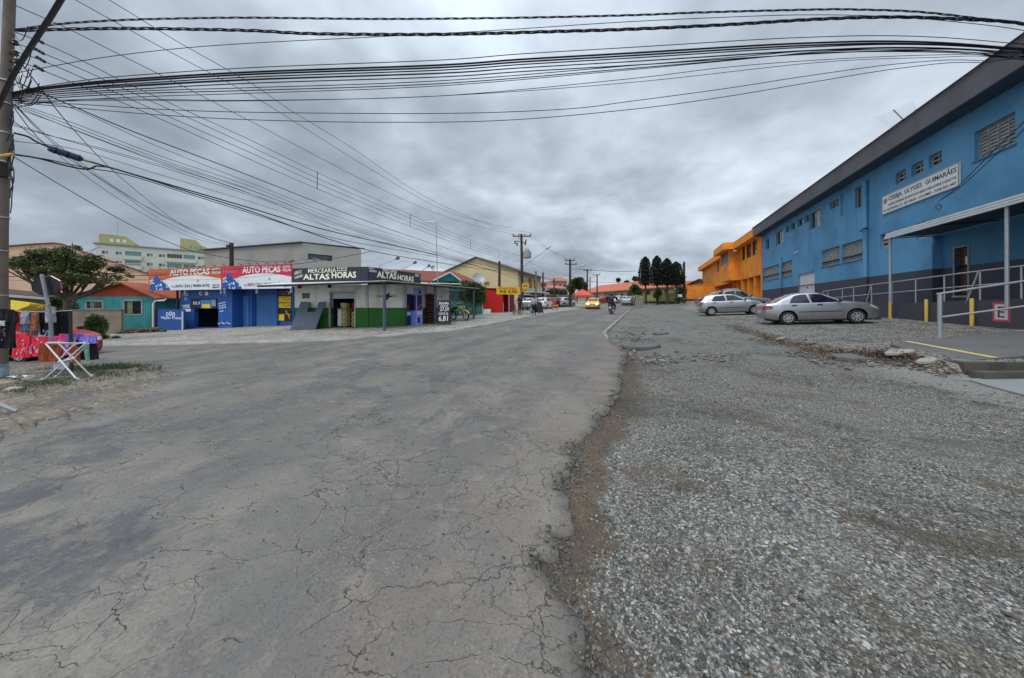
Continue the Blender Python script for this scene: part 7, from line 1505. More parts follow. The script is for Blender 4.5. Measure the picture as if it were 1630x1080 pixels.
# ---------------- cars ----------------
MTY=pm('tyre rubber',(.022,.022,.023),(.05,.047,.042),6,.85); MRIM=pm('wheel cover silver',(.42,.43,.44),(.28,.28,.28),9,.4,metal=.4); MPL=pm('black plastic',(.02,.02,.022),(.035,.034,.032),5,.6); MTAIL=glass('tail lamp red',(.30,.01,.015),.15); MHEAD=glass('headlamp',(.42,.44,.46),.1); MWGL=glass('car glass',(.010,.010,.016),.05); MPT=pm('number plate',(.5,.5,.5),(.4,.4,.4),9,.5)
def lerpp(P,x): return float(np.interp(x,[p[0] for p in P],[p[1] for p in P]))
SEDAN=dict(L=4.14,wx=(-1.20,1.17),r=.285,
 top=[(-2.07,.74),(-2.04,.90),(-1.98,.955),(-1.75,.985),(-1.62,1.01),(-1.30,1.20),(-1.0,1.345),(-.7,1.41),(-.3,1.43),(.0,1.405),(.25,1.31),(.72,1.03),(.86,.975),(1.3,.92),(1.6,.86),(1.82,.77),(1.93,.66),(2.0,.52)],
 sh=[(-2.07,.70),(-1.98,.90),(-1.6,.945),(-.6,.93),(.6,.915),(1.0,.90),(1.5,.83),(1.8,.72),(1.93,.60),(2.0,.48)],
 bot=[(-2.07,.36),(-2.0,.28),(-1.75,.20),(-1.4,.17),(1.5,.17),(1.8,.19),(2.0,.26)],
 hw=[(-2.07,.60),(-2.0,.70),(-1.8,.765),(-1.4,.80),(1.2,.80),(1.6,.775),(1.8,.72),(1.94,.63),(2.0,.52)],
 wins=[[(-1.12,.965),(-1.02,1.16),(-.92,1.27),(-.80,1.325),(-.46,1.345),(-.38,.955)],[(-.30,.955),(-.37,1.345),(-.05,1.335),(.12,1.285),(.62,.985),(.60,.955)]],
 fw=[(-.60,1.02),(.60,1.02),(.50,1.36),(-.50,1.36)],rw=[(-.60,1.03),(.60,1.03),(.49,1.35),(-.49,1.35)],
 seams=[[(-.34,1.35),(-.34,.62),(-.34,.25)],[(.70,.90),(.74,.6),(.66,.27)],[(-1.14,.95),(-1.10,.75),(-.9,.45),(-.80,.27)]],handles=[(-.95,.86),(-.05,.86)],
 mould=[(-.82,.55),(.66,.55)],tl=[(-2.02,.70),(-1.76,.73),(-1.73,.81),(-1.79,.875),(-1.99,.89)],rl=[(.42,.70),(.68,.71),(.66,.89),(.46,.88)],hl=[(1.62,.70),(1.91,.56),(1.87,.67),(1.60,.80)],fl=[(.38,.60),(.68,.62),(.64,.74),(.40,.70)],plate=(.60,.52),mirror=(.62,.98))
HATCH=dict(L=3.80,wx=(-1.22,1.22),r=.28,
 top=[(-1.90,.70),(-1.89,.90),(-1.84,.98),(-1.62,1.25),(-1.48,1.36),(-1.1,1.42),(-.4,1.44),(.05,1.42),(.30,1.33),(.85,1.05),(1.0,.98),(1.35,.92),(1.6,.83),(1.78,.70),(1.88,.58),(1.90,.48)],
 sh=[(-1.90,.66),(-1.86,.90),(-1.5,.95),(.6,.92),(1.0,.90),(1.5,.80),(1.78,.64),(1.90,.46)],
 bot=[(-1.90,.36),(-1.8,.27),(-1.5,.18),(1.5,.18),(1.75,.2),(1.90,.28)],
 hw=[(-1.90,.62),(-1.82,.72),(-1.5,.79),(1.1,.81),(1.5,.78),(1.72,.70),(1.86,.60),(1.90,.52)],
 wins=[[(-1.18,.98),(-1.08,1.2),(-.95,1.33),(-.42,1.36),(-.36,.97)],[(-.28,.97),(-.33,1.36),(.05,1.345),(.25,1.28),(.74,.99),(.72,.97)]],
 fw=[(-.62,1.03),(.62,1.03),(.52,1.37),(-.52,1.37)],rw=[(-.56,1.02),(.56,1.02),(.46,1.33),(-.46,1.33)],
 seams=[[(-.32,1.36),(-.32,.62),(-.32,.26)],[(.80,.92),(.82,.6),(.74,.27)],[(-1.2,.96),(-1.15,.75),(-.95,.45),(-.85,.27)]],handles=[(-1.02,.87),(-.05,.87)],
 mould=[(-.85,.5),(.70,.5)],tl=[(-1.87,.68),(-1.76,.70),(-1.66,.95),(-1.80,.97)],rl=[(.52,.70),(.68,.72),(.64,.96),(.55,.93)],hl=[(1.48,.70),(1.80,.56),(1.76,.68),(1.46,.82)],fl=[(.36,.60),(.68,.63),(.60,.78),(.38,.72)],plate=(.55,.50),mirror=(.72,1.0))
PICK=dict(L=5.1,wx=(-1.55,1.65),r=.37,
 top=[(-2.55,.86),(-2.53,1.10),(-2.4,1.12),(-.86,1.12),(-.80,1.55),(-.70,1.72),(-.3,1.78),(.35,1.76),(.62,1.66),(1.15,1.24),(1.3,1.17),(2.1,1.08),(2.35,.98),(2.5,.80),(2.55,.62)],
 sh=[(-2.55,.84),(-2.5,1.07),(-.9,1.09),(.6,1.12),(1.3,1.11),(2.1,1.0),(2.4,.86),(2.55,.6)],
 bot=[(-2.55,.50),(-2.3,.42),(2.2,.40),(2.55,.42)],
 hw=[(-2.55,.80),(-2.45,.87),(1.3,.88),(2.1,.85),(2.4,.74),(2.55,.6)],
 wins=[[(-.68,1.16),(-.66,1.58),(-.05,1.66),(.0,1.16)],[(.08,1.16),(.05,1.66),(.5,1.6),(1.0,1.2),(.98,1.16)]],
 fw=[(-.68,1.25),(.68,1.25),(.56,1.66),(-.56,1.66)],rw=[(-.55,1.25),(.55,1.25),(.5,1.58),(-.5,1.58)],
 seams=[[(.04,1.66),(.04,.9),(.04,.46)],[(1.08,1.12),(1.05,.7),(1.0,.46)],[(-.76,1.1),(-.74,.8),(-.72,.46)]],handles=[(-.55,1.04),(.2,1.04)],
 mould=[(-.7,.72),(1.0,.72)],tl=[(-2.5,.78),(-2.38,.78),(-2.38,1.05),(-2.5,1.05)],rl=[(.68,.78),(.82,.78),(.82,1.05),(.68,1.05)],hl=[(2.08,.86),(2.42,.74),(2.38,.86),(2.06,.98)],fl=[(.45,.76),(.78,.78),(.74,.92),(.46,.88)],plate=(.60,.62),mirror=(1.0,1.25))
def conform(bvh,poly,axis,side,off,dense=True,cuts=3):
    "flat outline pushed onto the body surface from one side"
    bm=bmesh.new(); vs=[]
    for a,b in poly: vs.append(bm.verts.new((a,0,b)))
    f=bm.faces.new(vs); bmesh.ops.subdivide_edges(bm,edges=bm.edges[:],cuts=2); bmesh.ops.triangulate(bm,faces=bm.faces[:]); 
    if cuts>1: bmesh.ops.subdivide_edges(bm,edges=bm.edges[:],cuts=1,use_grid_fill=True)
    bmesh.ops.triangulate(bm,faces=bm.faces[:])
    V=[];last=None
    for v in bm.verts:
        a,_,b=v.co
        if axis=='y': o=Vector((a,side*3,b)); d=Vector((0,-side,0))
        else: o=Vector((side*4,a,b)); d=Vector((-side,0,0))
        h=bvh.ray_cast(o,d)
        if h[0] is None:
            h2=bvh.find_nearest(o+d*2.2); p,n=h2[0],h2[1]
        else: p,n=h[0],h[1]
        if n.dot(-d)<0: n=-n
        V.append(p+n*off*.5-d*off*.6)
    Fs=[tuple(v.index for v in f.verts) for f in bm.faces]; bm.free(); return V,Fs
CARC=[0]
def car(spec,loc,rz,mat,label,group=None,name='parked_car',glassm=None,detail=True,rimm=None,cat='car',tow=False):
    sp=spec; t=thing(name,label,cat,loc,rz,group=group); L=sp['L']; gm=glassm or MWGL
    xs=sorted(set([p[0] for p in sp['top']]+[p[0] for p in sp['hw']]+list(np.linspace(-L/2+.12,L/2-.12,34 if detail else 18))))
    rings=[]
    for x in xs:
        zt,zs,zb,w=lerpp(sp['top'],x),lerpp(sp['sh'],x),lerpp(sp['bot'],x),lerpp(sp['hw'],x); zs=min(zs,zt-.012); g=min(1,max(0,(zt-zs)/.42)); bed=(sp is PICK and x<-.83)
        yl=w*.955; yr=w*(.955-.225*g); R_=[(0,zb),(w*.8,zb),(w*.93,zb+.03),(w*.985,zb+.12),(w*.995,zb+(zs-zb)*.45),(w,zb+(zs-zb)*.62),(w*.992,zs-.10),(w*.975,zs-.02),(yl,zs+.004)]
        top_=zt-.055*g
        for q in (.3,.62,.9): R_.append((yl+(yr-yl)*q**1.15,zs+(top_-zs)*q))
        R_+=[(yr*.965,zt-.03*g),(yr*.86,zt-.006),(yr*.5,zt+.012),(0,zt+.018)]
        rings.append([(x,y,z) for y,z in R_]+[(x,-y,z) for y,z in R_[-2:0:-1]])
    n=len(rings[0]); V=[p for r in rings for p in r]; Fs=[]
    for i in range(len(xs)-1):
        for j in range(n): Fs.append((i*n+j,i*n+(j+1)%n,(i+1)*n+(j+1)%n,(i+1)*n+j))
    Fs.append(tuple(range(n))); Fs.append(tuple((len(xs)-1)*n+j for j in range(n))[::-1])
    bvh=BVHTree.FromPolygons([Vector(v) for v in V],[f for f in Fs])
    body=MB(); body.add(V,Fs); bo=body.build('body',[mat,MPL],t,smooth=True,local=True,angle=32)
    r=sp['r']; cut=MB(); cut.m=1
    for x in sp['wx']:
        for s in (-1,1): cut.lathe((x,s*.50,r+.02),(0,s,0),[(0,0.001),(0,r+.055),(.6,r+.075),(.6,0.001)],28)
    co=cut.build('cutter',[mat,MPL],None,local=True); 
    md=bo.modifiers.new('b','BOOLEAN'); md.operation='DIFFERENCE'; md.solver='EXACT'; md.object=co
    for m_ in (0,): pass
    dg=bpy.context.evaluated_depsgraph_get(); bo.location=(0,0,0); t.location=(0,0,0); t.rotation_euler=(0,0,0); bpy.context.view_layer.update(); dg=bpy.context.evaluated_depsgraph_get()
    me=bpy.data.meshes.new_from_object(bo.evaluated_get(dg)); bo.modifiers.clear(); bo.data=me; bpy.data.objects.remove(co); t.location=loc; t.rotation_euler=(0,0,rz)
    me.shade_smooth(); me.set_sharp_from_angle(angle=R(32))
    def patch(poly,axis,side,off,mt,nm,lab=None,par=t):
        v,f=conform(bvh,poly,axis,side,off); m=MB(); m.add(v,f); o=m.build(nm,mt,par,smooth=True,local=True,label=lab); return o
    def strip(pts,w,axis,side,off,mb):
        for a,b in zip(pts[:-1],pts[1:]):
            A_=Vector(a);B_=Vector(b); d=(B_-A_).normalized(); q=Vector((-d.y,d.x))*w; k=6
            P=[]
            for i in range(k+1):
                c=A_.lerp(B_,i/k)
                for sg in (-1,1):
                    e=c+q*sg; o=Vector((e.x,side*3,e.y)) if axis=='y' else Vector((side*4,e.x,e.y)); dd=Vector((0,-side,0)) if axis=='y' else Vector((-side,0,0)); h=bvh.ray_cast(o,dd)
                    P.append((h[0] if h[0] is not None else o+dd*2.2)-dd*off)
            mb.add(P,[(2*i,2*i+1,2*i+3,2*i+2) for i in range(k)])
    # glazing
    for s in (-1,1):
        for w in sp['wins']: patch(w,'y',s,.006,gm,'side_window')
        if detail:
            m=MB()
            for q in sp['seams']: strip(q,.004,'y',s,.003,m)
            m.build('door_seams',MPL,t,local=True)
            for (hx,hz) in sp['handles']:
                m=MB(); strip([(hx-.09,hz-.005),(hx+.09,hz+.005)],.016,'y',s,.028,m); strip([(hx-.09,hz-.005),(hx+.09,hz+.005)],.03,'y',s,.004,m); m.build('door_handle',MPL,t,local=True)
            m=MB(); strip(sp['mould'],.017,'y',s,.010,m); m.build('side_moulding',MPL,t,local=True)
        patch(sp['tl'],'y',s,.006,MTAIL,'tail_lamp'); patch([(s*a,b) for a,b in sp['rl']],'x',-1,.006,MTAIL,'tail_lamp'); patch(sp['hl'],'y',s,.006,MHEAD,'headlight'); patch([(s*a,b) for a,b in sp['fl']],'x',1,.006,MHEAD,'headlight')
        mx,mz=sp['mirror']; m=MB(); m.blob((mx,s*(lerpp(sp['hw'],mx)+.09),mz+.04),(.06,.10,.07),10,7); m.tube([(mx,s*(lerpp(sp['hw'],mx)-.06),mz),(mx,s*(lerpp(sp['hw'],mx)+.06),mz+.02)],.025,6); m.build('wing_mirror',MPL,t,smooth=True,local=True)
    patch(sp['fw'],'x',1,.006,gm,'windscreen'); patch(sp['rw'],'x',-1,.006,gm,'rear_window')
    pz=sp['plate']; 
    def slab(x,y0,y1,z0,z1,th,mt,nm): MB().box(min(x,x+th),max(x,x+th),y0,y1,z0,z1).build(nm,mt,t,local=True)
    slab(-L/2-.025,-.2,.2,pz[0]-.065,pz[0]+.065,.04,MPT,'number_plate'); slab(sp['top'][-1][0]-.02,-.2,.2,pz[1]-.16,pz[1]-.03,.04,MPT,'number_plate')
    patch([(-.34,pz[1]-.0),(.34,pz[1]-.0),(.32,pz[1]+.13),(-.32,pz[1]+.13)],'x',1,.005,MPL,'grille'); m=MB(); strip([(-.55,pz[1]-.19),(.55,pz[1]-.19)],.035,'x',1,.006,m); m.build('lower_intake',MPL,t,local=True)
    if detail:
        m=MB(); strip([(-.62,pz[0]-.15),(.62,pz[0]-.15)],.006,'x',-1,.004,m); strip([(-.64,pz[0]+.28),(.64,pz[0]+.28)],.004,'x',-1,.003,m); m.build('boot_seams',MPL,t,local=True)
    for x in sp['wx']:
        for s in (-1,1):
            y=s*(lerpp(sp['hw'],x)-.035); w=thing('wheel',None,None,(0,0,0)); bpy.data.objects.remove(w)
            m=MB().lathe((x,y-s*.17,r),(0,s,0),[(0,r*.55),(0,r*.93),(.03,r),(.14,r),(.175,r*.94),(.178,r*.68),(.15,r*.64),(.02,r*.62),(.0,r*.55)],32)
            ty=m.build('tyre',MTY,t,smooth=True,local=True)
            m=MB().lathe((x,y-s*.03,r),(0,s,0),[(0,.001),(0,r*.66),(.03,r*.66),(.035,r*.60),(.012,r*.55),(.01,.001)],28)
            rm=m.build('rim',MPL if detail else MRIM,ty,smooth=True,local=True)
            if detail:
                m=MB()
                for k in range(7):
                    a=2*math.pi*k/7; c,q=math.cos(a),math.sin(a); P=[]
                    for rad,ww in ((.10*r,.035),(.34*r,.05),(.60*r,.075)): 
                        for e in (-1,1): P.append((x+c*rad-q*ww*e*.5,y+s*.008,r+q*rad+c*ww*e*.5))
                    d=(0,s*.014,0); m.prism([P[0],P[2],P[4],P[5],P[3],P[1]],d)
                m.lathe((x,y-s*.03,r),(0,s,0),[(.03,r*.56),(.052,r*.58),(.052,r*.66),(.03,r*.66)],28); m.lathe((x,y,r),(0,s,0),[(0,.06),(.025,.05),(.03,0)],14)
                m.build('wheel_cover',rimm or MRIM,rm,local=True)
    m=MB().box(-L/2+.35,L/2-.35,-.55,.55,lerpp(sp['bot'],0)-.04,lerpp(sp['bot'],0)+.02).build('underbody',MPL,t,local=True)
    return t
PS=paint('silver paint',(.42,.43,.45),.8,.30); PS2=paint('cool silver paint',(.38,.40,.43),.75,.32); PG=paint('grey green paint',(.19,.21,.20),.5,.4); PY=paint('yellow paint',(.72,.42,.02),.05,.3); PW=paint('white car paint',(.62,.63,.64),.0,.35); PR=paint('red car paint',(.36,.02,.025),.1,.32); PB=paint('black car paint',(.012,.013,.02),.2,.28); PBL=paint('pale blue silver',(.33,.37,.42),.5,.38)
AZ=math.atan2(-UX,UY)  # nose towards the building
def put(px,py,dz=0): p=G(px,py,dz); return p
# silver sedan: rear wheel at pixel (1253,518)
w=put(1253,517.5); Vd=Vector((UY,-UX,0)); Ud=Vector((UX,UY,0))
c=w+Vd*1.20+Ud*.72; c.z=float(H(c.x,c.y)); PUR=glass('tinted window',(.014,.010,.03),.05)
sed=car(SEDAN,c,AZ,PS,'silver four-door sedan with dark tinted windows, closest to the camera',glassm=PUR); slope=(float(H(*(c+Vd*1.2).xy))-float(H(*(c-Vd*1.2).xy)))/2.4; sed.rotation_euler=(0,-math.atan(slope),AZ); sed.scale=(.965,.97,.98)
w=put(1133,503); c=w+Vd*1.22+Ud*.72; c.z=float(H(c.x,c.y)); ha=car(HATCH,c,AZ,PS2,'silver four-door hatchback parked between the sedan and the pickup'); slope=(float(H(*(c+Vd*1.2).xy))-float(H(*(c-Vd*1.2).xy)))/2.4; ha.rotation_euler=(0,-math.atan(slope),AZ)
rr=place(1109,25.6); c=Vector((rr.x,rr.y,0))+Vd*2.55+Ud*.3; c.z=float(H(c.x,c.y)); pk_=car(PICK,c,AZ,PG,'grey green pickup with chrome roll bar behind the silver hatchback',cat='pickup truck',name='pickup_truck')
m=MB()
for s in (-1,1):
    m.tube([(-1.95,s*.72,1.12),(-1.25,s*.66,1.62),(-.95,s*.64,1.68)],.032,8); m.tube([(-1.5,s*.70,1.12),(-.98,s*.62,1.64)],.032,8)
m.tube([(-1.25,-.66,1.62),(-1.25,.66,1.62)],.032,8); m.build('roll_bar',MHEAD,pk_,smooth=True,local=True); 
for s in (-1,1): MB().tube([(-.6,s*.55,1.84),(.3,s*.55,1.83)],.02,6).build('roof_rail',MHEAD,pk_,local=True)
# road vehicles
def roadcar(spec,px,py,yaw,mat,label,detail=False,group=None,name='parked_car',extra=0,Yd=None):
    p=G(px,py,extra) if Yd is None else at(px,py,Yd)
    if Yd: p.z=float(H(p.x,p.y))+extra
    return car(spec,p,yaw,mat,label,group,name,detail=detail)
RD=math.atan2(UY,UX)
yc=roadcar(HATCH,944.5,492.2,RD+math.pi+R(4),PY,'yellow hatchback driving towards the camera with headlights lit',name='car',detail=True)
MLIT,nt,b=new_mat('lit headlight'); b.inputs['Base Color'].default_value=(.9,.8,.5,1); b.inputs['Emission Color'].default_value=(1,.85,.5,1); b.inputs['Emission Strength'].default_value=2.2
for ch in yc.children:
    if ch.name.startswith('headlight'): ch.data.materials.clear(); ch.data.materials.append(MLIT)
roadcar(HATCH,1000.5,483.6,RD-R(8),PBL,'pale blue-grey hatchback driving away past the concrete blocks',name='car',Yd=49)
roadcar(HATCH,983,481,RD+R(160),PW,'white car seen just right of the motorcyclist',Yd=58); roadcar(HATCH,962,482,RD+R(120),PR,'red car behind the yellow hatchback',Yd=58)
roadcar(HATCH,1074,480,RD+R(50),PBL,'silver car parked by the olive wall under the cypresses',Yd=54)
gp_='cars parked along the left sidewalk'
roadcar(HATCH,845,491.5,RD+R(8),PS2,'silver wagon parked just behind the transformer pole',extra=SWH,group=gp_,Yd=36); roadcar(HATCH,866,491,RD+R(2),PW,'white hatchback parked beyond the woman with the bag',extra=SWH,group=gp_,Yd=39)
roadcar(HATCH,876,490,RD+R(20),PR,'red hatchback parked between the white and the black car',extra=SWH,group=gp_,Yd=44); roadcar(SEDAN,886,489.5,RD+R(-12),PB,'black sedan parked beyond the red hatchback',extra=SWH,group=gp_,Yd=46)
roadcar(SEDAN,899.5,488,RD+R(-25),PW,'white sedan parked nearest the second crossarm pole',extra=SWH,group=gp_,Yd=47)
# ---------------- people ----------------
def skin(name,J,E,mat,parent,sub=1,root=0):
    "one continuous skinned surface. J: {key:(x,y,z,r)}"
    ks=list(J); me=bpy.data.meshes.new(name); me.from_pydata([J[k][:3] for k in ks],[(ks.index(a),ks.index(b)) for a,b in E],[]); ob=link(bpy.data.objects.new(name,me))
    md=ob.modifiers.new('s','SKIN'); md.use_smooth_shade=True; sv=me.skin_vertices[0].data
    for i,k in enumerate(ks): r=J[k][3]; sv[i].radius=(r,r) if not isinstance(r,tuple) else r; sv[i].use_root=(i==root)
    s=ob.modifiers.new('d','SUBSURF'); s.levels=sub; s.render_levels=sub
    dg=bpy.context.evaluated_depsgraph_get(); m2=bpy.data.meshes.new_from_object(ob.evaluated_get(dg)); bpy.data.objects.remove(ob)
    m2.materials.clear(); m2.materials.append(mat); m2.shade_smooth(); o=link(bpy.data.objects.new(name,m2)); o.parent=parent; return o
MSKIN=pm('skin',rgb(150,104,80),rgb(130,88,68),9,.55); MHAIR=pm('dark hair',(.012,.010,.009),(.02,.016,.014),20,.6)
def person(loc,rz,pose,shirt,trousers,label,h=1.62,grow=.018,helmet=None,shoe=MPL):
    t=thing('person',label,'person',loc,rz); k=h/1.7
    J=dict(pel=(0,0,.93,.135),wst=(0,0,1.08,.12),chs=(0,0,1.30,.145),nek=(0,0,1.46,.055),hd0=(.015,0,1.53,.065),hd1=(.02,0,1.60,.088),hd2=(.012,0,1.675,.06))
    for s,n in ((1,'l'),(-1,'r')):
        J[n+'hip']=(0,s*.09,.88,.095); J[n+'kne']=(.02,s*.10,.49,.062); J[n+'ank']=(-.02,s*.10,.09,.04); J[n+'toe']=(.15,s*.11,.035,.035); J[n+'sho']=(0,s*.175,1.40,.058); J[n+'elb']=(-.03,s*.235,1.12,.042); J[n+'wri']=(.03,s*.25,.88,.029); J[n+'pal']=(.045,s*.25,.80,.034)
        for i,(dx,l) in enumerate(((.03,.075),(.01,.085),(-.01,.08),(-.03,.065))): J[f'{n}f{i}a']=(.045+dx,s*.25,.765,.0095); J[f'{n}f{i}b']=(.055+dx,s*(.245),.765-l*.55,.0085); J[f'{n}f{i}c']=(.07+dx,s*.238,.765-l,.0075)
        J[n+'t0']=(.075,s*.245,.82,.012); J[n+'t1']=(.10,s*.238,.785,.010)
    for kk,v in pose.items():
        if kk in J:
            d=(v[0]-J[kk][0],v[1]-J[kk][1],v[2]-J[kk][2]); J[kk]=(*v[:3],J[kk][3])
            if kk.endswith('pal') or kk.endswith('wri'):
                n=kk[0]
                if kk.endswith('pal'):
                    for q in J:
                        if q.startswith(n+'f') or q.startswith(n+'t0') or q.startswith(n+'t1'): a=J[q]; J[q]=(a[0]+d[0],a[1]+d[1],a[2]+d[2],a[3])
    if 'lean' in pose:
        pass
    J={a:(x*k,y*k,z*k,r*k) for a,(x,y,z,r) in J.items()}
    E=[('pel','wst'),('wst','chs'),('chs','nek'),('nek','hd0'),('hd0','hd1'),('hd1','hd2')]
    for n in 'lr':
        E+=[('pel',n+'hip'),(n+'hip',n+'kne'),(n+'kne',n+'ank'),(n+'ank',n+'toe'),('chs',n+'sho'),(n+'sho',n+'elb'),(n+'elb',n+'wri'),(n+'wri',n+'pal'),(n+'pal',n+'t0'),(n+'t0',n+'t1')]
        for i in range(4): E+=[(n+'pal',f'{n}f{i}a'),(f'{n}f{i}a',f'{n}f{i}b'),(f'{n}f{i}b',f'{n}f{i}c')]
    skin('body',J,E,MSKIN,t,1)
    def sub(keys,grow,nm,mat,trim={}):
        j={}
        for q in keys: x,y,z,r=J[q]; j[q]=(x,y,z,r+grow)
        for q,(a,b,f) in trim.items():
            pa,pb=Vector(J[a][:3]),Vector(J[b][:3]); c=pa.lerp(pb,f); j[q]=(*c,J[a][3]*(1-f)+J[b][3]*f+grow)
        return j
    js=sub(['pel','wst','chs','lsho','rsho','lelb','relb'],grow,'shirt',shirt,{'lw':('lelb','lwri',.88),'rw':('relb','rwri',.88),'nk':('chs','nek',.75)}); js['nk']=(*js['nk'][:3],.07*k)
    skin('jacket',js,[('pel','wst'),('wst','chs'),('chs','nk'),('chs','lsho'),('chs','rsho'),('lsho','lelb'),('rsho','relb'),('lelb','lw'),('relb','rw')],shirt,t,1)
    jt=sub(['pel','lhip','rhip','lkne','rkne'],.016,'',trousers,{'la':('lkne','lank',.92),'ra':('rkne','rank',.92)})
    skin('trousers',jt,[('pel','lhip'),('pel','rhip'),('lhip','lkne'),('rhip','rkne'),('lkne','la'),('rkne','ra')],trousers,t,1)
    for n in 'lr':
        a,b=Vector(J[n+'ank'][:3]),Vector(J[n+'toe'][:3]); m=MB(); m.tube([a+Vector((0,0,.0)),a+(b-a)*.15-Vector((0,0,.03)),b],[.045*k,.05*k,.04*k],8); m.build('shoe',shoe,t,smooth=True,local=True)
    hd=Vector(J['hd1'][:3]); f=(Vector(J['hd1'][:3])-Vector(J['nek'][:3])).normalized(); fx=Vector((1,0,0))
    if helmet:
        m=MB(); m.blob(hd+Vector((0,0,.03)),(.155*k,.145*k,.155*k),14,10); m.build('helmet',helmet,t,smooth=True,local=True); m=MB(); m.blob(hd+Vector((.04,0,.02)),(.11*k,.11*k,.05*k),12,6); m.build('visor',MWGL,t,smooth=True,local=True)
    else:
        m=MB(); m.blob(hd+Vector((-.018,0,.022))*k,(.102*k,.094*k,.108*k),14,10); m.build('hair',MHAIR,t,smooth=True,local=True)
        m=MB(); m.blob(hd+Vector((.095,0,-.01))*k,(.016*k,.012*k,.02*k),8,6); m.build('nose',MSKIN,t,smooth=True,local=True); m=MB()
        for s in (-1,1): m.blob(hd+Vector((.084,s*.033,.015))*k,(.008*k,.013*k,.008*k),8,5)
        m.build('eyes',MBLK,t,local=True); m=MB(); m.blob(hd+Vector((.084,0,-.045))*k,(.006*k,.022*k,.006*k),8,5); m.build('mouth',pm('lips',rgb(130,70,64),rgb(110,60,56),9,.5),t,local=True)
        m=MB()
        for s in (-1,1): m.blob(hd+Vector((0,s*.09,-.005))*k,(.018*k,.010*k,.028*k),8,6)
        m.build('ears',MSKIN,t,smooth=True,local=True)
    return t
MJK=pm('grey cardigan',rgb(168,156,160),rgb(140,128,134),9,.9); MTRB=pm('black trousers',rgb(28,28,32),rgb(20,20,24),9,.9); MNV=pm('navy work clothes',rgb(30,36,58),rgb(22,26,44),9,.9); MLJ=pm('black leather jacket',rgb(30,27,28),rgb(20,18,19),9,.6)
p=G(849.6,502.4,SWH); wo=person(p,RD+R(6),dict(lkne=(.10,.10,.50),lank=(-.02,.10,.14),ltoe=(.12,.10,.05),rkne=(.06,-.10,.49),rank=(.16,-.10,.09),rtoe=(.32,-.11,.04)),MJK,MTRB,'woman in grey cardigan and black trousers walking away with a green bag',1.50)
hb=wo.matrix_basis@Vector((.045,.25,.66)) if 0 else None
q=Matrix.Rotation(RD+R(6),3,'Z')@Vector((.05,.23,.70)); bp=Vector(p)+q*.9; m=MB(); m.blob((bp.x,bp.y,bp.z-.26),(.13,.17,.17),12,9,.06); m.tube([(bp.x,bp.y,bp.z-.12),(bp.x,bp.y,bp.z+.02)],[.05,.02],8); m.tube([(bp.x,bp.y-.02,bp.z-.02),(bp.x,bp.y-.01,bp.z+.07),(bp.x,bp.y+.02,bp.z-.02)],.008,5); o=m.build('shopping_bag',pm('green plastic',rgb(70,150,120),rgb(50,120,96),7,.5),None,smooth=True); tagp(o,'bulging green plastic bag carried by the walking woman','bag')
p=G(827.5,499,SWH); person(p,RD+math.pi*.9,dict(rpal=(.28,-.2,1.12),rwri=(.22,-.22,1.10),relb=(.02,-.24,1.12)),MNV,MNV,'person in navy clothes standing under the yellow sign by the kiosk',1.68)
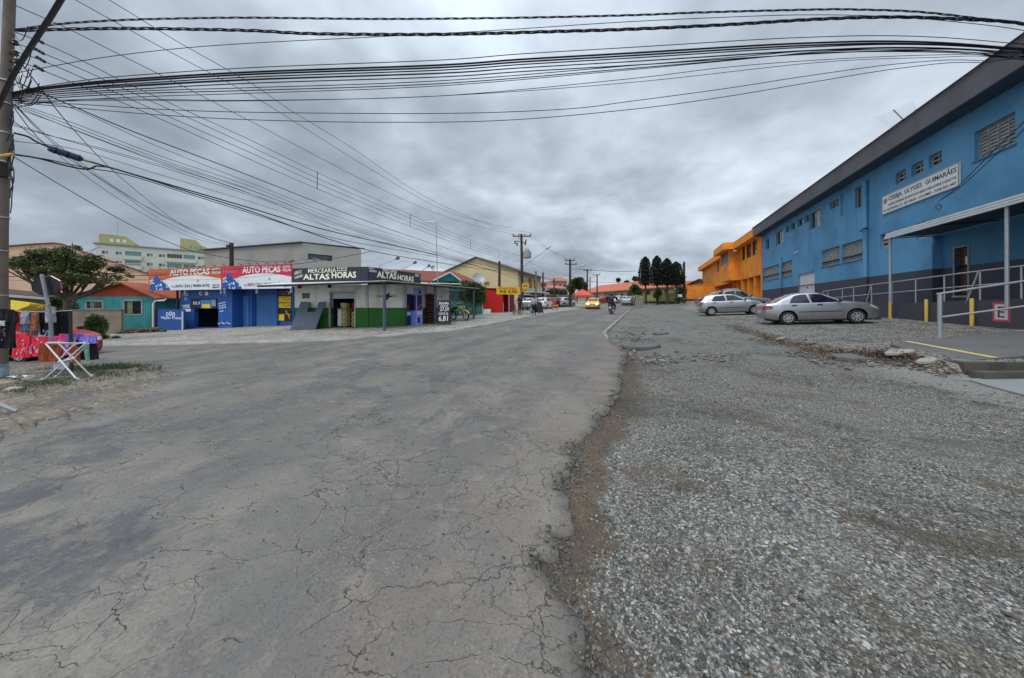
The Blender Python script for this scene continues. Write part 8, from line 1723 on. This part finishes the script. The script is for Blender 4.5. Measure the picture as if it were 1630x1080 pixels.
# ---------------- two-wheelers ----------------
def motorcycle(loc,rz,col,label,lean=0,plate=True):
    t=thing('motorcycle',label,'motorcycle',loc,rz); t.rotation_euler=(lean,0,rz)
    for x,nm in ((-.62,'rear'),(.66,'front')):
        r=.30; ty=MB().lathe((x,-.05,r),(0,1,0),[(0,r*.8),(0,r*.93),(.03,r),(.07,r),(.10,r*.93),(.10,r*.8),(0,r*.8)],26).build('tyre',MTY,t,smooth=True,local=True)
        m=MB(); m.lathe((x,-.03,r),(0,1,0),[(0,r*.76),(0,r*.82),(.06,r*.82),(.06,r*.76),(0,r*.76)],26); 
        for k in range(10): a=math.pi*2*k/10; m.tube([(x,0,r),(x+math.cos(a)*r*.78,0,r+math.sin(a)*r*.78)],.006,4)
        m.lathe((x,-.05,r),(0,1,0),[(0,0),(0,.05),(.1,.05),(.1,0)],12); m.build('wheel_rim',MRIM,ty,local=True)
    m=MB(); m.tube([(.66,.09,.3),(.50,.09,.75),(.42,.06,.98)],.022,8); m.tube([(.66,-.09,.3),(.50,-.09,.75),(.42,-.06,.98)],.022,8); m.build('fork',MHEAD,t,smooth=True,local=True)
    m=MB(); m.tube([(.40,0,.92),(.1,0,.72),(-.3,0,.68),(-.75,0,.78)],.035,8); m.tube([(.38,0,.85),(.28,0,.45),(-.1,0,.32),(-.25,0,.6)],.025,8); m.tube([(-.1,.07,.36),(-.62,.07,.30)],.025,6); m.tube([(-.1,-.07,.36),(-.62,-.07,.30)],.025,6); m.tube([(-.62,.11,.30),(-.45,.11,.7)],.03,8); m.tube([(-.62,-.11,.30),(-.45,-.11,.7)],.03,8); m.build('frame',MPL,t,smooth=True,local=True)
    m=MB(); m.blob((.08,0,.47),(.19,.13,.17),12,8); m.lathe((.12,0,.5),(.5,0,.85),[(0,.08),(.06,.10),(.12,.08),(.2,.09),(.24,.0)],14); m.build('engine',MMET,t,smooth=True,local=True)
    MB().blob((.17,0,.80),(.26,.13,.13),14,9).build('fuel_tank',col,t,smooth=True,local=True); m=MB(); m.blob((-.36,0,.80),(.40,.13,.065),14,8); m.build('seat',MPL,t,smooth=True,local=True)
    m=MB(); m.blob((-.78,0,.76),(.18,.09,.06),10,7); m.blob((-.1,.0,.66),(.2,.12,.09),10,7); m.build('side_panels',col,t,smooth=True,local=True)
    m=MB(); m.tube([(.66+.33*math.cos(a),0,.31+.33*math.sin(a)) for a in np.linspace(.4,2.4,8)],.05,6); m.build('front_fender',col,t,smooth=True,local=True); m=MB(); m.tube([(-.62-.34*math.cos(a),0,.31+.36*math.sin(a)) for a in np.linspace(-.1,1.5,8)],.055,6); m.build('rear_fender',MPL,t,smooth=True,local=True)
    m=MB(); m.tube([(.30,.36,1.04),(.38,.22,1.04),(.42,0,1.0),(.38,-.22,1.04),(.30,-.36,1.04)],.018,8); m.build('handlebar',MPL,t,smooth=True,local=True)
    for s in (-1,1): m=MB(); m.tube([(.36,s*.26,1.05),(.38,s*.34,1.22)],.008,5); m.blob((.37,s*.36,1.25),(.02,.07,.045),8,6); m.build('mirror',MPL,t,smooth=True,local=True)
    m=MB(); m.lathe((.52,0,.92),(1,0,0),[(-.1,.04),(0,.09),(.05,.09)],16); m.build('headlight',MHEAD,t,smooth=True,local=True); MB().box(-.97,-.90,-.08,.08,.72,.80).build('tail_lamp',MTAIL,t,local=True,bevel=.01)
    MB().box(-.985,-.97,-.10,.10,.50,.66).build('number_plate',MPT,t,local=True); m=MB(); m.tube([(.2,-.12,.35),(-.1,-.16,.27),(-.75,-.17,.36)],[.025,.035,.05],8); m.build('exhaust',MHEAD,t,smooth=True,local=True)
    return t
p=G(973.5,500.5); motorcycle(p,RD+R(-2),paint('dark red moto',(.10,.012,.014),.2,.3),'dark red motorcycle ridden away from the camera on the road')
MHEL=pm('helmet dark',rgb(48,40,42),rgb(36,30,32),9,.3)
person((p.x-.17*UX,p.y-.17*UY,p.z),RD+R(-2),dict(pel=(0,0,.90),wst=(.03,0,1.05),chs=(.12,0,1.27),nek=(.17,0,1.44),hd0=(.20,0,1.50),hd1=(.22,0,1.57),hd2=(.215,0,1.65),lhip=(.02,.12,.86),rhip=(.02,-.12,.86),lkne=(.42,.24,.68),rkne=(.42,-.24,.68),lank=(.18,.22,.34),rank=(.18,-.22,.34),ltoe=(.36,.22,.30),rtoe=(.36,-.22,.30),lsho=(.13,.23,1.38),rsho=(.13,-.23,1.38),lelb=(.26,.42,1.18),relb=(.26,-.42,1.18),lwri=(.50,.33,1.10),rwri=(.50,-.33,1.10),lpal=(.56,.33,1.10),rpal=(.56,-.33,1.10)),MLJ,MTRB,'motorcyclist in black jacket and dark helmet riding away',1.84,grow=.045,helmet=MHEL)
p=G(732,510,SWH); motorcycle(Vector((p.x,p.y,p.z)),R(-42),paint('lime yellow moto',(.50,.52,.03),.05,.35),'lime yellow motorcycle parked behind the chalk board',lean=R(7))
def bicycle(loc,rz,label,col,group=None):
    t=thing('bicycle',label,'bicycle',loc,rz,group=group); t.rotation_euler=(R(5),0,rz)
    for x in (-.5,.52):
        m=MB(); P=[(x+.33*math.cos(a),0,.34+.33*math.sin(a)) for a in np.linspace(0,2*math.pi,25)[:-1]]; m.tube(P,.018,6,closed=True); ty=m.build('wheel',MTY,t,smooth=True,local=True); m=MB()
        for k in range(12): a=math.pi*k/6; m.tube([(x,0,.34),(x+.32*math.cos(a),0,.34+.32*math.sin(a))],.003,3)
        m.build('spokes',MRIM,ty,local=True)
    m=MB()
    for a,b in (((-.5,0,.34),(-.15,0,.30)),((-.15,0,.30),(-.25,0,.82)),((-.5,0,.34),(-.23,0,.74)),((-.15,0,.30),(.34,0,.76)),((-.23,0,.74),(.34,0,.84)),((.34,0,.92),(.36,0,.72)),((.36,0,.72),(.52,0,.34))): m.tube([a,b],.016,6)
    m.build('frame',col,t,smooth=True,local=True); MB().blob((-.27,0,.86),(.13,.07,.03),10,6).build('saddle',MPL,t,smooth=True,local=True); MB().tube([(.28,.28,1.0),(.36,.1,1.0),(.34,0,.95),(.36,-.1,1.0),(.28,-.28,1.0)],.012,6).build('handlebar',MPL,t,smooth=True,local=True); m=MB(); m.tube([(-.15,-.1,.2),(-.15,.1,.4)],.01,5); m.lathe((-.15,.03,.30),(0,1,0),[(0,.09),(.01,.09)],14); m.build('pedals',MMET,t,local=True)
for i,(px,py,a,l) in enumerate(((818,500.5,15,'dark bicycle leaning by the kiosk side panel'),(834,501.5,-20,'dark bicycle standing before the silver wagon'))): bicycle(G(px,py,SWH),RD+R(a),l,MPL,'bicycles beside the kiosk')
# small round table by kiosk
p=G(823,501,SWH); t=thing('cafe_table','small dark red folding table beside the kiosk','table',p); MB().box(p.x-.35,p.x+.35,p.y-.3,p.y+.3,p.z+.70,p.z+.73).build('table_top',MRD2,t); m=MB()
for a,b in ((-.3,.3),(.3,-.3)):
    for y in (-.25,.25): m.tube([(p.x+a,p.y+y,p.z),(p.x+b,p.y+y,p.z+.7)],.012,5)
m.build('legs',MPL,t)
# dog
p=G(883.5,494.5,SWH); t=thing('dog','sandy brown dog standing on the sidewalk before the black sedan','dog',p,RD+R(150)); MDG=pm('dog fur',rgb(190,124,62),rgb(150,92,46),9,.9)
J=dict(pel=(-.28,0,.50,.10),bel=(0,0,.49,.11),chs=(.24,0,.48,.13),nek=(.38,0,.60,.075),hd=(.48,0,.70,.075),mz=(.60,0,.67,.038),mt=(.66,0,.66,.028),t1=(-.42,0,.58,.03),t2=(-.55,0,.70,.02))
E=[('pel','bel'),('bel','chs'),('chs','nek'),('nek','hd'),('hd','mz'),('mz','mt'),('pel','t1'),('t1','t2')]
for s,n in ((1,'l'),(-1,'r')):
    J.update({n+'a':(.24,s*.08,.40,.06),n+'b':(.22,s*.09,.22,.032),n+'c':(.24,s*.09,.03,.028),n+'c2':(.29,s*.09,.02,.024),n+'h':(-.28,s*.08,.42,.075),n+'k':(-.20,s*.09,.28,.045),n+'o':(-.34,s*.09,.17,.026),n+'p':(-.31,s*.09,.03,.026),n+'p2':(-.26,s*.09,.02,.024),n+'e':(.46,s*.05,.78,.022),n+'e2':(.45,s*.06,.84,.01)})
    E+=[('chs',n+'a'),(n+'a',n+'b'),(n+'b',n+'c'),(n+'c',n+'c2'),('pel',n+'h'),(n+'h',n+'k'),(n+'k',n+'o'),(n+'o',n+'p'),(n+'p',n+'p2'),('hd',n+'e'),(n+'e',n+'e2')]
skin('body',J,E,MDG,t,1)
# ---------------- clothes stall at the left corner ----------------
# stop sign seen from behind, leaning
b0=G(86,600,.08); Ys=b0.y; t=thing('stop_sign','octagonal road sign seen from its dark back on a leaning pole','road sign',b0); tp=at(66.5,437,Ys); m=MB(); m.tube([b0-Vector((0,0,.2)),at(80,500,Ys),tp],.03,8); m.build('pole',pm('galvanised pole',rgb(140,144,148),rgb(112,116,120),5,.5),t,smooth=True)
c=at(66,455,Ys)+Vector((0,.06,0)); m=MB(); r_=24.8*Ys/F; P=[c+Vector((math.cos(R(22.5+45*k)+R(6))*r_,0,math.sin(R(22.5+45*k)+R(6))*r_*.66)) for k in range(8)]; m.prism(P,(0,.02,0)); m.build('plate',[pm('sign back',rgb(30,30,38),rgb(22,22,28),3,.6)],t); m=MB(); P2=[p_+Vector((0,.021,0)) for p_ in P]; m.tube(P2+[P2[0]],.012,4); m.build('red_rim',MTAIL,t)
# line between pole and sign with clothes
def frp(x0,x1,Y0_,Y1_): return frpx(x0,Y0_,x1,Y1_)
fc=frp(14,112,PLY+.35,Ys+.25)
zl=lambda x:fc.pix(x,494.5+2.5*math.sin((x-14)/98*math.pi))[1]
o=MB().tube([fc.P(fc.pix(x,0)[0],0,zl(x)) for x in np.linspace(8,114,12)],.008,5).build('clothes_line',MWH,None); tagp(o,'rope strung between the street pole and the octagonal sign','rope')
o=MB().tube([at(112,496,Ys+.25),at(114,600,Ys+.25)],.03,6).build('line_prop',MWOOD,None); tagp(o,'thin wooden prop holding the right end of the clothes rope','post')
def garment(fr,x0,x1,z_t,length,mat,label,kind='tshirt',spots=None,seed=0,group='clothes hung for sale on the rope',n=0,text_=None):
    s0,s1=fr.pix(x0,486,n)[0],fr.pix(x1,486,n)[0]; w=s1-s0; r=random.Random(seed); t=thing('garment',label,'clothing',fr.P((s0+s1)/2,n,z_t-length),group=group)
    nu,nv=16,18; V=[]
    for j in range(nv+1):
        v=j/nv
        for i in range(nu+1):
            u=i/nu; a=1.0
            if kind=='tshirt': a=1.0 if v<.30 else .70
            if kind=='trousers': a=.8
            x=(u-.5)*w*a; fold=.035*math.sin(u*14+seed)*v+.02*math.sin(u*25+seed*2+v*3)
            z=z_t-v*length-(abs(u-.5)*2)**2*(.10*w if kind=='tshirt' else .02)*(1-v); 
            if kind=='tshirt' and .30<=v<.36: x=(u-.5)*w*(1-.3*(v-.30)/.06)
            V.append(fr.P((s0+s1)/2+x,n+fold,z))
    Fs=[(j*(nu+1)+i,j*(nu+1)+i+1,(j+1)*(nu+1)+i+1,(j+1)*(nu+1)+i) for j in range(nv) for i in range(nu) if not(kind=='trousers' and j>5 and i==nu//2)]
    m=MB(); k=len(V); m.add(V+[v-fr.n.to_3d()*.012 for v in V],Fs+[tuple(k+q for q in f[::-1]) for f in Fs]); o=m.build('cloth',mat,t,smooth=True)
    if spots:
        m=MB()
        for q in range(14):
            u,v=r.uniform(.25,.75),r.uniform(.25,.85); a=r.uniform(.02,.07)*w; c=V[int(v*nv)*(nu+1)+int(u*nu)]; pts=[c+fr.n.to_3d()*.022+Vector((fr.s.x,fr.s.y,0))*math.cos(e)*a*r.uniform(.6,1.4)+Vector((0,0,1))*math.sin(e)*a*r.uniform(.6,1.4) for e in np.linspace(0,5.4,7)]; m.add(pts,[tuple(range(7))])
        m.build('print',spots,t)
    if text_: text(text_,fr,(s0+s1)/2-w*.05,(s0+s1)/2+w*.22,z_t-length*.42,z_t-length*.30,n+.06,MWH,t,.02)
    return t
cl=lambda nm,a,b,**k: pm(nm,rgb(*[min(235,int(x*1.12+8)) for x in a]),rgb(*[min(230,int(x*1.1+4)) for x in b]),7,.9,var=1)
RC,TC,PC,NC_,BK=cl('red cloth',(214,44,58),(160,30,44)),cl('teal cloth',(90,150,165),(50,100,120)),cl('patterned cloth',(150,96,100),(80,60,84)),cl('navy cloth',(26,26,44),(18,18,30)),cl('black cloth',(18,18,22),(28,26,32)); MUL=cl('multicolour print',(200,130,60),(60,80,140)); WHP=cl('white print',(196,196,204),(120,124,140)); ORP=cl('orange print',(226,140,40),(150,60,40))
garment(fc,17,40,zl(28),.46,RC,'red T-shirt with dark print, hanging right of the pole',spots=cl('dark red print',(110,20,34),(70,16,30)),seed=1); garment(fc,36,48,zl(42),.44,TC,'teal patterned shirt hanging beside the red one','plain',seed=2,spots=WHP); garment(fc,45,62,zl(53),.54,PC,'long dark top with bright orange print in the rope middle','plain',seed=3,spots=ORP)
garment(fc,58,72,zl(65),.52,BK,'dark patterned top between orange print and navy shirt','plain',seed=4,spots=cl('grey blue print',(110,130,150),(60,70,90))); garment(fc,66,94,zl(80),.55,NC_,'navy top with white patterned collar piece beside the sign pole','tshirt',seed=5); garment(fc,73,87,zl(80)+.12,.36,WHP,'white and black patterned scarf tied on the sign pole','plain',seed=6,spots=BK,n=.1); garment(fc,34,44,zl(40)+.02,.30,WHP,'short pale grey patterned top between the red and teal shirts','plain',seed=12,spots=RC,n=.08); garment(fc,52,60,zl(56)-.02,.40,MUL,'narrow orange and blue printed cloth in the rope middle','plain',seed=13,spots=ORP,n=.09); garment(fc,90,111,zl(100),.52,BK,'plain black top at the right end of the rope','tshirt',seed=8)
garment(fc,56,80,zl(60)-.40,.16,cl('pale hat',(180,186,196),(120,140,150)),'pale folded cloth low in the rope middle','plain',seed=9)
fp=Fr(at(-12,486,PLY-.42).xy,(1,.05)); garment(fp,-14,27,fp.pix(5,492)[1],.80,BK,'black T-shirt with white lettering tied on the street pole','tshirt',seed=11,spots=cl('faded print',(90,70,84),(50,50,70)),group=None,text_='FIRE')
# red car behind, laden with clothes
Yc=10.6; p=place(42,Yc); z=float(H(p.x,p.y)); rc=car(SEDAN,(p.x,p.y,z),R(-4),PR,'red car laden with clothes parked behind the clothes stall',detail=True)
fcar=Fr((p.x-2.0,p.y-.86),(1,-.07))
for i,(x0,x1,zt_,ln,mt_,lb) in enumerate(((20,48,.98,.72,RC,'red cloth with white dots draped over the car tail'),(42,76,1.0,.70,cl('crimson floral',(205,34,64),(150,24,60)),'crimson flowered cloth draped along the car side'),(70,106,1.0,.66,cl('magenta floral',(190,50,110),(140,30,70)),'magenta flowered cloth on the car door'),(100,134,1.0,.5,cl('violet cloth',(96,70,150),(60,40,100)),'violet cloth draped toward the car nose'))):
    garment(fcar,x0,x1,z+zt_,ln,mt_,lb,'plain',seed=20+i,spots=cl('mixed print',(200,150,170),(80,60,120)),group='clothes draped on the red car',n=.12)
m=MB()
for i in range(26):
    m.blob((p.x-1.2+2.4*random.random(),p.y-.45+.3*random.random(),z+1.02+.10*random.random()),(.20,.14,.05),8,5,.15)
o=m.build('clothes_heap',cl('heap of clothes',(110,80,130),(50,56,96)),None,smooth=True); tagp(o,'jumbled heap of folded clothes lying on the red car','clothes',kind='stuff')
# yellow cloth awning
m=MB(); P=[at(x,y,PLY+.6) for x,y in ((17,478),(48,483),(46,487),(30,493),(17,496))]; P2=[q+Vector((-.35,.45,-.04)) for q in P]; m.add(P+P2,[(0,1,2,3,4),(5,6,7,8,9),(0,1,6,5),(1,2,7,6),(2,3,8,7),(3,4,9,8)]); o=m.build('yellow_awning',cl('yellow cloth',(226,186,60),(206,160,50)),None); tagp(o,'yellow cloth awning tied to the street pole','awning')
o=MB().tube([at(46,485,PLY+.6),at(60,490,PLY+.8),at(79,484,Ys)],.010,5).build('yellow_strap',cl('yellow cloth',(226,186,60),(206,160,50)),None); tagp(o,'yellow strap running from awning to the sign pole','strap')
o=MB().tube([at(79,484,Ys-.05),at(66,494,PLY+.9),at(60,497,PLY+.9)],.016,5).build('orange_strap',cl('orange strap cloth',(214,120,50),(190,100,40)),None); tagp(o,'orange strap knotted around the sign pole','strap')
# white folding drying rack
f0,f1=G(67,607,.08),G(124,606,.08); f2_,f3_=G(88,602,.08),G(146,600,.08); Yr=f0.y; MWR_=pm('white tube',(.66,.67,.66),(.52,.52,.50),5,.4)
rk=thing('drying_rack','white folding clothes rack standing open on the grass','clothes rack',f0); t1,t2=at(73,547.5,Yr),at(92,545.5,Yr); u1,u2=at(118,548.5,Yr+.05),at(137.5,546,Yr+.05)
bk=Vector((.25,.75,0)); z0=f0.z
def leg(a,b): return MB().tube([a,b],.014,8).build('leg',MWR_,rk,smooth=True)
leg(f0,u2+Vector((-.0,0,0))); leg(f2_,u2+Vector((0,.03,-.02))); leg(f1,t1); leg(f3_,t2)
m=MB(); m.tube([t1,t1+Vector((.03,.0,.02)),t2,t2+Vector((.05,.1,-.02))],.014,8); m.tube([u1,u1.lerp(u2,.5)+Vector((0,0,.01)),u2],.014,8); m.tube([at(118,548.5,Yr+.05),at(97,570,Yr)],.013,8); m.build('top_bars',MWR_,rk,smooth=True)
m=MB(); m.tube([at(94,576,Yr-.03),at(117,571,Yr+.03)],.013,8); m.build('cross_bar',MWR_,rk,smooth=True)
for q in (at(95.5,576,Yr-.03),at(117,570.5,Yr+.02)): MB().blob(q,(.03,.03,.03),8,6).build('hinge',MWR_,rk,smooth=True)
for q in (f0,f1,f2_,f3_): MB().lathe(q-Vector((0,0,.01)),(0,0,1),[(0,.035),(.03,.03),(.07,.012)],8).build('foot',MWH,rk,smooth=True)
m=MB()
for k in range(8): a=t1.lerp(t2,k/7)*1.0; b=u1.lerp(u2,k/7); m.tube([a,b],.004,4)
m.build('wires',MWR_,rk)
fr2=Fr(at(62,548,Yr+.12).xy,(1,.02)); 
garment(fr2,62,100,fr2.pix(80,546)[1],.40,cl('rust brown cloth',(136,62,32),(100,44,24)),'rust brown blanket hanging over the white rack','plain',seed=31,group='clothes on the white rack'); garment(fr2,112,126,fr2.pix(118,552)[1],.36,cl('burnt orange cloth',(180,84,30),(60,40,60)),'dark cloth with orange patch on the rack','plain',seed=32,group='clothes on the white rack',n=-.05)
for i,(a,b,c_,l,le) in enumerate(((122,136,cl('black violet cloth',(34,22,40),(22,16,30)),'black cloth hanging on the rack left of the striped towel',.44),(135,145,cl('mint stripe',(150,200,170),(60,130,150)),'mint and blue striped towel at the rack end',.46),(143,153,cl('dark plum cloth',(44,24,44),(28,18,34)),'dark plum cloth at the right end of the rack',.44))): garment(fr2,a,b,fr2.pix(128,543)[1],le,c_,l,'plain',seed=40+i,group='clothes on the white rack',n=-.25,spots=None)
garment(fr2,128,153,fr2.pix(140,536)[1],.16,cl('lilac cloth',(140,120,200),(60,110,180)),'lilac and blue cloth folded on top of the rack end','plain',seed=47,group='clothes on the white rack',n=-.12); garment(fr2,84,100,fr2.pix(90,574)[1],.22,cl('white plastic',(196,196,200),(160,160,168)),'white plastic bag hanging below the rust blanket','plain',seed=48,group='clothes on the white rack',n=-.18)
# litter and stones near pole foot
p=G(28,604,.1); m=MB()
for k in range(7):
    c=Vector((p.x+random.uniform(-.18,.22),p.y+random.uniform(-.1,.1),p.z+.03+.03*random.random())); a=[c+Vector((random.uniform(-.14,.14),random.uniform(-.1,.1),random.uniform(-.02,.06))) for _ in range(5)]; m.add(a,[(0,1,2),(0,2,3),(0,3,4),(1,2,3,4)])
o=m.build('plastic_sheet',cl('dirty white plastic',(214,214,218),(150,160,190)),None); tagp(o,'crumpled white plastic sheet at the foot of the street pole','litter')
for i,(px,py,r_,lb) in enumerate(((46,606,.10,'brown lump of earth right of the crumpled plastic'),(22,622,.09,'pale flat stone in front of the crumpled plastic'),(8,613,.12,'rounded stone against the foot of the street pole'))):
    p=G(px,py,.1); o=MB().blob((p.x,p.y,p.z+r_*.2),(r_*1.3,r_,r_*.6),10,7,.12).build('stone',pm('pale stone',rgb(150,134,114),rgb(110,96,80),6,.9) if i!=1 else pm('whiter stone',rgb(176,166,150),rgb(140,130,116),6,.9),None,smooth=True); tagp(o,lb,'stone')
o=MB().tube([G(-40,628,.4),G(26,655,.1)],.025,6).build('iron_bar',MMET,None); tagp(o,'thin grey iron bar slanting down at the left edge','bar')
